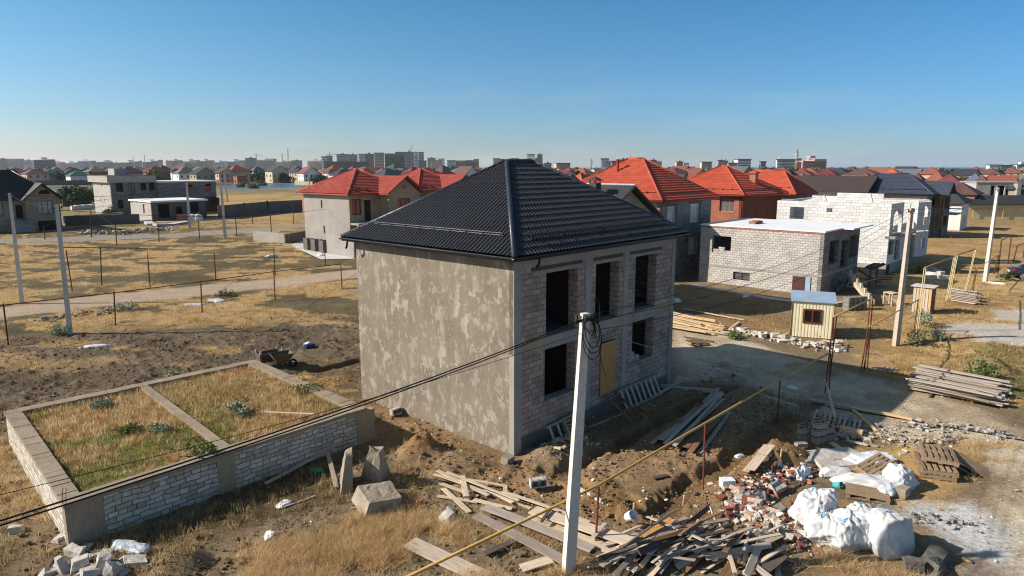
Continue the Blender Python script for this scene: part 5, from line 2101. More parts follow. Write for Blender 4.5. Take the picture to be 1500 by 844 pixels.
def tower(px0, px1, ytop, Y, m, lab, storeys=9, cap=None, name='apartment_block'):
    w = (px1 - px0) * Y / FOC
    c = dep((px0 + px1) / 2, 247, Y)
    zt = dep((px0 + px1) / 2, ytop, Y).z
    h = empty(name, (c.x, c.y, 0), lab, 'apartment block', RND.uniform(-.25, .25), 'apartment blocks on the skyline')
    d = min(w * .6, 22)
    mb = MB()
    ns = 1 if w < 34 else (3 if w > 70 else 2)
    for i in range(ns):
        k = 1 if i == ns // 2 else RND.uniform(.84, 1.0)
        mb.box(-w / 2 + w * i / ns, RND.uniform(0, 3), 0, -w / 2 + w * (i + 1) / ns - .02, d, zt * k)
    mb.build('wall', m, h)
    # window bands as rows of recess strips
    n = max(2, int(zt / 3.2))
    k = max(2, int(w / 5))
    for f in range(min(n, 12) - (ns > 1) * max(1, n // 5)):
        q = MB()
        z = zt * (f + .35) / n
        q.box(-w * .47, -.25, z, w * .47, 3.1, z + zt / n * .42)
        q.build('window_band', 'pane_grey' if m != 'tower_dark' else 'void_dark', h)
    if ns == 1:
        MB().box(-w / 2 - .5, -.5, zt + .01, w / 2 + .5, d + .5, zt + 1.2).build('roof', cap or 'far_dark', h)
    if RND.random() < .5:
        MB().box(-w * .1, d * .3, zt + 1.21, w * .12, d * .7, zt + 4).build('lift_head', m, h)


def skyline():
    T = [(0, 9, 233, 2200, 'tower_grey', 'grey hazy block at the picture edge above the dark tiled house'), (10, 30, 232.5, 2300, 'tower_grey', 'wide grey hazy block over the dark tiled house'),
         (36, 47, 235.5, 2100, 'tower_white', 'small pale block before the unfinished skeleton'), (50, 73, 233.5, 1500, 'tower_dark', 'dark unfinished frame with crane stub over the dark tiled house'),
         (74, 90, 237.5, 2400, 'tower_pink', 'low pinkish hazy row beside the dark frame'), (92, 112, 238, 2600, 'tower_grey', 'low grey hazy row over the green roofed house'), (115, 132, 235.5, 2300, 'tower_white', 'pale hazy block over the green roofed house'),
         (134, 140, 236, 2200, 'tower_pink', 'narrow pink ended block over the flat roofed house'), (141, 171, 236.5, 2400, 'tower_grey', 'long grey hazy block over the flat roofed house'), (176, 203, 236.5, 2300, 'tower_grey', 'long grey block below the thin chimneys'),
         (204, 208, 236.5, 2250, 'tower_tan', 'narrow tan end block between the chimneys'), (209, 233, 235.5, 2350, 'tower_grey', 'long grey block beside the taller chimney'), (233, 238, 234.8, 2250, 'tower_tan', 'slim tan block over the annex'),
         (243, 247, 236, 2250, 'tower_pink', 'slim pink block over the annex'), (248, 264, 234.8, 2300, 'tower_grey', 'grey block between two slim pink ones'), (249, 252, 236, 2200, 'tower_pink', 'pink end wall before the grey block'),
         (266, 289, 234.5, 2400, 'tower_grey', 'grey block over the steep brown gable'), (290, 312, 234.8, 2350, 'tower_pink', 'pinkish banded block over the annex end'), (314, 330, 236, 2300, 'tower_white', 'white banded block above the far pond'),
         (331, 357, 235, 2400, 'tower_grey', 'long grey block above the far pond'), (352, 356, 236, 2250, 'tower_pink', 'small pink end block above the far pond'), (360, 374, 232, 2300, 'tower_grey', 'taller grey block with a crane above the pond'),
         (375, 402, 232.5, 2500, 'tower_grey', 'broad grey hazy block under the crane'), (392, 400, 236.5, 2000, 'tower_pink', 'small pink block below the broad hazy one'), (404, 424, 236, 2400, 'tower_tan', 'low tan row near the lattice masts'),
         (428, 442, 235.5, 2400, 'tower_grey', 'dark grey low block beyond the lattice masts'), (450, 470, 235, 2200, 'tower_tan', 'low tan row before the slim white tower'), (471, 478, 230, 1500, 'tower_white', 'slim white tower, first of the centre cluster'),
         (478, 487, 229, 1600, 'tower_grey', 'grey tower with crane beside the slim white tower'), (477, 541, 235.5, 1400, 'tower_dark', 'long low dark unfinished row in front of the cluster'), (494, 511, 226.5, 1700, 'tower_white', 'white balconied block in the centre cluster'),
         (511, 524, 227, 1750, 'tower_tan', 'tan block next to the white balconied block'), (525, 533, 226, 1700, 'tower_white', 'narrow white block in the centre cluster'), (534, 548, 226, 1750, 'tower_grey', 'grey block left of the tallest dark frame'),
         (549, 563, 224.5, 1600, 'tower_tan', 'tan banded block joined to the tallest dark frame'), (564, 595, 222.5, 1600, 'tower_dark', 'tallest broad dark unfinished block on the skyline'), (593, 605, 223.5, 1550, 'tower_grey', 'brownish block at the end of the dark frame'),
         (606, 612.5, 223.5, 1600, 'tower_white', 'slim bright white tower beside the dark block'), (613.5, 620.5, 223.5, 1650, 'tower_grey', 'slim grey tower beside the bright white one'), (613, 625, 236, 1500, 'tower_grey', 'low grey block under the slim grey tower'),
         (626, 637, 232, 2200, 'tower_grey', 'grey hazy block right of the slim towers'), (631, 645, 235.5, 2000, 'tower_pink', 'low pink row right of the slim towers'), (641, 650, 233, 2300, 'tower_white', 'white hazy block over the farther red roof'),
         (655, 668, 235.5, 1800, 'tower_white', 'white low block before the long dark row'), (667, 698, 234.5, 1900, 'tower_dark', 'long dark row over the white gable'), (694, 701, 233.5, 2000, 'tower_pink', 'pink block at the end of the long dark row'),
         (722, 731, 232.5, 1800, 'tower_tan', 'tan block left of the black ridge'), (731, 739, 233.5, 1800, 'tower_grey', 'grey half of the pair left of the black ridge'), (740, 748, 235, 1800, 'tower_white', 'low white block touching the black ridge'),
         (748, 760, 232.5, 1700, 'tower_white', 'white block over the black ridge'), (768, 777, 233.5, 1500, 'tower_white', 'short white block under the twin towers'), (772, 782.5, 226.5, 1600, 'tower_white', 'white twin tower over the black ridge, the broader one'),
         (778, 795, 233.5, 1650, 'tower_grey', 'grey base block of the twin towers'), (787, 794.5, 227, 1600, 'tower_grey', 'grey twin tower over the black ridge, the narrower one'), (798, 808, 239.5, 1600, 'tower_tan', 'low domed tan building past the twin towers'),
         (815, 836, 239.5, 1300, 'tower_tan', 'long low tan building past the twin towers'), (880, 891.5, 233, 1200, 'tower_white', 'bright white block with dark cap behind the orange roof'), (888, 895, 237.5, 1200, 'tower_white', 'small white annex block behind the orange roof'),
         (896, 905, 236.5, 1250, 'tower_pink', 'pink block behind the biggest orange roof'), (905, 922, 234.5, 1400, 'tower_grey', 'grey banded block behind the biggest orange roof'), (930, 943, 234, 1500, 'tower_grey', 'grey block touching the orange ridge'),
         (953, 962, 235, 1400, 'tower_grey', 'grey block just right of the orange ridge'), (960, 969, 237.5, 1300, 'tower_tan', 'small tan block right of the orange ridge'), (991, 1001, 237.5, 1300, 'tower_tan', 'tan block between the orange roofs'),
         (1002, 1009, 239.5, 1300, 'tower_white', 'low white block between the orange roofs'), (1028, 1043, 237.8, 1200, 'tower_tan', 'tan hip roofed block between the orange roofs'), (1052, 1060, 235.5, 1200, 'tower_tan', 'tan tall block over the brick house'),
         (1059, 1066, 236.5, 1250, 'tower_grey', 'grey block joined to the tan one over the brick house'), (1067, 1079, 239.5, 1000, 'tower_pink', 'reddish low block over the brick house'), (1080, 1100, 234, 1000, 'tower_white', 'big white block with dark mansard over the brick house'),
         (1114, 1122, 237.5, 1000, 'tower_grey', 'small dark grey tower right of the white mansard block'), (1138, 1146, 234.5, 900, 'tower_white', 'white block end left of the mast'), (1146, 1165, 234.5, 900, 'tower_white', 'white and dark striped block left of the mast'),
         (1166, 1173, 233.5, 920, 'tower_grey', 'grey link block behind the mast'), (1174, 1213, 233, 900, 'tower_pink', 'long pinkish apartment block right of the mast')]
    for t in T:
        tower(*t)
    for x0, x1, y in ((1450, 1466, 242.3), (1466, 1486, 243), (1490, 1510, 242)):
        tower(x0, x1, y, 1000, 'tower_white', {1450: 'low white seaside block at the left end of its row', 1466: 'long low white seaside block in the middle of its row', 1490: 'low white seaside block at the picture edge'}[x0], name='seaside_block')
    # masts, chimneys, cranes
    for px, y0, Y, r, lab in ((196.5, 229.5, 2000, .9, 'shorter thin chimney on the hazy skyline'), (213, 226.5, 2000, 1.1, 'taller thin chimney on the hazy skyline'), (171, 236, 2000, 1.2, 'white stub chimney on the hazy skyline')):
        c = dep(px, 247, Y)
        zt = dep(px, y0, Y).z
        o = MB().tube([(0, 0, 0), (0, 0, zt)], r, 6, r * .7).build('chimney_stack', 'tower_grey')
        o.location = (c.x, c.y, 0)
        tag(o, lab, 'chimney')

    def lattice(px, ytop, Y, name, lab, jib=None, m='tower_pink', w=1.6):
        c = dep(px, 247, Y)
        zt = dep(px, ytop, Y).z
        h = empty(name, (c.x, c.y, 0), lab, 'crane' if jib else 'mast')
        mb = MB()
        for sx in (-1, 1):
            for sy in (-1, 1):
                mb.bar((sx * w / 2, sy * w / 2, 0), (sx * w / 3, sy * w / 3, zt), .35, .35)
        n = int(zt / 3)
        for i in range(n):
            z0, z1 = zt * i / n, zt * (i + 1) / n
            s = 1 if i % 2 else -1
            mb.bar((s * w / 2, -w / 2, z0), (-s * w / 2, -w / 2, z1), .25, .25)
        mb.build('lattice', m, h)
        if jib:
            a, b, rise = jib
            q = MB()
            q.bar((-a, 0, zt * .93), (b, 0, zt * .93 + rise), .7, .7)
            q.bar((0, 0, zt + 3), (b * .7, 0, zt * .93 + rise * .7), .25, .25)
            q.bar((0, 0, zt + 3), (-a, 0, zt * .93), .25, .25)
            q.bar((0, 0, zt * .9), (0, 0, zt + 3), .6, .6)
            q.build('jib', m, h)
        else:
            for k, f in enumerate((.78, .66)):
                q = MB()
                for i in range(6):
                    t = math.pi * 2 * i / 6
                    q.box(math.cos(t) * 1.3 - .3, math.sin(t) * 1.3 - .3, zt * f, math.cos(t) * 1.3 + .3, math.sin(t) * 1.3 + .3, zt * f + 2.2)
                q.build('antenna_ring', 'tower_white', h)
    lattice(1166, 219, 700, 'telecom_mast', 'red and white telecom mast before the pinkish apartment block', w=2.2)
    lattice(414.5, 225, 1800, 'lattice_mast', 'shorter lattice mast over the far pond', w=2.5)
    lattice(423, 217.5, 1800, 'lattice_mast', 'taller lattice mast over the far pond', w=2.5)
    lattice(376.5, 226, 2000, 'tower_crane', 'hazy tower crane over the far pond', (9, 20, 0), 'tower_grey')
    lattice(484, 225, 1500, 'tower_crane', 'tower crane on the grey block beside the slim white tower', (9, 22, 0), 'tower_grey')
    lattice(603, 221, 1500, 'tower_crane', 'tower crane with raised jib beside the dark block', (6, 3, 14), 'tower_grey')
    lattice(866, 233, 900, 'lattice_mast', 'thin lattice mast left of the biggest orange roof', w=1.2, m='tower_grey')
    lattice(923, 227, 1200, 'lattice_mast', 'thin pale mast behind the biggest orange roof', w=1.0, m='tower_pink')
    # sea and ponds
    sea = MB()
    p = at(1180, 246.6)
    sea.add([(950, 3200, .5), (5000, 2600, .5), (13500, 11500, .5), (3400, 11500, .5)], [(0, 1, 2, 3)])
    tag(sea.build('sea', 'sea_water'), kind='structure')
    for pts in (((318, 275.5), (330, 271.5), (400, 269.5), (440, 270), (448, 273.5), (400, 275.5), (360, 277)), ((60, 282), (75, 277.5), (140, 276.5), (160, 279), (120, 281.5))):
        q = [at(*p, .03) for p in pts]
        w = MB()
        w.add(q, [tuple(range(len(q) - 1, -1, -1))])
        o = w.build('pond', 'pond_water')
        if o.data.polygons[0].normal.z < 0:
            o.data.flip_normals()
        tag(o, kind='structure')


skyline()


def tree(name, loc, hgt, wid, mat, lab, cat='tree', n=260, group=None, trunk=.25, leaf=.28):
    r = empty(name, loc, lab, cat, RND.uniform(0, 6), group)
    t = MB()
    zc = hgt * trunk
    t.tube([(0, 0, -.1), (.05 * wid, 0, zc), (.02, .06 * wid, hgt * .75)], .035 * hgt * .5 + .03, 6, .02)
    for k in range(4):
        a = 1.6 * k + RND.uniform(-.4, .4)
        t.tube([(0, 0, zc * .8), (math.cos(a) * wid * .22, math.sin(a) * wid * .22, hgt * .5), (math.cos(a) * wid * .36, math.sin(a) * wid * .36, hgt * .66)], .02 * hgt * .5 + .02, 5, .01)
    t.build('trunk', 'bark', r)
    lob = [(NPR.uniform(-.3, .3) * wid, NPR.uniform(-.3, .3) * wid, hgt * NPR.uniform(trunk + .12, .86), NPR.uniform(.16, .3) * wid) for _ in range(9)]
    P = []
    for i in range(n):
        x, y, z, rr = lob[i % 9]
        d = NPR.normal(0, 1, 3)
        d /= np.linalg.norm(d)
        k = rr * NPR.uniform(.5, 1.05) ** .6
        P.append((x + d[0] * k, y + d[1] * k, max(z + d[2] * k * .8, hgt * trunk * .3)))
    P = np.array(P)
    m = 5
    c = np.repeat(P, m, 0) + NPR.normal(0, leaf * .8, (n * m, 3))
    a = NPR.normal(0, 1, (n * m, 3))
    b = NPR.normal(0, 1, (n * m, 3))
    a /= np.linalg.norm(a, axis=1, keepdims=True)
    b = np.cross(a, b)
    b /= np.linalg.norm(b, axis=1, keepdims=True)
    s = leaf * NPR.uniform(.5, 1.1, (n * m, 1))
    v = np.stack([c - a * s, c + b * s * .6, c + a * s, c - b * s * .6], 1).reshape(-1, 3)
    big_mesh('crown', v, np.arange(len(v)).reshape(-1, 4), mat, r, nper=4)
    return r


def trees():
    B = [(97, 299, 3.2, 6, 'leaf_green', 'green bush at the left of the clump between the two left houses'), (107, 301, 4.4, 6.5, 'leaf_dark', 'dark tall bush in the clump behind the grey plot wall'),
         (118, 303, 4.2, 6, 'leaf_dark', 'dark bush beside the sunlit end wall of the flat roofed house'), (126, 298, 4.0, 6, 'leaf_green', 'lighter bush touching the flat roofed house'), (112, 293, 3.4, 7, 'leaf_olive', 'olive bush at the back of the clump near the pond')]
    for px, py, h, w, m, lab in B:
        p = at(px, py)
        tree('bush', p, h, w, m, lab, 'bush', 220, 'bushes between the left houses', .15, .42)
    for px, py, h, w, m, lab in [(224, 262, 6.0, 7, 'leaf_dark', 'round dark tree before the olive grey roof'), (249, 264, 4.2, 7, 'leaf_dark', 'dark bush before the brown hip roof'), (409, 268, 4.4, 8, 'leaf_dark', 'dark tree beside the far pond, nearest the cream gable'),
                                 (424, 268, 4.0, 8, 'leaf_dark', 'dark low tree by the far pond'), (441, 264, 4.4, 8, 'leaf_green', 'green tree before the grey low roof'), (464, 271, 5.2, 9, 'leaf_dark', 'dark tree left of the nearer red roof'),
                                 (475, 269, 4.6, 8, 'leaf_dark', 'dark tree touching the nearer red roof'), (383, 272, 1.6, 6, 'leaf_olive', 'low olive shrub on the pond bank'), (352, 274, 1.4, 5, 'leaf_olive', 'low shrub at the pond edge'), (372, 276, 1.4, 5, 'leaf_olive', 'low shrub in front of the far pond'),
                                 (163, 316.5, 1.5, 3.0, 'leaf_green', 'green shrub at the foot of the sunlit end wall'), (186, 314, 1.2, 2.6, 'leaf_olive', 'small shrub at the shaded wall foot'),
                                 (1410, 303, 3.4, 3.0, 'leaf_green', 'green shrub beside the cream building'), (1393, 311, 1.8, 4, 'leaf_dark', 'dark shrub under the slate roofed house')]:
        p = at(px, py)
        tree('shrub', p, h, w, m, lab, 'tree' if h > 3.5 else 'shrub', 200, None, .15, .45 if p.y > 200 else .2)
    n = 0
    for i in range(270):
        Y = RND.uniform(280, 900) if i < 130 else RND.uniform(400, 640)
        px = RND.uniform(0, 1500)
        if px < 500 and Y < 400:
            continue
        p = dep(px, 250, Y)
        p.z = 0
        o = tree('garden_tree', p, RND.uniform(5, 8.5), RND.uniform(5, 9), RND.choice(('leaf_dark', 'leaf_green', 'leaf_dark')), 'small dark green tree among the roofs of the far town', 'tree', 60, 'garden trees in the far town', .25, 1.0)
    # shrubs by the poles and rubble, near the site
    for px, py, h, w, m, lab in [(1440, 556, .9, 1.6, 'leaf_green', 'leafy green shrub beside the long plank stack'), (1350, 478, .9, 1.5, 'leaf_grey', 'grey green shrub at the foot of the outhouse'), (1372, 498, .55, 1.0, 'leaf_grey', 'small grey green shrub at the gravel edge'),
                                 (1343, 505, .7, 1.4, 'leaf_olive', 'scrubby brownish shrub behind the pole foot'), (1200, 494, .45, .8, 'leaf_green', 'small green plant at the cabin corner'), (1078, 496, .35, 1.0, 'leaf_green', 'low green weeds by the stone rubble'),
                                 (1348, 401, .8, 1.8, 'leaf_green', 'green shrub at the plinth of the white block shell'), (1474, 410, .6, 1.6, 'leaf_dark', 'dark shrub in front of the parked car'), (90, 490, .5, 1.5, 'leaf_grey', 'grey green scrub at the foot of the big left pole'),
                                 (182, 455, .3, 2.2, 'leaf_grey', 'grey scrub beside the dirt road'), (330, 434, .25, 2.0, 'leaf_olive', 'olive scrub beside the dirt road')]:
        tree('shrub', gnd(px, py), h, w, m, lab, 'shrub', 120, None, .1, .07 + .002 * h)
    # weeds standing in the walled plot
    for px, py, h, w, m, lab in [(345, 603, .55, 1.0, 'leaf_grey', 'grey green bush in the far half of the walled plot'), (358, 610, .45, .8, 'leaf_grey', 'second grey bush beside the largest one in the walled plot'), (150, 597, .35, .9, 'leaf_grey', 'grey weed near the back cap of the walled plot'),
                                 (455, 575, .4, 1.6, 'leaf_green', 'green weeds along the side cap of the walled plot'), (236, 632, .35, .9, 'leaf_grey', 'grey weed near the concrete divider'), (190, 636, .3, 1.0, 'leaf_green', 'low green weed in the near half of the plot'),
                                 (285, 672, .6, 1.5, 'leaf_green', 'leafy green shrub spilling over the near wall of the plot'), (255, 552, .35, .8, 'leaf_grey', 'grey weed at the back wall of the plot')]:
        p = at(px, py, 1.15)
        tree('weed_bush', p, h * .62, w * .85, m, lab, 'weed', 110, None, .1, .05)


trees()


def far_walls():
    def run(pts, h, t, m, lab, name='boundary_wall', cat='wall', post=None, z0=-.2):
        r = empty(name, (0, 0, 0), lab, cat)
        r['kind'] = 'thing'
        mb = MB()
        for a, b in zip(pts[:-1], pts[1:]):
            mb.bar((a.x, a.y, (h + z0) / 2), (b.x, b.y, (h + z0) / 2), t, h - z0)
        mb.build('wall', m, r)
        if post:
            for a, b in zip(pts[:-1], pts[1:]):
                L = (b - a).length
                n = int(L / post)
                for k in range(n + 1):
                    p = a.lerp(b, k / max(n, 1))
                    MB().box(p.x - .2, p.y - .2, 0, p.x + .2, p.y + .2, h + .15).build('post', m, r)
        return r
    run([at(322, 321), at(392, 313), at(452, 309)], 2.6, .3, 'concrete_dark', 'long dark grey slab wall across the straw field behind the white poles', post=6)
    run([at(52, 272), at(135, 271)], 2.6, .3, 'concrete_dark', 'dark wall behind the left pond strip')
    run([at(92, 303), at(135, 300)], 2.2, .3, 'concrete_dark', 'dark garden wall behind the bush clump')
    run([at(96, 331), at(205, 327.5)], 1.7, .4, 'concrete_dark', 'long grey concrete kerb wall in front of the green lawn')
    run([at(92, 327), at(180, 321)], 1.3, .4, 'concrete', 'paler concrete base wall behind the kerb wall')
    run([at(255, 267.5), at(330, 268), at(345, 268)], 2.2, .3, 'concrete_dark', 'low grey wall under the white house with grey roof')
    run([at(312, 270), at(340, 270)], 1.2, .3, 'wall_cream', 'low cream yard wall beside the red hip roof')
    run([at(432, 271), at(458, 271.5)], 2.0, .3, 'wall_yellow', 'low cream yard wall left of the nearer red roof')
    # low plot by the red houses
    a, b, c = at(373, 352), at(419, 357), at(452, 351)
    run([a, b], 1.3, .4, 'concrete', 'sunlit low foundation wall left of the red roofed house', 'foundation_wall')
    run([b + Vector((.3, 0, 0)), c], 1.3, .4, 'concrete_dark', 'shaded low foundation wall left of the red roofed house', 'foundation_wall')  # this run's shade is put into the colour, as a darker concrete
    run([at(481, 372), at(521, 378)], 2.4, .35, 'plaster_grey', 'light rough rendered wall below the red roofed house', 'yard_wall')
    MB_ = MB()
    q = [at(*p, .05) for p in ((425, 359), (447, 351), (490, 368), (520, 379), (470, 380))]
    MB_.add(q, [tuple(range(len(q)))])
    o = MB_.build('concrete_pad', 'concrete_pale')
    if o.data.polygons[0].normal.z < 0:
        o.data.flip_normals()
    tag(o, kind='structure')
    for i, (px, py, lab) in enumerate(((455, 366, 'grey hollow concrete bin, nearest the pale end wall'), (466, 368, 'grey hollow concrete bin in the middle of three'), (478, 370, 'grey hollow concrete bin beside the rough block wall'))):
        p = at(px, py)
        r = empty('concrete_bin', p, lab, 'concrete bin', math.radians(40), 'concrete bins by the red roofed house')
        m = MB()
        wall(m, 'u', -.65, .65, 0, 1.45, (), -.6, .15)
        wall(m, 'u', -.65, .65, 0, 1.45, (), .45, .15)
        wall(m, 'v', -.445, .445, 0, 1.448, (), -.65, .15)
        wall(m, 'v', -.445, .445, 0, 1.448, (), .5, .15)
        m.build('shell', 'concrete_dark', r)
        MB().box(-.52, -.44, .02, .52, .44, 1.1).build('infill', 'void_dark', r)


far_walls()
# ------------------------------------------------------------------ poles and wires
def pole(px0, py0, px1, py1, lab, near=False, mat='pole_concrete', w=.20, arms=True):
    b = gnd(px0, py0)
    t = dep(px1, py1, b.y + .05)
    r = empty('utility_pole', b, lab, 'utility pole', RND.uniform(-.2, .3), 'concrete utility poles')
    r.rotation_euler = (0, 0, math.radians(30) if near else RND.uniform(.3, .7))
    d = t - b
    d.rotate(Matrix.Rotation(-r.rotation_euler.z, 3, 'Z'))
    mb = MB()
    vs = []
    for f, k in ((-.06, 1.0), (1.0, .66)):
        c = d * f
        a, e = w * .62 * k, w * .5 * k
        vs += [(c.x - a, c.y - e * .8, c.z), (c.x + a, c.y - e * .8, c.z), (c.x + a * .72, c.y + e, c.z), (c.x - a * .72, c.y + e, c.z)]
    mb.add(vs, [(0, 3, 2, 1), (4, 5, 6, 7), (0, 1, 5, 4), (1, 2, 6, 5), (2, 3, 7, 6), (3, 0, 4, 7)])
    mb.build('shaft', mat, r)
    if arms:
        m = MB()
        c = d * .975
        m.bar(c + Vector((-.28, -.02, 0)), c + Vector((.28, -.02, 0)), .05, .05)
        m.build('bracket', 'rust_dark', r)
        for sx in (-.24, .24):
            m = MB()
            p = c + Vector((sx, -.02, .03))
            m.tube([p, p + Vector((0, 0, .05)), p + Vector((0, 0, .06)), p + Vector((0, 0, .13))], .035, 8)
            m.build('insulator', 'insulator', r)
    return b, t, r, d


POLES = {}


def poles():
    P = POLES
    P['near'] = pole(832, 838, 857, 459, 'nearest tall white concrete pole standing among the boards before the house', True, w=.26)
    P['l1'] = pole(103, 489, 83, 300, 'white concrete pole in the dark field behind the walled plot', w=.24)
    P['l2'] = pole(33, 445, 14, 283, 'white concrete pole on the far side of the dirt road, at the picture edge', w=.24)
    P['r1'] = pole(1312, 506, 1335, 305, 'weathered concrete pole in dry grass between the cabin and the outhouse', mat='pole_worn', w=.30)
    P['r2'] = pole(1443, 413, 1462, 275, 'pale concrete pole in front of the cream building, near the parked car', w=.34)
    P['f1'] = pole(278, 334, 273, 265, 'far white pole in front of the garage', w=.36)
    P['f2'] = pole(330, 348, 323, 263, 'far white pole at the bend of the gravel road', w=.34)
    P['f3'] = pole(333.5, 296, 329, 256, 'farthest white pole by the pond wall', w=.4)
    P['f4'] = pole(553, 345, 551, 265, 'white pole standing before the gabled wing of the nearer red roof', w=.34)
    P['f5'] = pole(455, 280, 451, 252, 'small far pole just left of the nearer red roof', w=.42)
    P['f6'] = pole(642, 300, 637, 277, 'white pole top showing over the black roof slope by the farther red roof', w=.34)
    # coils and clamps on the nearest pole
    b, t, r, d = P['near']
    for k, (rr, dz, ax) in enumerate(((.42, -.5, 0), (.36, -.42, .25), (.5, -.58, .5), (.3, -.05, 1.0))):
        m = MB()
        c = d + Vector((.1 + .12 * (k == 3), -.16, dz + (.12 if k == 3 else 0)))
        pts = []
        for i in range(25):
            a = 2 * math.pi * i / 24
            pts.append(c + Vector((math.cos(a) * rr * (.62 if k < 3 else .5), math.sin(a + ax) * .1, math.sin(a) * rr)))
        m.tube(pts, .011, 5, caps=False)
        m.build('cable_coil', 'cable_black', r)
    m = MB()
    m.box(d.x - .1, d.y - .15, d.z - .16, d.x + .12, d.y + .12, d.z - .06)
    m.build('clamp', 'insulator', r)
    m = MB()
    for k in range(4):
        a = d + Vector((RND.uniform(-.1, .2), -.15, RND.uniform(-.25, -.02)))
        m.tube([a, a + Vector((RND.uniform(-.2, .2), -.05, RND.uniform(-.15, .1))), a + Vector((RND.uniform(-.25, .3), 0, -.2)), a + Vector((.05, .05, -.42))], .014, 5)
        m.build('cable_tail', 'cable_black', r)
        m = MB()


poles()


def wire(a, b, sag, lab, r=.012, mat='cable_black', n=26, name='overhead_cable', group='overhead cables'):
    a, b = Vector(a), Vector(b)
    pts = []
    for i in range(n + 1):
        t = i / n
        p = a.lerp(b, t)
        p.z -= 4 * sag * t * (1 - t)
        pts.append(p)
    o = MB().tube(pts, r, 5).build(name, mat, smooth=True)
    return tag(o, lab, 'cable', group)


def wires():
    N = POLES['near'][1]
    off = Vector((0, 0, -.12))
    back = Vector((-19.0, -6.4, 7.1))
    wire(N + off, back, .88, 'thick black cable from the nearest pole over the walled plot, the upper of two', .013)
    wire(N + off + Vector((0, .03, -.05)), back + Vector((.05, .05, -.03)), .90, 'thick black cable from the nearest pole over the walled plot, the lower of two', .012)
    wire(N + Vector((0, 0, -.45)), back + Vector((-2.0, 3.2, .1)), .95, 'thin wire from the nearest pole across the rendered wall', .006)
    R1 = POLES['r1'][1]
    for k, dz in enumerate((-.06, -.22, -.45)):
        wire(N + Vector((.1, 0, dz + .02)), R1 + Vector((-.2, 0, dz)), .5 + .22 * k, ('upper', 'middle', 'lower')[k] + ' black wire from the nearest pole to the weathered pole by the cabin', .009)
    R2 = POLES['r2'][1]
    for k, dz in enumerate((-.05, -.3)):
        wire(R1 + Vector((0, 0, dz)), R2 + Vector((0, 0, dz)), .5 + .1 * k, ('upper', 'lower')[k] + ' wire from the weathered pole to the pale pole near the car', .014)
    F_ = R2 + Vector((22, 24, .4))
    wire(R2 + Vector((0, 0, -.1)), F_, .6, 'wire running from the pale pole off past the cream building', .014)
    e = gnd(1098, 552, .4)
    wire(N + Vector((.05, 0, -.35)), e, .15, 'pale service wire from the nearest pole down past the lower window', .009, 'cable_grey')
    g = gnd(869, 600, .0)
    wire(N + Vector((.2, .05, -.3)), HF.world(5.2, -.3, 1.6), .05, 'dark wire hanging down in front of the boarded doorway', .010)
    L1, L2, f1, f2, f3, f4 = (POLES[k][1] for k in ('l1', 'l2', 'f1', 'f2', 'f3', 'f4'))
    wire(L1 + Vector((0, 0, -.1)), L2 + Vector((0, 0, -.1)), .3, 'wire between the two big white poles on the left', .014)
    wire(L2 + Vector((0, 0, -.1)), f2 + Vector((0, 0, -.1)), .9, 'long wire from the picture edge pole to the pole at the road bend', .02)
    wire(L2 + Vector((0, 0, -.3)), L2 + Vector((-30, 8, 0)), .8, 'wire leaving the picture edge pole over the dark tiled house', .016)
    wire(L1 + Vector((0, 0, -.3)), f4 + Vector((0, 0, -2.2)), 1.4, 'long wire from the left pole to the nearer red roofed house', .016)
    wire(f2 + Vector((0, 0, -.2)), f1 + Vector((0, 0, -.2)), .4, 'wire between the two far white poles by the garage', .025)
    wire(f1 + Vector((0, 0, -.2)), dep(60, 300, f1.y - 2), .8, 'upper wire from the garage pole across the left houses', .025)
    wire(f1 + Vector((0, 0, -1.6)), dep(20, 312, f1.y - 4), .8, 'lower wire from the garage pole across the left houses', .025)
    # cable lying on the ground
    pts = [gnd(px, py, .03) for px, py in ((1180, 590), (1215, 597), (1255, 604), (1300, 611), (1350, 620), (1400, 629), (1450, 637), (1520, 650), (1600, 662))]
    tag(MB().tube(pts, .022, 5).build('ground_cable', 'cable_black', smooth=True), 'black cable lying across the pale yard below the plank stack', 'cable')
    pts = [gnd(px, py, .03) for px, py in ((1245, 603), (1262, 612), (1275, 622), (1284, 634))]
    tag(MB().tube(pts, .018, 5).build('ground_cable', 'cable_grey', smooth=True), 'short pale cable curling off by the slatted panel', 'cable')


wires()


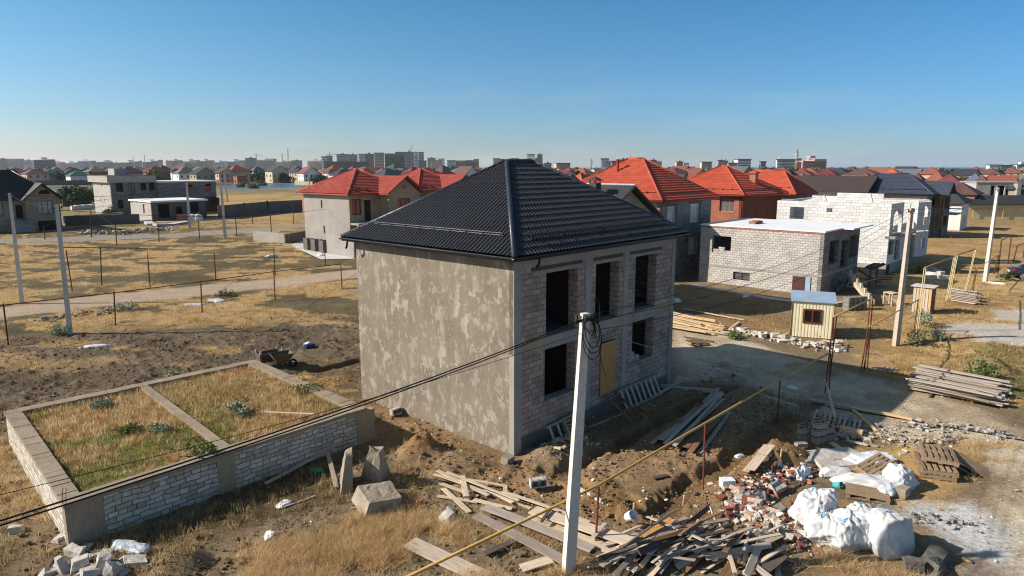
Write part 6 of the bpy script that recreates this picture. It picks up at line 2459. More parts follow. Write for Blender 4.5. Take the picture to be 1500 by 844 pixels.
# ------------------------------------------------------------------ gas pipe on posts
def gas_pipe():
    r = empty('gas_pipe', (0, 0, 0), 'long yellow gas pipe on rusty posts crossing in front of the house', 'gas pipe')
    b = [gnd(872, 800), gnd(1030, 718), gnd(1138, 618), gnd(1214, 580)]
    tops = [dep(877, 711, b[0].y), dep(1033, 620, b[1].y), dep(1143, 556, b[2].y), dep(1217, 516, b[3].y)]
    d = (tops[1] - tops[0])
    start = tops[0] - d * 1.35
    start.z = tops[0].z + .05
    MB().tube([start] + tops, .036, 8).build('pipe_run', 'yellow_paint', r, smooth=True)
    for p, t in zip(b, tops):
        MB().tube([p - Vector((0, 0, .2)), t + Vector((0, 0, -.05))], .03, 8).build('post', 'rust', r)
    # farther sections, stepping up over the road and down again
    seq = [((1210, 575), (1222.6, 464), (1268, 541), (1276, 438), 'yellow'), ((1262, 545), (1273, 479), (1339, 487), (1346, 439), 'yellow'),
           ((1343, 486), (1355, 392), (1386, 441), (1398, 376), 'yellow'), ((1389, 438), (1402, 374), (1414, 425), (1429, 365), 'dark'), ((1424, 427), (1430, 394), (1456, 402), (1462, 374), 'yellow'),
           ((1461, 402), (1467, 352), (1476, 387), (1482, 344), 'dark'), ((1484, 384), (1490, 360), (1498, 378), (1502, 356), 'dark')]
    lab = ['raised yellow gas pipe section beside the cream cabin', 'lower yellow gas pipe section ending at the outhouse', 'raised yellow pipe section between outhouse and the pale twin posts', 'dark pipe span between two pairs of pale yellow posts',
           'low pipe section in front of the pale pole', 'rusty pipe frame standing behind the pale pole', 'rusty pipe frame just above the parked car']
    for (p0, t0, p1, t1, c), lb in zip(seq, lab):
        g0, g1 = gnd(*p0), gnd(*p1)
        a, e = dep(*t0, g0.y), dep(*t1, g1.y)
        q = empty('gas_pipe', g0, lb, 'gas pipe', 0, 'gas pipe sections along the road')
        o = g0
        MB().tube([a - o, e - o], .036, 8).build('pipe_run', 'yellow_paint' if c == 'yellow' else 'rust_dark', q, smooth=True)
        pm = 'yellow_pale' if 'pale' in lb and 'pole' not in lb else 'rust'
        for g, t in ((g0, a), (g1, e)):
            for k in (-.09, .16):
                dd = Vector((k, k * .9, 0))
                MB().tube([g - o + dd - Vector((0, 0, .2)), t - o + dd], .028, 7).build('post', pm if k < 0 or pm != 'rust' else 'rust_dark', q)
    # old pipe and fence posts in the left field
    for i, (pp, lb) in enumerate(((((12, 505, 5, 447), (169, 477, 167, 429), (296, 458, 294, 413), (403, 440, 401, 398), (501, 424, 499, 387)), 'rusty low pipe on thin posts along the near side of the dirt road'),
                                 (((106, 426, 97, 369), (149, 419, 147, 364)), 'bent rusty pipe frame beside the big left pole'),
                                 (((220, 423, 217, 384), (316, 409, 314, 373), (403, 404, 401, 365), (477, 390, 475, 357), (522, 384, 520, 354)), 'rusty pipe on thin posts along the far side of the dirt road'),
                                 (((66, 351, 64, 332), (134, 348, 133, 307), (171, 359, 169, 331), (233, 355, 232, 331), (292, 350, 291, 325)), 'line of thin posts and wire before the rubble and the garage'),
                                 (((347, 346, 345, 320), (370, 328, 369, 296), (398, 347, 396, 317), (430, 328, 429, 300)), 'line of thin dark posts across the far straw field'))):
        q = empty('pipe_fence', gnd(pp[0][0], pp[0][1]), lb, 'pipe fence', 0, 'rusty pipes in the left field')
        o = q.location.copy()
        T = []
        rr = .035 if i < 3 else .05
        for a, b2, c, e in pp:
            g = gnd(a, b2)
            t = dep(c, e, g.y)
            T.append(t - o)
            MB().tube([g - o - Vector((0, 0, .2)), t - o + Vector((0, 0, .1))], rr * 1.25, 6).build('post', 'rust_dark' if i else 'rust', q)
        n = MB()
        n.tube([T[0] + (T[0] - T[1]) * (.6 if i in (0, 3) else 0)] + T, rr * (.9 if i < 3 else .35), 6).build('pipe_run', 'rust_dark', q)
        if i == 2:
            t0 = T[0]
            MB().tube([t0, t0 + Vector((0, 0, 1.15)), t0 + Vector((-6.4, -1.0, 1.35))], rr, 6).build('pipe_run', 'rust_dark', q)


gas_pipe()


# ------------------------------------------------------------------ boards
def board(a, b, w, t, lab, group, mat='wood_grey', roll=0.0, name='plank', cat='plank'):
    """One board from a to b (points on its middle line)."""
    a, b = Vector(a), Vector(b)
    d = b - a
    L = d.length
    n = 5
    vs, fs = [], []
    bow, tw = RND.uniform(-.012, .012) * L, RND.uniform(-.03, .03)
    for i in range(n + 1):
        x = L * (i / n - .5)
        z = bow * (1 - (2 * i / n - 1) ** 2)
        k = tw * (i / n - .5)
        for y, zz in ((-w / 2, -t / 2), (w / 2, -t / 2), (w / 2, t / 2), (-w / 2, t / 2)):
            e = RND.uniform(-.004, .004)
            vs.append((x + (RND.uniform(-.02, .02) if i in (0, n) else 0), y + e, z + zz + y * k))
    for i in range(n):
        for k in range(4):
            p, q = i * 4 + k, i * 4 + (k + 1) % 4
            fs.append((p, q, q + 4, p + 4))
    fs += [(3, 2, 1, 0), (n * 4, n * 4 + 1, n * 4 + 2, n * 4 + 3)]
    mb = MB()
    mb.add(vs, fs)
    o = mb.build(name, mat)
    bev = o.modifiers.new('edge', 'BEVEL')
    bev.width = .004
    bev.segments = 1
    d.normalize()
    y = Vector((0, 0, 1)).cross(d)
    if y.length < 1e-3:
        y = Vector((0, 1, 0))
    y.normalize()
    z = d.cross(y)
    m = Matrix((d, y, z)).transposed().to_4x4() @ Matrix.Rotation(roll, 4, 'X')
    m.translation = (a + b) / 2
    o.matrix_world = m
    return tag(o, lab, cat, group)


def pboard(p0, p1, w, t, lab, group, mat='wood_grey', z0=.05, z1=None, roll=0.0, **k):
    z1 = z0 if z1 is None else z1
    return board(gnd(*p0, z0), gnd(*p1, z1), w, t, lab, group, mat, roll, **k)


def boards():
    G = 'criss-crossed light planks in front of the house'
    L = 'light sawn plank in the criss-crossed pile between the concrete lump and the pole'
    for p0, p1, z0, z1, w in [((627, 703), (700, 730), .06, .06, .14), ((641, 695), (716, 731), .14, .12, .15), ((636, 699), (712, 726), .10, .10, .12), ((649, 718), (688, 753), .06, .05, .16), ((641, 729), (700, 738), .05, .05, .14), ((677, 706), (683, 735), .2, .16, .18),
                              ((684, 711), (744, 718), .2, .12, .10), ((700, 716), (752, 741), .14, .1, .14), ((694, 736), (750, 749), .1, .08, .16), ((740, 716), (741, 730), .1, .06, .12), ((735, 730), (778, 748), .08, .06, .14), ((735, 728), (864, 770), .18, .1, .12), ((655, 701), (760, 742), .22, .2, .10)]:
        pboard(p0, p1, w, .035, L, G, 'wood_pale', z0, z1)
    G = 'wide weathered boards at the pole foot'
    for i, (p0, p1, z0, z1, w, m, lb) in enumerate([((709, 752), (868, 818), .22, .26, .34, 'wood_grey', 'wide weathered board, longest of those leading to the pole foot'), ((697, 761), (828, 828), .14, .12, .34, 'wood_grey', 'wide grey board lying lowest before the pole foot'),
                                                   ((780, 757), (960, 822), .22, .30, .46, 'wood_pale', 'wide pale board passing behind the pole foot'), ((772, 764), (900, 815), .12, .16, .4, 'wood_pale', 'pale board under the widest one behind the pole'), ((842, 792), (936, 842), .1, .12, .36, 'wood_grey', 'grey board right of the pole foot'),
                                                   ((764, 836), (808, 824), .06, .08, .34, 'wood_pale', 'short pale board left of the pole foot'), ((709, 818), (756, 796), .12, .1, .2, 'wood_dark', 'dark beam under the boards before the pole'), ((848, 812), (915, 832), .2, .14, .22, 'wood_brown', 'brown board tucked under the pale ones'),
                                                   ((600, 799), (712, 853), .1, .1, .52, 'wood_pale', 'single wide whitish board at the bottom edge of the picture'), ((793, 779), (808, 757), .3, .3, .08, 'wood_dark', 'short dark stick lying across the pale boards'), ((868, 806), (886, 787), .36, .4, .12, 'wood_grey', 'short board set across the boards beside the thin post')]):
        pboard(p0, p1, w, .045, lb, G, m, z0, z1)
    # the jumbled heap
    G = 'jumbled heap of old boards'
    c = gnd(1010, 812)
    LB = ['weathered grey board in the jumbled heap right of the pole', 'brown board in the jumbled heap right of the pole', 'dark grey board in the jumbled heap right of the pole', 'pale board in the jumbled heap right of the pole']
    for i in range(74):
        u, v = RND.uniform(-1, 1), RND.gauss(0, .42)
        x, y = c.x + u * 2.1, c.y + v * 1.1 - abs(u) * .1
        top = .62 * max(0, 1 - (u / 1.05) ** 2) * max(0, 1 - v * v * .7)
        z = height(x, y) + .05 + top * RND.uniform(.1, 1.1)
        a = math.radians(RND.gauss(38, 15)) if RND.random() < .84 else math.radians(RND.uniform(60, 150))
        Ln = RND.uniform(.8, 2.7)
        dz = RND.gauss(0, .09)
        d = Vector((math.cos(a), math.sin(a), dz)).normalized() * Ln / 2
        k = RND.choices((0, 1, 2, 3), (6, 1.6, 1.4, 4))[0]
        p = Vector((x, y, max(z, height(x, y) + .04 + abs(d.z))))
        board(p - d, p + d, RND.choice((.08, .10, .12, .14, .18, .22)), RND.choice((.025, .03, .045)), LB[k], G, ('wood_grey', 'wood_brown', 'wood_dark', 'wood_pale')[k], RND.gauss(0, .3))
    for p0, p1, z0, z1, w, m, lb in [((880, 845), (1005, 775), .3, .34, .16, 'wood_grey', 'long grey board rising along the left flank of the jumbled heap'), ((985, 805), (1066, 790), .62, .6, .12, 'wood_grey', 'bluish grey board lying across the top of the jumbled heap'),
                                     ((1060, 838), (1088, 792), .55, .35, .14, 'wood_brown', 'light brown board sloping up the right of the jumbled heap'), ((1056, 803), (1076, 850), .5, .2, .10, 'wood_pale', 'narrow pale board sloping down the right of the jumbled heap'),
                                     ((996, 790), (1060, 771), .3, .2, .14, 'wood_new', 'fresh orange tinted board at the back of the jumbled heap'), ((1108, 806), (1162, 826), .05, .05, .10, 'wood_grey', 'lone lath right of the jumbled heap'), ((1138, 818), (1140, 850), .08, .05, .14, 'wood_pale', 'short upright looking board at the bottom right of the jumbled heap'),
                                     ((940, 800), (990, 775), .14, .24, .5, 'osb', 'plywood sheet leaning at the back of the jumbled heap')]:
        pboard(p0, p1, w, .035, lb, G, m, z0, z1)
    # dark shutter boards inside the heap
    for i in range(5):
        pboard((1064 + i * 12, 826 + i * 7), (1096 + i * 13, 801 + i * 7), .24, .03, 'wide dark board of the row on the right side of the jumbled heap', G, 'wood_dark', .22, .3)
    # bundle in the shade of the house
    G = 'long planks lying in the shade of the house'
    for i in range(16):
        f = i / 15
        lay = i % 3
        p0 = (958 + 62 * f + RND.uniform(-5, 5), 650 + 18 * f + RND.uniform(-3, 3))
        p1 = (1050 + 26 * f + RND.uniform(-8, 3), 573 + 30 * f + RND.uniform(-6, 4))
        pboard(p0, p1, RND.choice((.15, .18, .2)), .045, 'long brown plank of the fanned bundle in the house shade', G, 'wood_brown' if RND.random() < .6 else 'wood_grey', .06 + .07 * lay, .08 + .07 * lay)
    G = 'three boards on the spoil bank'
    for p0, p1, lb in [((1092, 696), (1123, 657), 'left board of three lying on the spoil bank'), ((1101, 694), (1131, 657), 'middle board of three lying on the spoil bank'), ((1124, 673), (1144, 654), 'right shorter board of three on the spoil bank')]:
        pboard(p0, p1, .2, .04, lb, G, 'wood_pale', .12, .12)
    # new lumber behind the house
    G = 'stack of fresh yellow lumber'
    for i in range(22):
        lay, col = i // 6, i % 6
        p0 = (972 + RND.uniform(-6, 6), 459 + col * 4.2)
        p1 = (1058 + RND.uniform(-14, 12) - lay * 6, 474 + col * 3.6)
        pboard(p0, p1, .2, .05, 'fresh yellow board in the lumber stack behind the house corner', G, 'wood_new' if i % 5 else 'wood_pale', .08 + lay * .07, .08 + lay * .07)
    for p0, p1, lb in [((1000, 454), (1090, 471), 'long pale lath along the back of the lumber stack'), ((985, 471), (1012, 480), 'pale board end sticking out under the lumber stack'), ((1030, 482), (1070, 490), 'short board on the ground before the lumber stack'), ((1068, 485), (1082, 474), 'rough bark board leaning at the end of the lumber stack')]:
        pboard(p0, p1, .14, .05, lb, G, 'wood_pale', .1, .1)
    # grey stack on the right
    G = 'grey plank stack on the pale yard'
    for i in range(26):
        lay, c = i // 5, i % 5
        p0 = (1334 + RND.uniform(-8, 12) + c * 2, 572 - c * 6)
        p1 = (1466 + RND.uniform(-22, 12) + c * 3, 598 - c * 6)
        pboard(p0, p1, RND.choice((.2, .24, .3)), .045, 'weathered plank in the long grey stack on the yard edge', G, 'wood_grey', .10 + lay * .085 + RND.uniform(0, .02), .10 + lay * .085 + RND.uniform(0, .02))
    pboard((1326, 566), (1452, 590), .5, .03, 'wide pale plywood strip leaning on the front of the grey stack', G, 'wood_pale', .3, .28, -.6)
    for x in (1362, 1410, 1452):
        pboard((x, 583), (x + 14, 556), .1, .08, 'dark bearer under the long grey stack', G, 'wood_dark', .05)
    G = 'plank stack near the outhouse'
    for i in range(15):
        lay, c = i // 3, i % 3
        pboard((1392 + RND.uniform(-2, 3), 441 - c * 4), (1432 + RND.uniform(-4, 6), 447 - c * 4), .3, .06, 'weathered plank in the small stack past the outhouse', G, 'wood_grey' if lay else 'wood_pale', .1 + lay * .12)
    # loose timbers on the yard
    for p0, p1, w, t, m, z0, z1, lb in [((1154, 583), (1262, 603), .16, .08, 'wood_grey', .12, .1, 'long grey timber across the yard shade, the far half'), ((1245, 600), (1336, 617), .16, .08, 'wood_new', .1, .08, 'long sunlit timber at the edge of the house shade'),
                                       ((1208, 572), (1223, 616), .1, .04, 'wood_pale', .5, .12, 'pale lath leaning on the paired pipe posts'), ((1230, 634), (1263, 641), .3, .22, 'wood_new', .15, .15, 'short thick log by the hollow block stack'),
                                       ((1250, 604), (1284, 634), .12, .05, 'wood_new', .1, .06, 'bent light lath running down from the sunlit timber'), ((1218, 652), (1238, 666), .2, .05, 'wood_new', .1, .05, 'short orange board below the hollow block stack'),
                                       ((1240, 648), (1270, 654), .14, .05, 'wood_pale', .08, .06, 'pale offcut beside the thick log'), ((1196, 612), (1262, 640), .12, .06, 'wood_brown', .1, .1, 'brown rail along the lower edge of the slatted panel'),
                                       ((389, 711), (494, 664), .16, .03, 'wood_grey', .06, .3, 'grey strip lying along the foot of the stone wall'), ((480, 676), (493, 717), .14, .04, 'wood_grey', .4, .06, 'grey lath leaning beside the standing concrete slabs'),
                                       ((412, 746), (462, 728), .04, .03, 'wood_pale', .04, .04, 'thin pale stick on the soil left of the concrete lump'), ((514, 746), (562, 742), .05, .03, 'wood_new', .04, .04, 'thin yellowish stick in front of the lying concrete lump'),
                                       ((598, 699), (611, 686), .12, .03, 'wood_brown', .05, .05, 'short board in the shadow of the concrete lumps'), ((390, 613), (460, 616), .1, .03, 'wood_pale', .25, .25, 'pale lath lying in the grass of the walled plot'),
                                       ((946, 568), (1047, 581), .16, .16, 'wood_grey', .2, .25, 'round grey beam lying from the wall to the plank bundle'), ((954, 585), (1001, 563), .18, .04, 'wood_grey', .08, .25, 'board crossing under the grey beam'), ((972, 569), (1008, 566), .14, .04, 'wood_grey', .1, .12, 'second board crossing under the grey beam'),
                                       ((859, 597), (869, 616), .1, .04, 'wood_grey', .8, .1, 'thin board leaning on the plinth near the door'), ((862, 628), (914, 607), .06, .03, 'wood_grey', .06, .06, 'thin lath on the ground below the door ladder'),
                                       ((836, 712), (885, 738), .14, .05, 'concrete_pale', .05, .03, 'pale strip lying in the shallow trench by the pole'), ((957, 703), (978, 698), .16, .04, 'wood_dark', .06, .05, 'small dark board on the raised terrace soil'),
                                       ((1002, 496), (1046, 503), .1, .05, 'wood_dark', .1, .1, 'dark board in the shade behind the house corner'), ((536, 551), (525, 553), .08, .05, 'wood_new', .2, .5, 'little trestle board at the far wall corner')]:
        pboard(p0, p1, w, t, lb, 'loose timbers about the site', m, z0, z1)
    # ladders
    def ladder(p0, p1, z0, z1, wv, n, lab, mat='wood_grey'):
        a, b = (p if isinstance(p, Vector) else gnd(*p, z) for p, z in ((p0, z0), (p1, z1)))
        r = empty('ladder', a, lab, 'ladder', 0, 'site ladders')
        w = Vector(wv)
        d = b - a
        for s in (0, 1):
            m = MB()
            m.bar(w * s, w * s + d, .05, .09)
            m.build('rail', mat, r)
        for k in range(n):
            m = MB()
            f = (k + .5) / n
            m.bar(d * f - w * .06, d * f + w * 1.06, .1, .035)
            m.build('rung', 'wood_pale' if mat == 'wood_grey' else mat, r)
    u, v = HF.u, HF.v
    ladder(HF.world(5.3, -1.55, .12), HF.world(5.25, -.16, .95), 0, 0, tuple(u * .68), 4, 'short wooden step ladder leading up to the boarded doorway', 'wood_brown')
    ladder(HF.world(6.2, -.55, .12), HF.world(9.3, -.5, .1), 0, 0, tuple(v * .36 + Vector((0, 0, .75))), 8, 'long ladder on its side along the wall right of the doorway')
    ladder(HF.world(1.5, -.5, .1), HF.world(3.3, -.45, .1), 0, 0, tuple(v * .3 + Vector((0, 0, .55))), 4, 'ladder lying against the plinth below the lower window')
    # slatted panel
    r = empty('slatted_panel', gnd(1195, 612), 'slatted timber panel lying in the yard shade by the hollow blocks', 'wooden panel')
    o = r.location.copy()
    for a, b in (((1190, 606), (1262, 622)), ((1196, 620), (1262, 637))):
        m = MB()
        m.bar(gnd(*a, .06) - o, gnd(*b, .06) - o, .08, .05)
        m.build('rail', 'wood_grey', r)
    for k in range(10):
        f = k / 9
        m = MB()
        m.bar(gnd(1197 + 64 * f, 603 + 15 * f, .1) - o, gnd(1190 + 66 * f, 622 + 15 * f, .1) - o, .09, .03)
        m.build('slat', 'wood_grey', r)
    for px, py, h in ((927, 764, .55), (954, 770, .3), (965, 770, .28), (1001, 741, .35), (1144, 670, .3)):
        g = gnd(px, py)
        o = board(g, g + Vector((0.01, 0, h)), .06, .04, {927: 'thick wooden stake beside the white bucket', 954: 'left one of two small wooden stakes in the trench mouth', 965: 'right one of two small wooden stakes in the trench mouth', 1001: 'wooden stake on the slope of the spoil bank', 1144: 'wooden stake near the three boards'}[px], 'wooden marker stakes', 'wood_new', name='stake', cat='stake')


boards()


# ------------------------------------------------------------------ pallets, blocks, sacks
def pallet_parts(r, mw=None):
    for i in range(6):
        y = -.36 + .144 * i
        MB().box(-.6, y - .037, .122, .6, y + .05, .144).build('slat', 'pallet_wood', r)
    for x in (-.54, 0, .54):
        MB().box(x - .05, -.41, .022, x + .05, .41, .12).build('bearer', 'pallet_wood', r)
    for x in (-.36, 0, .36):
        MB().box(-.6, x - .05, 0, .6, x + .05, .02).build('base_board', 'pallet_wood', r)


def pallets():
    proto = None
    a = gnd(1369, 690)
    spots = [(a, 0, (0, 0, math.radians(66)), 'bottom pallet of the stack at the yard edge'), (a, .16, (0, 0, math.radians(70)), 'second pallet of the stack at the yard edge'), (a + Vector((.25, .3, 0)), .36, (math.radians(2), math.radians(4), math.radians(64)), 'weathered pallet tilted on top of the stack'),
             (gnd(1423, 690), .03, (0, math.radians(24), math.radians(-30)), 'pallet sloping to the ground right of the stack'), (gnd(1270, 727), .02, (0, 0, math.radians(-24)), 'pallet lying in front of the white sheeting'),
             (gnd(1285, 700), .30, (math.radians(14), math.radians(-10), math.radians(28)), 'broken pallet propped on the white sheeting'), (gnd(838, 634), .3, (math.radians(66), 0, math.radians(48)), 'pallet leaning on the plinth left of the pole'),
             (gnd(1020, 505), .05, (0, math.radians(5), math.radians(20)), 'dark pallet in the shade behind the house corner')]
    for p, dz, rot, lab in spots:
        if proto is None:
            r = empty('pallet', p, lab, 'pallet', 0, 'wooden pallets')
            pallet_parts(r)
            proto = r
        else:
            r = proto.copy()
            COL.objects.link(r)
            for ch in list(proto.children):
                c = ch.copy()
                COL.objects.link(c)
                c.parent = r
        r['label'] = lab
        r.location = p + Vector((0, 0, dz))
        r.rotation_euler = rot
        s = 1.25 if 'yard edge' in lab or 'stack' in lab else 1.0
        r.scale = (s, s, s)


pallets()


def hollow(p, rz, lab, tilt=0.0, s=1.0, mat='block_pale', group='hollow blocks'):
    mb = MB()
    x, y, z, t = .2 * s, .1 * s, .19 * s, .03 * s
    wall(mb, 'u', -x, x, 0, z, (), -y, t)
    wall(mb, 'u', -x, x, 0, z, (), y - t, t)
    for q in (-x, -t / 2, x - t):
        wall(mb, 'v', -y + t + .001, y - t - .001, 0, z, (), q, t)
    mb.box(-x + .002, -y + .002, 0, x - .002, y - .002, .02)
    o = mb.build('hollow_block', mat)
    o.location = p
    o.rotation_euler = (tilt, 0, rz)
    return tag(o, lab, 'block', group)


def blocks_about():
    hollow(gnd(786, 713, .2), .3, 'hollow block lying on the soil in front of the house corner', math.pi / 2, 1.3)
    hollow(gnd(810 * 0 + 577, 608, .2), .9, 'hollow block at the foot of the rendered wall', math.pi / 2, 1.2)
    n = 0
    b = gnd(1196, 645)
    for k, (x, y, z) in enumerate([(-.45, 0, 0), (0, -.2, 0), (.45, .05, 0), (-.4, .3, 0), (.1, .3, 0), (.5, .4, 0), (-.45, .05, .26), (0, -.15, .26), (.42, .1, .26), (-.3, .32, .26), (.12, .2, .52), (.05, -.1, .52)]):
        hollow(b + Vector((x, y, z + .0)), RND.uniform(-.15, .15) + .35, 'pinkish hollow block in the small stack beside the slatted panel', 0, 1.25, 'block_pinkish', 'stack of hollow blocks')

    def solid(px, py, s, lab, mat='block_pale', rz=.4, dz=0.0, rot=0.0):
        mb = MB()
        mb.box(-s[0] / 2, -s[1] / 2, 0, s[0] / 2, s[1] / 2, s[2])
        o = mb.build('building_block', mat)
        bev = o.modifiers.new('edge', 'BEVEL')
        bev.width = .012
        bev.segments = 2
        o.location = gnd(px, py, dz)
        o.rotation_euler = (rot, 0, rz)
        tag(o, lab, 'block', 'single building blocks')
    solid(743, 678, (.4, .3, .26), 'tan block standing at the corner of the rendered wall', 'concrete_rough', .9, 0, .2)
    solid(1065, 713, (.42, .3, .26), 'white block on the soil near the rusty post', 'slab_white', .1)
    solid(1173, 656, (.42, .24, .2), 'pinkish block below the hollow block stack', 'block_pinkish', .2)
    solid(1137, 720, (.5, .34, .2), 'pale block at the edge of the brick rubble', 'block_pale', .6, .06, .3)
    solid(1322, 727, (.42, .3, .3), 'grey brown block in front of the white sheeting', 'concrete_rough', .7)
    solid(615, 737, (.2, .12, .1), 'small brick near the lying concrete lump', 'brick_red', .5)
    for i, (x, y) in enumerate(((1357, 398), (1365, 397), (1372, 400), (1363, 404), (1371, 405), (1378, 403), (1382, 410), (1366, 409), (1358, 409))):
        solid(x, y, (.7, .4, .35), 'white aerated block scattered on the grass before the white shell', 'block_white', RND.uniform(0, 3))
    for i in range(12):
        x, lay = i % 4, i // 4
        solid(1241 + x * 7, 454 - x * .5, (.42, .5, .3), 'grey block in the small stack by the block house entrance', 'block_grey', .5, lay * .31)
    for i in range(5):
        solid(1221 + i * 4.4, 449 - i * .8, (.4, .3, .25), 'pale block in the row beside the cabin', 'block_pale', .3 + i * .2)


blocks_about()


def rough_solid(vs, fs, name, mat, lab, cat, loc, rot=(0, 0, 0), sub=3, amp=.03, seed=0, group=None, scale=3):
    mb = MB()
    jr = random.Random(seed + 3)
    jk = .34 if name == 'rock' else .1
    vs = [(x * (1 + jr.uniform(-jk, jk)), y * (1 + jr.uniform(-jk, jk)), z * (1 + jr.uniform(-jk, jk))) for x, y, z in vs]
    mb.add(vs, fs)
    o = mb.build(name, mat, smooth=False)
    import bmesh
    bm = bmesh.new()
    bm.from_mesh(o.data)
    bmesh.ops.subdivide_edges(bm, edges=bm.edges[:], cuts=sub * 3, use_grid_fill=True)
    r = random.Random(seed)
    ox = r.uniform(0, 50)
    from mathutils import noise as mn
    for v in bm.verts:
        k = mn.fractal(v.co * scale + Vector((ox, 0, 0)), .8, 2.1, 5)
        v.co += v.normal * (amp * k)
    bm.to_mesh(o.data)
    bm.free()
    o.location = loc
    o.rotation_euler = rot
    return tag(o, lab, cat, group)


BOXF = [(0, 3, 2, 1), (4, 5, 6, 7), (0, 1, 5, 4), (1, 2, 6, 5), (2, 3, 7, 6), (3, 0, 4, 7)]


def lumps():
    def frustum(x, y, z, k=.7, sh=(0, 0)):
        return [(-x, -y, 0), (x, -y, 0), (x, y, 0), (-x, y, 0), (-x * k + sh[0], -y * k + sh[1], z), (x * k + sh[0], -y * k + sh[1], z), (x * k + sh[0], y * k + sh[1], z), (-x * k + sh[0], y * k + sh[1], z)]
    G = 'broken concrete footings'
    rough_solid(frustum(.5, .19, 1.2, .55, (.05, .0)), BOXF, 'concrete_lump', 'concrete_rough', 'tall pointed concrete lump standing left of its twin', 'concrete lump', gnd(507, 712, -.1), (.1, -.1, 1.85), 3, .035, 1, G)
    rough_solid(frustum(.45, .26, 1.3, .42, (-.08, 0)), BOXF, 'concrete_lump', 'concrete_rough', 'tall concrete lump leaning back between its twin and the soil mound', 'concrete lump', gnd(549, 698, -.1), (-.2, -.16, 2.75), 3, .05, 2, G)
    rough_solid(frustum(.56, .6, .46, .86, (.06, 0)), BOXF, 'concrete_lump', 'concrete_rough', 'squat slab like concrete lump lying flat on the soil', 'concrete lump', gnd(551, 740, -.04), (.1, .12, .55), 3, .035, 3, G)
    G = 'dark rocks at the bottom right'
    for px, py, s, sd, lb in ((1338, 832, .3, 4, 'dark squarish broken rock, front left one at the bottom of the yard'), (1365, 822, .32, 5, 'dark broken rock touching the squarish one'), (1372, 838, .28, 6, 'dark flat rock nearest the bottom edge'), (1098 * 0 + 658, 754, .2, 7, 'pale stone in the green weeds'), (655, 764, .24, 8, 'flat pale stone in the green weeds')):
        rough_solid(frustum(s, s * .8, s * 1.2, .8), BOXF, 'rock', 'concrete_dark' if px > 1000 else 'lime_rock', lb, 'rock', gnd(px, py, -.08), (.1, .15, sd * 1.1), 2, .03, sd, G if px > 1000 else None)
    G = 'white limestone rocks at the wall corner'
    for i, (px, py, x, y, z) in enumerate(((94, 838, .16, .12, .4), (110, 812, .32, .12, .24), (122, 804, .22, .15, .14), (143, 814, .2, .16, .12), (156, 812, .22, .15, .12), (195, 826, .36, .2, .2), (132, 840, .22, .2, .2), (70, 843, .2, .14, .2), (168, 838, .2, .15, .28), (104, 830, .12, .1, .12), (84, 832, .14, .1, .14), (140, 830, .13, .1, .1), (182, 836, .14, .12, .12), (118, 842, .12, .1, .1), (22, 778, .22, .2, .2), (87, 793, .2, .18, .2), (118, 828, .25, .2, .25), (150, 828, .2, .2, .25))):
        rough_solid(frustum(x, y, z, .75), BOXF, 'rock', 'lime_rock', ('white limestone rock at the stone wall corner by the bottom edge'), 'rock', gnd(px, py, -.06), (RND.uniform(-.2, .2), RND.uniform(-.2, .3), RND.uniform(0, 3)), 2, .025, 20 + i, G)


lumps()


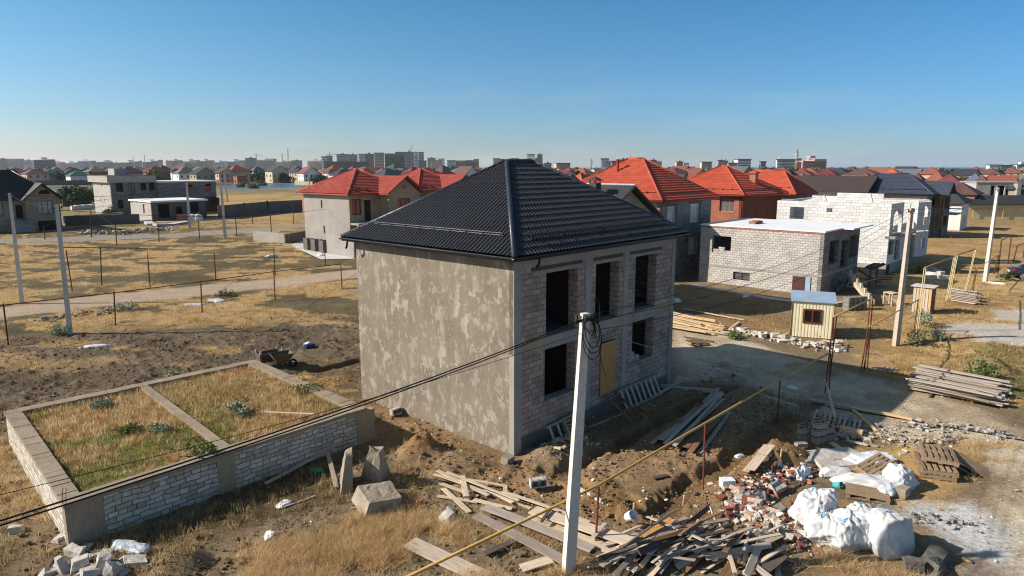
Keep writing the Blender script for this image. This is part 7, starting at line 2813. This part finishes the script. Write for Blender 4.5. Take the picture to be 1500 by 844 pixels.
def sack(loc, s, lab, seed, rz=0.0, group='white bulk sacks', straps=True, mat='sack_cloth', name='bulk_sack', amp=.24, flat=False):
    """A slumped woven bulk bag: rounded box with folds."""
    import bmesh
    from mathutils import noise as mn
    bm = bmesh.new()
    bmesh.ops.create_cube(bm, size=2)
    bmesh.ops.subdivide_edges(bm, edges=bm.edges[:], cuts=34 if s[2] > .5 else 18, use_grid_fill=True)
    rr = random.Random(seed)
    waves = [(Vector((rr.gauss(0, 1), rr.gauss(0, 1), rr.gauss(0, .6))).normalized(), rr.uniform(.5, 1.3) * (1 + .5 * i), rr.random()) for i in range(9)]
    off = Vector((seed * 7.3, seed * 2.1, 0))
    rd = lambda: Vector((rr.gauss(0, 1), rr.gauss(0, 1), rr.gauss(0, 1))).normalized()
    planes = [(rd(), rr.uniform(.84, 1.14)) for _ in range(34)]
    dents = [(rd(), rr.uniform(.12, .3), rr.uniform(.03, .09)) for _ in range(6)]
    soft = .35 if amp < .12 else .8
    for v in bm.verts:
        c = v.co.copy()
        n = c.normalized()
        q = c.lerp(n * 1.25, .55)
        rp = 1.3
        for pd, dd in planes:
            t = n.dot(pd)
            if t > .3:
                rp = min(rp, dd / t)
        q *= 1 + (rp - 1) * soft
        for pd, dp, wd in dents:
            q -= n * dp * soft * math.exp(-(1 - n.dot(pd)) / wd)
        f = mn.fractal(q * 1.1 + off, .9, 2, 3)
        wq = q + mn.noise_vector(q * 1.3 + off) * .28
        fold = 0.0
        for dv, fr_, ph in waves:
            t = (wq.dot(dv) * fr_ + ph) % 1.0
            fold += (abs(t - .5) * 2 - .5) / (fr_ * 1.15)
        zf0 = min(max((q.z + 1) / 2, 0), 1)
        th = math.atan2(q.y, q.x)
        pl = abs(math.sin(th * (2.5 + seed % 3) + mn.noise(q * 1.4 + off) * 2.2)) - .6
        k = amp * (f * .25 + fold * .42 + pl * zf0 * .55)
        q = q + n * k
        # slump: wide at the bottom, sagging top
        zf = (q.z + 1) / 2
        w = 1.12 - .28 * max(0, zf) ** 1.5
        q.x *= w
        q.y *= w
        if q.z < -.86:
            q.z = -.86
        v.co = Vector((q.x * s[0], q.y * s[1], (q.z + .86) * s[2] / 1.86))
    me = bpy.data.meshes.new(name)
    bm.to_mesh(me)
    bm.free()
    me.polygons.foreach_set('use_smooth', [True] * len(me.polygons))
    me.materials.append(MATS[mat])
    o = link(name, me)
    o.location = loc
    o.rotation_euler = (0, 0, rz)
    tag(o, lab, 'sack', group)
    if straps:
        for k in range(1):
            a = seed * 1.3 + k * 2.4
            p = Vector((math.cos(a) * s[0] * .55, math.sin(a) * s[1] * .55, s[2] * 1.0))
            pts = [p + Vector((-.12, 0, -.18)), p + Vector((-.06, .03, .05)), p + Vector((.05, .02, .09)), p + Vector((.14, -.04, .02)), p + Vector((.2, -.05, -.18))]
            m = MB()
            for i in range(4):
                m.bar(pts[i], pts[i + 1], .04, .012)
            m.build('strap', 'strap_blue', o)
    return o


def sacks():
    sack(gnd(1196, 772, -.04), (.52, .46, 1.0), 'bulging white bulk sack at the left of the big sack row', 1, .4)
    sack(gnd(1212, 786, -.04), (.55, .44, .72), 'slumped white bulk sack in front of the leftmost one', 2, 1.0)
    sack(gnd(1240, 796, -.04), (.5, .42, .78), 'creased white bulk sack in the middle of the row with blue straps', 3, .2)
    sack(gnd(1258, 784, -.04), (.55, .5, .8), 'white bulk sack behind the middle of the row', 4, 1.9)
    sack(gnd(1270, 796, -.04), (.42, .36, .62), 'small folded white sack between the middle and the upright one', 5, .8)
    sack(gnd(1296, 803, -.04), (.52, .48, 1.06), 'upright square white bulk sack at the right end of the row', 6, .35, amp=.11)
    G = 'white sheeting around the small pallets'
    sack(gnd(1228, 697, -.02), (.48, .2, .3), 'folded white sheet roll beside the teal bottle', 7, -.1, G, False, name='white_sheet', amp=.2)
    sack(gnd(1272, 713, .0), (.75, .3, .36), 'long white sack lying over the pallet', 8, -.45, G, False, name='white_sheet', amp=.22)
    sack(gnd(1316, 712, .0), (.42, .4, .6), 'crumpled white sack standing behind the pallets', 9, .5, G, False, name='white_sheet', amp=.26)
    sack(gnd(1302, 722, .0), (.3, .26, .3), 'crumpled grey plastic in front of the standing sack', 10, .5, G, False, 'film_dirty', 'plastic_film', .3)
    sack(gnd(1278, 676, -.02), (.75, .35, .25), 'clear plastic film heaped on the flat stone slabs', 11, .2, G, False, 'film_clear', 'plastic_film', .3)
    sack(gnd(1174, 697, -.02), (.3, .16, .3), 'crumpled white plastic on the broken block rubble', 12, .9, G, False, 'film_clear', 'plastic_film', .3)
    G = 'white litter about the site'
    for px, py, s, m, sd, lb in ((192, 806, (.55, .22, .22), 'film_dirty', 13, 'bluish white sheet at the foot of the stone wall corner'), (141, 508, (.6, .25, .12), 'film_clear', 14, 'white plastic on the dark field by the left pole'), (415, 740, (.2, .14, .1), 'paper_white', 15, 'white paper scrap on the soil near the stone wall'),
                                 (396, 785, (.18, .12, .1), 'paper_white', 16, 'white scrap at the bottom of the soil slope'), (318, 441, (.7, .4, .15), 'film_dirty', 17, 'grey sheet beside the dirt road'), (285, 446, (.6, .3, .1), 'film_dirty', 18, 'flat grey sheet near the thin roadside post'),
                                 (988, 443, (.35, .3, .35), 'film_clear', 19, 'white bag in the sun at the house corner'), (1093, 436, (.25, .2, .2), 'paper_white', 20, 'white scrap on the brown ground before the block house'), (1160, 568, (.22, .12, .08), 'paper_white', 21, 'white scrap in the shade by the pipe post'),
                                 (908, 790, (.16, .12, .14), 'film_clear', 22, 'white plastic scrap behind the plywood sheet'), (1083, 669, (.16, .1, .1), 'film_clear', 23, 'white scrap in the shaded trench'), (398, 376, (.6, .3, .25), 'film_clear', 24, 'white heap by the low foundation wall'),
                                 (470, 375, (.7, .3, .25), 'film_clear', 25, 'white plastic below the concrete bins'), (1458, 415, (.6, .3, .12), 'paper_white', 26, 'white sheet on the grass before the car'), (465, 690, (.22, .12, .1), 'plastic_green', 27, 'green plastic bottle scrap near the standing lumps'),
                                 (452, 510, (.3, .2, .25), 'plastic_blue', 28, 'dark blue bucket scrap on the field'), (451, 505, (.18, .15, .15), 'paper_white', 29, 'white tub on top of the blue scrap'), (1010, 466, (.3, .25, .3), 'plastic_blue', 30, 'dark blue lump by the lumber stack')):
        sack(gnd(px, py, -.02), s, lb, sd, sd * .7, G, False, m, 'litter_scrap', .25)
    # bulk bags by the garage
    for px, py, lb in ((283, 324, 'white bulk bag before the garage, nearer the pole'), (291.5, 324, 'white bulk bag before the garage, the farther one')):
        sack(at(px, py, -.03), (.62, .6, 1.25), lb, px, .3, 'bulk bags before the garage', False, amp=.08)


sacks()


def bucket(px, py, r, h, mat, lab, tilt=0.0):
    g = gnd(px, py)
    e = empty('bucket', g, lab, 'bucket')
    e.rotation_euler = (tilt, 0, .6)
    m = MB()
    n = 16
    vs = []
    for rr, z in ((r * .8, 0), (r, h), (r * .94, h), (r * .75, .02)):
        vs += [(rr * math.cos(2 * math.pi * k / n), rr * math.sin(2 * math.pi * k / n), z) for k in range(n)]
    m.add(vs, [(i * n + k, i * n + (k + 1) % n, (i + 1) * n + (k + 1) % n, (i + 1) * n + k) for i in range(3) for k in range(n)] + [tuple(range(3 * n, 4 * n)), tuple(range(n - 1, -1, -1))])
    m.build('shell', mat, e, smooth=True)
    m = MB()
    m.tube([(r * math.cos(a), 0, h + r * .9 * math.sin(a)) for a in [math.pi * k / 10 for k in range(11)]], .006, 5)
    m.build('handle', 'cable_grey', e)


bucket(919, 758, .15, .3, 'plastic_white' if 'plastic_white' in MATS else 'paper_white', 'white plastic bucket tipped over by the thick stake', .9)
bucket(1222, 711, .12, .26, 'plastic_teal', 'teal plastic canister beside the folded white sheet', 1.2)


# ------------------------------------------------------------------ cabin, outhouse, barrow, trestles, car
def cabin():
    A = at(1219, 497)
    F = Frame(A, 69)
    r = empty('site_cabin', A, 'cream corrugated site cabin with brown window and blue grey roof', 'cabin', F.rz)
    L = solve_len(F, 'v', 1160, 1)
    D = 1.9
    z1 = F.fv(1221, 444)[1]
    q = F.rect('v', (1177, 452, 1203, 475))

    def clad(face, L0, L1, off, hole=None, flip=1):
        mb = MB()
        n = int((L1 - L0) / .045)
        for i in range(n):
            a, b = L0 + (L1 - L0) * i / n, L0 + (L1 - L0) * (i + 1) / n
            da, db = (-.014 if (i // 2) % 2 else 0), (-.014 if ((i + 1) // 2) % 2 else 0)
            zs = [(0, z1)]
            if hole and hole[0] < (a + b) / 2 < hole[2]:
                zs = [(0, hole[1]), (hole[3], z1)]
            for c, d in zs:
                if face == 'v':
                    mb.add([(off + da, b, c), (off + db * 0 + (-.014 if (i // 2) % 2 else 0), a, c), (off + da, a, d), (off + da, b, d)], [(0, 1, 2, 3)])
                    if da != db:
                        mb.add([(off + da, b, c), (off + db, b + .001, c), (off + db, b + .001, d), (off + da, b, d)], [(0, 1, 2, 3)])
                else:
                    mb.add([(a, off + da, c), (b, off + da, c), (b, off + da, d), (a, off + da, d)], [(0, 1, 2, 3)])
                    if da != db:
                        mb.add([(b, off + da, c), (b + .001, off + db, c), (b + .001, off + db, d), (b, off + da, d)], [(0, 1, 2, 3)])
        return mb.build('cladding', 'cabin_cream', r)
    clad('v', 0, L, 0, q)
    clad('u', 0, D, 0)
    m = MB()
    m.box(.05, .05, 0, D, L, z1 - .01)
    m.build('body', 'cabin_cream', r)
    for x, y in ((-.03, -.03), (-.03, L), (D, -.03)):
        MB().box(x, y, 0, x + .05, y + .05, z1).build('corner_trim', 'frame_brown', r)
    w = win(r, 'v', q, 0, 'frame_brown', 'pane_dark', 2, .1, -.06)
    m = MB()
    e = .12
    m.add([(-e, -e, z1 + .02), (-e, L + e, z1 + .02), (D + e, L + e, z1 + .3), (D + e, -e, z1 + .3), (-e, -e, z1 - .02), (-e, L + e, z1 - .02), (D + e, L + e, z1 + .26), (D + e, -e, z1 + .26)], [(3, 2, 1, 0), (4, 5, 6, 7), (0, 1, 5, 4), (1, 2, 6, 5), (2, 3, 7, 6), (3, 0, 4, 7)])
    m.build('roof', 'sheet_bluegrey', r)


cabin()


def outhouse():
    A = at(1362, 461)
    F = Frame(A, 47)
    r = empty('outhouse', A, 'small weathered plank outhouse with pale roof at the gravel heap', 'outhouse', F.rz)
    z = 1.85
    MB().box(0, 0, 0, 1.05, 1.15, z).build('body', 'wood_dark', r)
    for i in range(6):
        MB().box(-.03, .01 + i * .19, .02, -.001, .17 + i * .19, z - RND.uniform(0, .04)).build('board', 'wood_pale' if i % 3 else 'wood_new', r)
    for i in range(5):
        MB().box(.01 + i * .21, -.03, .02, .19 + i * .21, -.001, z - RND.uniform(0, .04)).build('board', 'wood_brown', r)
    MB().box(-.15, -.15, z + .002, 1.2, 1.3, z + .05).build('roof', 'concrete_pale', r)


outhouse()


def barrow():
    g = gnd(412, 540)
    r = empty('wheelbarrow', g, 'olive wheelbarrow parked behind the side wall of the walled plot', 'wheelbarrow', math.radians(35))
    m = MB()
    b = [(-.25, -.25, .35), (.3, -.25, .35), (.3, .25, .35), (-.25, .25, .35)]
    t = [(-.5, -.4, .8), (.6, -.4, .8), (.6, .4, .8), (-.5, .4, .8)]
    m.add(b + t, [(0, 3, 2, 1), (0, 1, 5, 4), (1, 2, 6, 5), (2, 3, 7, 6), (3, 0, 4, 7)])
    ti = [(x * .95, y * .94, z) for x, y, z in t]
    m.add(t + ti, [(0, 1, 5, 4), (1, 2, 6, 5), (2, 3, 7, 6), (3, 0, 4, 7)])
    m.add(ti + [(x * .92, y * .9, z + .03) for x, y, z in b], [(0, 1, 5, 4), (1, 2, 6, 5), (2, 3, 7, 6), (3, 0, 4, 7), (4, 5, 6, 7)])
    m.build('tray', 'barrow_olive', r)
    for s in (-1, 1):
        MB().tube([(.55, s * .08, .22), (-.2, s * .28, .36), (-.95, s * .3, .62)], .02, 6).build('handle', 'rust_dark', r)
        MB().tube([(-.25, s * .27, .36), (-.32, s * .3, .0)], .018, 6).build('leg', 'rust_dark', r)
    w = MB()
    pts = [(.6 + .17 * math.cos(a), 0, .2 + .17 * math.sin(a)) for a in [2 * math.pi * k / 16 for k in range(17)]]
    w.tube(pts, .05, 8, caps=False)
    w.build('wheel', 'tyre', r, smooth=True)
    g = gnd(396, 536)
    r = empty('mixing_trough', g, 'dark wooden mixing trough on legs behind the walled plot', 'trough', math.radians(40))
    for a, b_ in (((-.6, -.35, .3), (.6, -.3, .75)), ((-.6, .3, .3), (.6, .35, .75)), ((-.6, -.3, .3), (-.55, .3, .75)), ((.55, -.3, .3), (.6, .3, .75)), ((-.55, -.3, .3), (.55, .3, .34))):
        MB().box(*a, *b_).build('board', 'wood_dark', r)
    for x in (-.55, .55):
        for y in (-.3, .3):
            MB().box(x - .04, y - .04, 0, x + .04, y + .04, .9).build('leg', 'wood_grey', r)


barrow()


def trestles():
    g = gnd(1304, 447)
    r = empty('work_table', g, 'wooden work table standing on the bare ground before the white shell', 'table', .4)
    MB().box(-.35, -.4, .9, .35, .4, .96).build('table_top', 'wood_pale', r)
    for x in (-.3, .3):
        for y in (-.34, .34):
            MB().box(x - .04, y - .04, 0, x + .04, y + .04, .898).build('leg', 'wood_grey', r)
        m = MB()
        m.bar((x, -.3, .15), (x, .3, .8), .04, .06)
        m.build('brace', 'wood_grey', r)
    a, b = gnd(1241, 424, 1.3), gnd(1276, 449, .3)
    r = empty('pegged_beam', a, 'thick pale beam with upright pegs sloping down before the block house', 'beam')
    m = MB()
    m.bar((0, 0, 0), b - a, .45, .3)
    m.build('beam', 'wood_pale', r)
    for k in range(6):
        p = (b - a) * ((k + .5) / 6)
        MB().box(p.x - .07, p.y - .07, p.z + .1, p.x + .07, p.y + .07, p.z + .5).build('peg', 'wood_pale', r)
    m = MB()
    m.bar(Vector((.1, .1, -.2)), Vector((.1, .1, -1.4)), .12, .12)
    m.build('prop', 'wood_grey', r)
    # timber heaped at the entrance of the block house
    F, h, Lu, Lv, z1 = BH
    G = 'old timber heaped at the block house entrance'
    for i in range(26):
        x, y = RND.uniform(2.5, Lu - .4), RND.uniform(-2.6, -.4)
        a = F.world(x, y, RND.uniform(.1, .9))
        an = RND.choice((RND.uniform(.5, 1.1), RND.uniform(-.6, .2), RND.uniform(1.8, 2.6)))
        d = Vector((math.cos(an), math.sin(an), RND.uniform(-.2, .6))) * RND.uniform(.8, 1.6)
        board(a - d * .5 + Vector((0, 0, max(0, -(a.z - abs(d.z) / 2)) + .05)), a + d * .5 + Vector((0, 0, max(0, -(a.z - abs(d.z) / 2)) + .05)), .16, .06, 'old board in the timber heap at the shaded side of the block house', G, RND.choice(('wood_grey', 'wood_dark')), RND.uniform(-.3, .3))
    for i in range(9):
        a, b = F.world(Lu - 2.4 + i * .1, -1.9 + .22 * (i % 4), 1.55 + .07 * (i // 4)), F.world(Lu + .9 + RND.uniform(-.3, .5), -1.9 + .22 * (i % 4), 1.6 + .07 * (i // 4))
        board(a, b, .2, .05, 'board of the raised bundle at the block house corner', 'raised board bundle at the block house', 'wood_dark')
    for (x, y) in ((Lu - 2.2, -1.7), (Lu - .2, -1.7)):
        pt = F.world(x, y, 0)
        board(pt, pt + Vector((0, 0, 1.5)), .1, .1, 'upright prop under the raised board bundle', 'raised board bundle at the block house', 'wood_dark', name='prop_post', cat='post')
    # broken wood and tiles by the cabin
    c = gnd(1219, 509)
    for i in range(16):
        an = RND.uniform(0, 3.1)
        d = Vector((math.cos(an), math.sin(an), RND.uniform(-.1, .25))) * RND.uniform(.4, .9)
        p = c + Vector((RND.uniform(-.7, .7), RND.uniform(-.4, .4), RND.uniform(.05, .4)))
        board(p - d * .5, p + d * .5, .12, .04, 'broken board in the scrap pile at the cabin corner', 'scrap wood by the cabin', RND.choice(('wood_grey', 'wood_brown', 'wood_pale')), RND.uniform(-.5, .5))
    # half buried tyres row
    p0, p1 = gnd(1279, 542), gnd(1299, 546)
    for i in range(4):
        p = p0.lerp(p1, i / 3)
        board(p + Vector((0, 0, .12)), p + Vector((.3, -.5, .3)), .16, .08, 'short weathered baulk in the row at the shadow edge', 'row of short baulks', 'wood_pale', name='baulk', cat='baulk')
    # flat stone slabs near the film
    for px, py, w, lb in ((1200, 670, .8, 'flat pale broken slab left of the plastic film'), (1236, 668, .7, 'flat pale broken slab under the plastic film edge'), (1220, 678, .7, 'flat pale broken slab nearest the rubble')):
        rough_solid([(-w, -.4, 0), (w, -.5, 0), (w * .8, .45, 0), (-w * .9, .35, 0), (-w, -.4, .1), (w, -.5, .1), (w * .8, .45, .1), (-w * .9, .35, .1)], BOXF, 'stone_slab', 'lime_rock', lb, 'stone slab', gnd(px, py, 0), (.02, .03, .2), 2, .02, int(px), 'flat broken slabs')
    for px, py, lb in ((205, 326, 'broken concrete slab nearest the kerb wall end'), (219, 328.5, 'broken concrete slab before the sunlit garage wall'), (240, 331, 'broken concrete slab among the rubble'), (262, 329, 'broken concrete slab near the garage pole')):
        rough_solid([(-2, -.6, 0), (2, -.8, 0), (1.7, .7, 0), (-1.8, .6, 0), (-2, -.6, .35), (2, -.8, .5), (1.7, .7, .4), (-1.8, .6, .3)], BOXF, 'broken_slab', 'concrete_pale', lb, 'concrete slab', at(px, py, 0), (.05, .1, px), 1, .03, int(px), 'broken slabs before the garage')
    for i in range(6):
        mb = MB()
        mb.box(-.75, -.6, 0, .75, .6, 1.0 + .12 * (i % 2))
        o = mb.build('block_pallet', 'block_white')
        o.location = at(110 + i * 5.2, 308 - i * .4)
        o.rotation_euler = (0, 0, .8 + .1 * i)
        tag(o, 'white block cube in the row along the green lawn', 'blocks', 'white block cubes by the lawn')
    # concrete steps at the back corner of the house
    a = HF.world(LU + .1, 1.5, 0)
    r = empty('entrance_slab', a, 'low pale concrete slab at the back corner of the house', 'slab', HF.rz)
    MB().box(0, -.2, -.1, 1.6, 3.0, .18).build('slab', 'concrete', r)
    # plank walkway strip by the block house
    q = [gnd(px, py, .06) for px, py in ((1010, 418), (1070, 428), (1120, 437), (1170, 444))]
    m = MB()
    for a, b in zip(q[:-1], q[1:]):
        m.bar(a, b, .5, .1)
    tag(m.build('kerb_strip', 'concrete_pale'), 'narrow pale concrete strip before the block house', 'kerb')


trestles()


def car():
    p = at(1493, 408)
    fwd = Vector((.93, -.37, 0)).normalized()
    r = empty('parked_car', p + fwd * 1.5, 'dark grey saloon car parked on dry grass at the picture edge', 'car', math.atan2(fwd.y, fwd.x))
    W, L = .9, 2.35
    # body sections along x: (x, half width, z bottom, z belt, z top)
    S = [(-2.35, .70, .42, .80, .84), (-2.28, .80, .30, .90, .97), (-1.95, .88, .26, .92, 1.04), (-1.45, .90, .24, .92, 1.06), (-.9, .91, .24, .92, 1.40), (-.2, .91, .24, .90, 1.47), (.4, .91, .24, .88, 1.42), (1.05, .90, .24, .86, 1.0), (1.7, .87, .26, .80, .88), (2.15, .80, .3, .70, .76), (2.35, .66, .38, .60, .64)]
    vs, k = [], 0
    for x, w, zb, zm, zt in S:
        tw = w * (.62 if zt > 1.2 else .86)
        ring = [(x, -w * .94, zb), (x, -w, (zb + zm) / 2), (x, -w * .96, zm), (x, -tw, zt - .03), (x, -tw * .5, zt), (x, tw * .5, zt), (x, tw, zt - .03), (x, w * .96, zm), (x, w, (zb + zm) / 2), (x, w * .94, zb)]
        vs += ring
    n = 10
    fs = [(i * n + j, i * n + (j + 1) % n, (i + 1) * n + (j + 1) % n, (i + 1) * n + j) for i in range(len(S) - 1) for j in range(n)]
    fs += [tuple(range(n - 1, -1, -1)), tuple((len(S) - 1) * n + j for j in range(n))]
    b = MB().add(vs, fs).build('body', 'car_paint', r, smooth=True)
    b.modifiers.new('round', 'SUBSURF').render_levels = 2
    for sgn in (-1, 1):
        for x0, x1 in ((-1.2, -.32), (-.24, .62)):
            y = sgn * .86
            m = MB()
            m.add([(x0, y, .95), (x1, y, .93), (x1 - (.25 if x1 > 0 else 0), sgn * .66, 1.34), (x0 + (.42 if x0 < -1 else 0), sgn * .66, 1.36)], [(0, 1, 2, 3) if sgn < 0 else (3, 2, 1, 0)])
            m.build('side_window', 'car_glass', r)
        m = MB()
        m.box(-2.32, sgn * .8 - .1, .78, -2.02, sgn * .8 + .09, .9)
        m.build('tail_light', 'tail_red', r)
        for x in (-1.45, 1.42):
            w = MB()
            y0 = sgn * .74
            c = [(x + .33 * math.cos(2 * math.pi * t / 24), .33 + .33 * math.sin(2 * math.pi * t / 24)) for t in range(24)]
            w.add([(a, y0, z) for a, z in c] + [(a, y0 + sgn * .2, z) for a, z in c], [tuple(range(24)), tuple(range(47, 23, -1))] + [(i, (i + 1) % 24, 24 + (i + 1) % 24, 24 + i) for i in range(24)])
            o = w.build('wheel', 'tyre', r)
            q = MB()
            q.tube([(x, y0 + sgn * .201, .33), (x, y0 + sgn * .222, .33)], .235, 20)
            q.build('rim', 'alloy', o)
            q = MB()
            for s in range(10):
                t = 2 * math.pi * (s + .5) / 10
                q.bar((x + .08 * math.cos(t), y0 + sgn * .2225, .33 + .08 * math.sin(t)), (x + .22 * math.cos(t), y0 + sgn * .2225, .33 + .22 * math.sin(t)), .05, .006, up=(0, 1, 0))
            q.build('spoke_gap', 'tyre', o)
    m = MB()
    m.add([(-1.5, -.62, 1.09), (-1.5, .62, 1.09), (-.95, .5, 1.38), (-.95, -.5, 1.38)], [(3, 2, 1, 0)])
    m.build('rear_window', 'car_glass', r)
    MB().box(-2.4, -.26, .62, -2.33, .26, .74).build('number_plate', 'paper_white', r)
    MB().box(-1.3, -.93, .3, 1.2, -.9, .34).build('sill_trim', 'chrome', r)


car()
# ------------------------------------------------------------------ camera, sun, sky
SUN_EL = math.radians(31)
SUN_DIR = Vector((math.cos(SUN_EL) * math.cos(math.radians(4)), math.cos(SUN_EL) * math.sin(math.radians(4)), -math.sin(SUN_EL)))


def world():
    cam = bpy.data.cameras.new('camera')
    cam.sensor_width = 36.0
    cam.lens = 24.0
    cam.clip_start = 0.1
    cam.clip_end = 60000
    co = link('camera', cam)
    co.location = (0, 0, EYE)
    co.rotation_euler = (math.pi / 2 - PITCH, 0, 0)
    SCN.camera = co
    sun = bpy.data.lights.new('sun', 'SUN')
    sun.energy = 4.6
    sun.angle = math.radians(0.53)
    sun.color = (1.0, 0.94, 0.86)
    so = link('sun', sun)
    so.rotation_euler = SUN_DIR.to_track_quat('-Z', 'Y').to_euler()
    w = bpy.data.worlds.new('World')
    SCN.world = w
    w.use_nodes = True
    t = w.node_tree
    bg = t.nodes['Background']
    sky = t.nodes.new('ShaderNodeTexSky')
    sky.sky_type = 'NISHITA'
    sky.sun_disc = False
    sky.sun_elevation = SUN_EL
    d = -SUN_DIR
    sky.sun_rotation = math.atan2(d.x, d.y)
    sky.altitude = 0
    sky.air_density = 1.0
    sky.dust_density = 0.5
    sky.ozone_density = 4.0
    # cooler towards the horizon, with a few faint wisps low on the left
    tc = t.nodes.new('ShaderNodeTexCoord')
    sx = t.nodes.new('ShaderNodeSeparateXYZ')
    t.links.new(tc.outputs['Generated'], sx.inputs[0])
    rp = t.nodes.new('ShaderNodeValToRGB')
    e = rp.color_ramp.elements
    for p, c in ((0.06, (.66, .88, 1.11, 1)), (0.2, (.47, .88, 1.04, 1))):
        k = e.new(p)
        k.color = c
    e[0].position, e[0].color = 0.0, (.88, .95, 1.19, 1)
    e[-1].position, e[-1].color = 0.6, (1.12, 1.02, .86, 1)
    k = e.new(0.32)
    k.color = (.34, .81, .96, 1)
    t.links.new(sx.outputs['Z'], rp.inputs['Fac'])
    mx = t.nodes.new('ShaderNodeMix')
    mx.data_type, mx.blend_type = 'RGBA', 'MULTIPLY'
    fi = [i for i in mx.inputs if i.type == 'VALUE'][0]
    ai, bi = [i for i in mx.inputs if i.type == 'RGBA'][:2]
    fi.default_value = 1.0
    t.links.new(sky.outputs['Color'], ai)
    t.links.new(rp.outputs['Color'], bi)
    rx = t.nodes.new('ShaderNodeValToRGB')
    ex = rx.color_ramp.elements
    ex[0].position, ex[0].color = 0.18, (1.22, 1.10, 1.0, 1)
    ex[1].position, ex[1].color = 0.8, (.70, .86, .97, 1)
    mr = t.nodes.new('ShaderNodeMath')
    mr.operation = 'MULTIPLY_ADD'
    t.links.new(sx.outputs['X'], mr.inputs[0])
    mr.inputs[1].default_value, mr.inputs[2].default_value = 0.5, 0.5
    t.links.new(mr.outputs[0], rx.inputs['Fac'])
    m2 = t.nodes.new('ShaderNodeMix')
    m2.data_type, m2.blend_type = 'RGBA', 'MULTIPLY'
    [i for i in m2.inputs if i.type == 'VALUE'][0].default_value = 1.0
    a2, b2 = [i for i in m2.inputs if i.type == 'RGBA'][:2]
    t.links.new([o for o in mx.outputs if o.type == 'RGBA'][0], a2)
    t.links.new(rx.outputs['Color'], b2)
    # faint wisps of cloud low over the town
    mp = t.nodes.new('ShaderNodeMapping')
    mp.inputs['Scale'].default_value = (5, 5, 34)
    t.links.new(tc.outputs['Generated'], mp.inputs['Vector'])
    nz = t.nodes.new('ShaderNodeTexNoise')
    nz.inputs['Scale'].default_value = 1.0
    nz.inputs['Detail'].default_value = 7
    t.links.new(mp.outputs['Vector'], nz.inputs['Vector'])
    cr = t.nodes.new('ShaderNodeValToRGB')
    cr.color_ramp.elements[0].position, cr.color_ramp.elements[1].position = .52, .8
    t.links.new(nz.outputs['Fac'], cr.inputs['Fac'])
    zr = t.nodes.new('ShaderNodeValToRGB')
    ez = zr.color_ramp.elements
    ez[0].position, ez[0].color = 0.0, (.22, .22, .22, 1)
    ez[1].position, ez[1].color = 0.15, (0, 0, 0, 1)
    t.links.new(sx.outputs['Z'], zr.inputs['Fac'])
    mm = t.nodes.new('ShaderNodeMath')
    mm.operation = 'MULTIPLY'
    t.links.new(cr.outputs['Color'], mm.inputs[0])
    t.links.new(zr.outputs['Color'], mm.inputs[1])
    m3 = t.nodes.new('ShaderNodeMix')
    m3.data_type = 'RGBA'
    t.links.new(mm.outputs[0], [i for i in m3.inputs if i.type == 'VALUE'][0])
    a3, b3 = [i for i in m3.inputs if i.type == 'RGBA'][:2]
    t.links.new([o for o in m2.outputs if o.type == 'RGBA'][0], a3)
    b3.default_value = (7.5, 7.9, 8.6, 1)
    t.links.new([o for o in m3.outputs if o.type == 'RGBA'][0], bg.inputs['Color'])
    bg.inputs['Strength'].default_value = 0.08
    vs = SCN.view_settings
    vs.view_transform = 'Standard'
    vs.look = 'None'
    vs.exposure = 0.55
    vs.gamma = 1.0
    SCN.display_settings.display_device = 'sRGB'
    SCN.cycles.max_bounces = 6
    SCN.cycles.diffuse_bounces = 3
    SCN.cycles.volume_bounces = 1
    SCN.cycles.filter_width = 1.15


def haze():
    m = bpy.data.materials.new('haze')
    m.use_nodes = True
    t = m.node_tree
    for n in list(t.nodes):
        if n.type != 'OUTPUT_MATERIAL':
            t.nodes.remove(n)
    v = t.nodes.new('ShaderNodeVolumePrincipled')
    v.inputs['Color'].default_value = (.93, .97, 1.0, 1)
    v.inputs['Density'].default_value = HAZE
    v.inputs['Anisotropy'].default_value = 0.2
    t.links.new(v.outputs[0], [n for n in t.nodes if n.type == 'OUTPUT_MATERIAL'][0].inputs['Volume'])
    o = MB().box(-14500, -120, -3, 14500, 12500, 95).build('haze', m, uv=False)
    tag(o, kind='stuff')


HAZE = 0.00006
world()
haze()
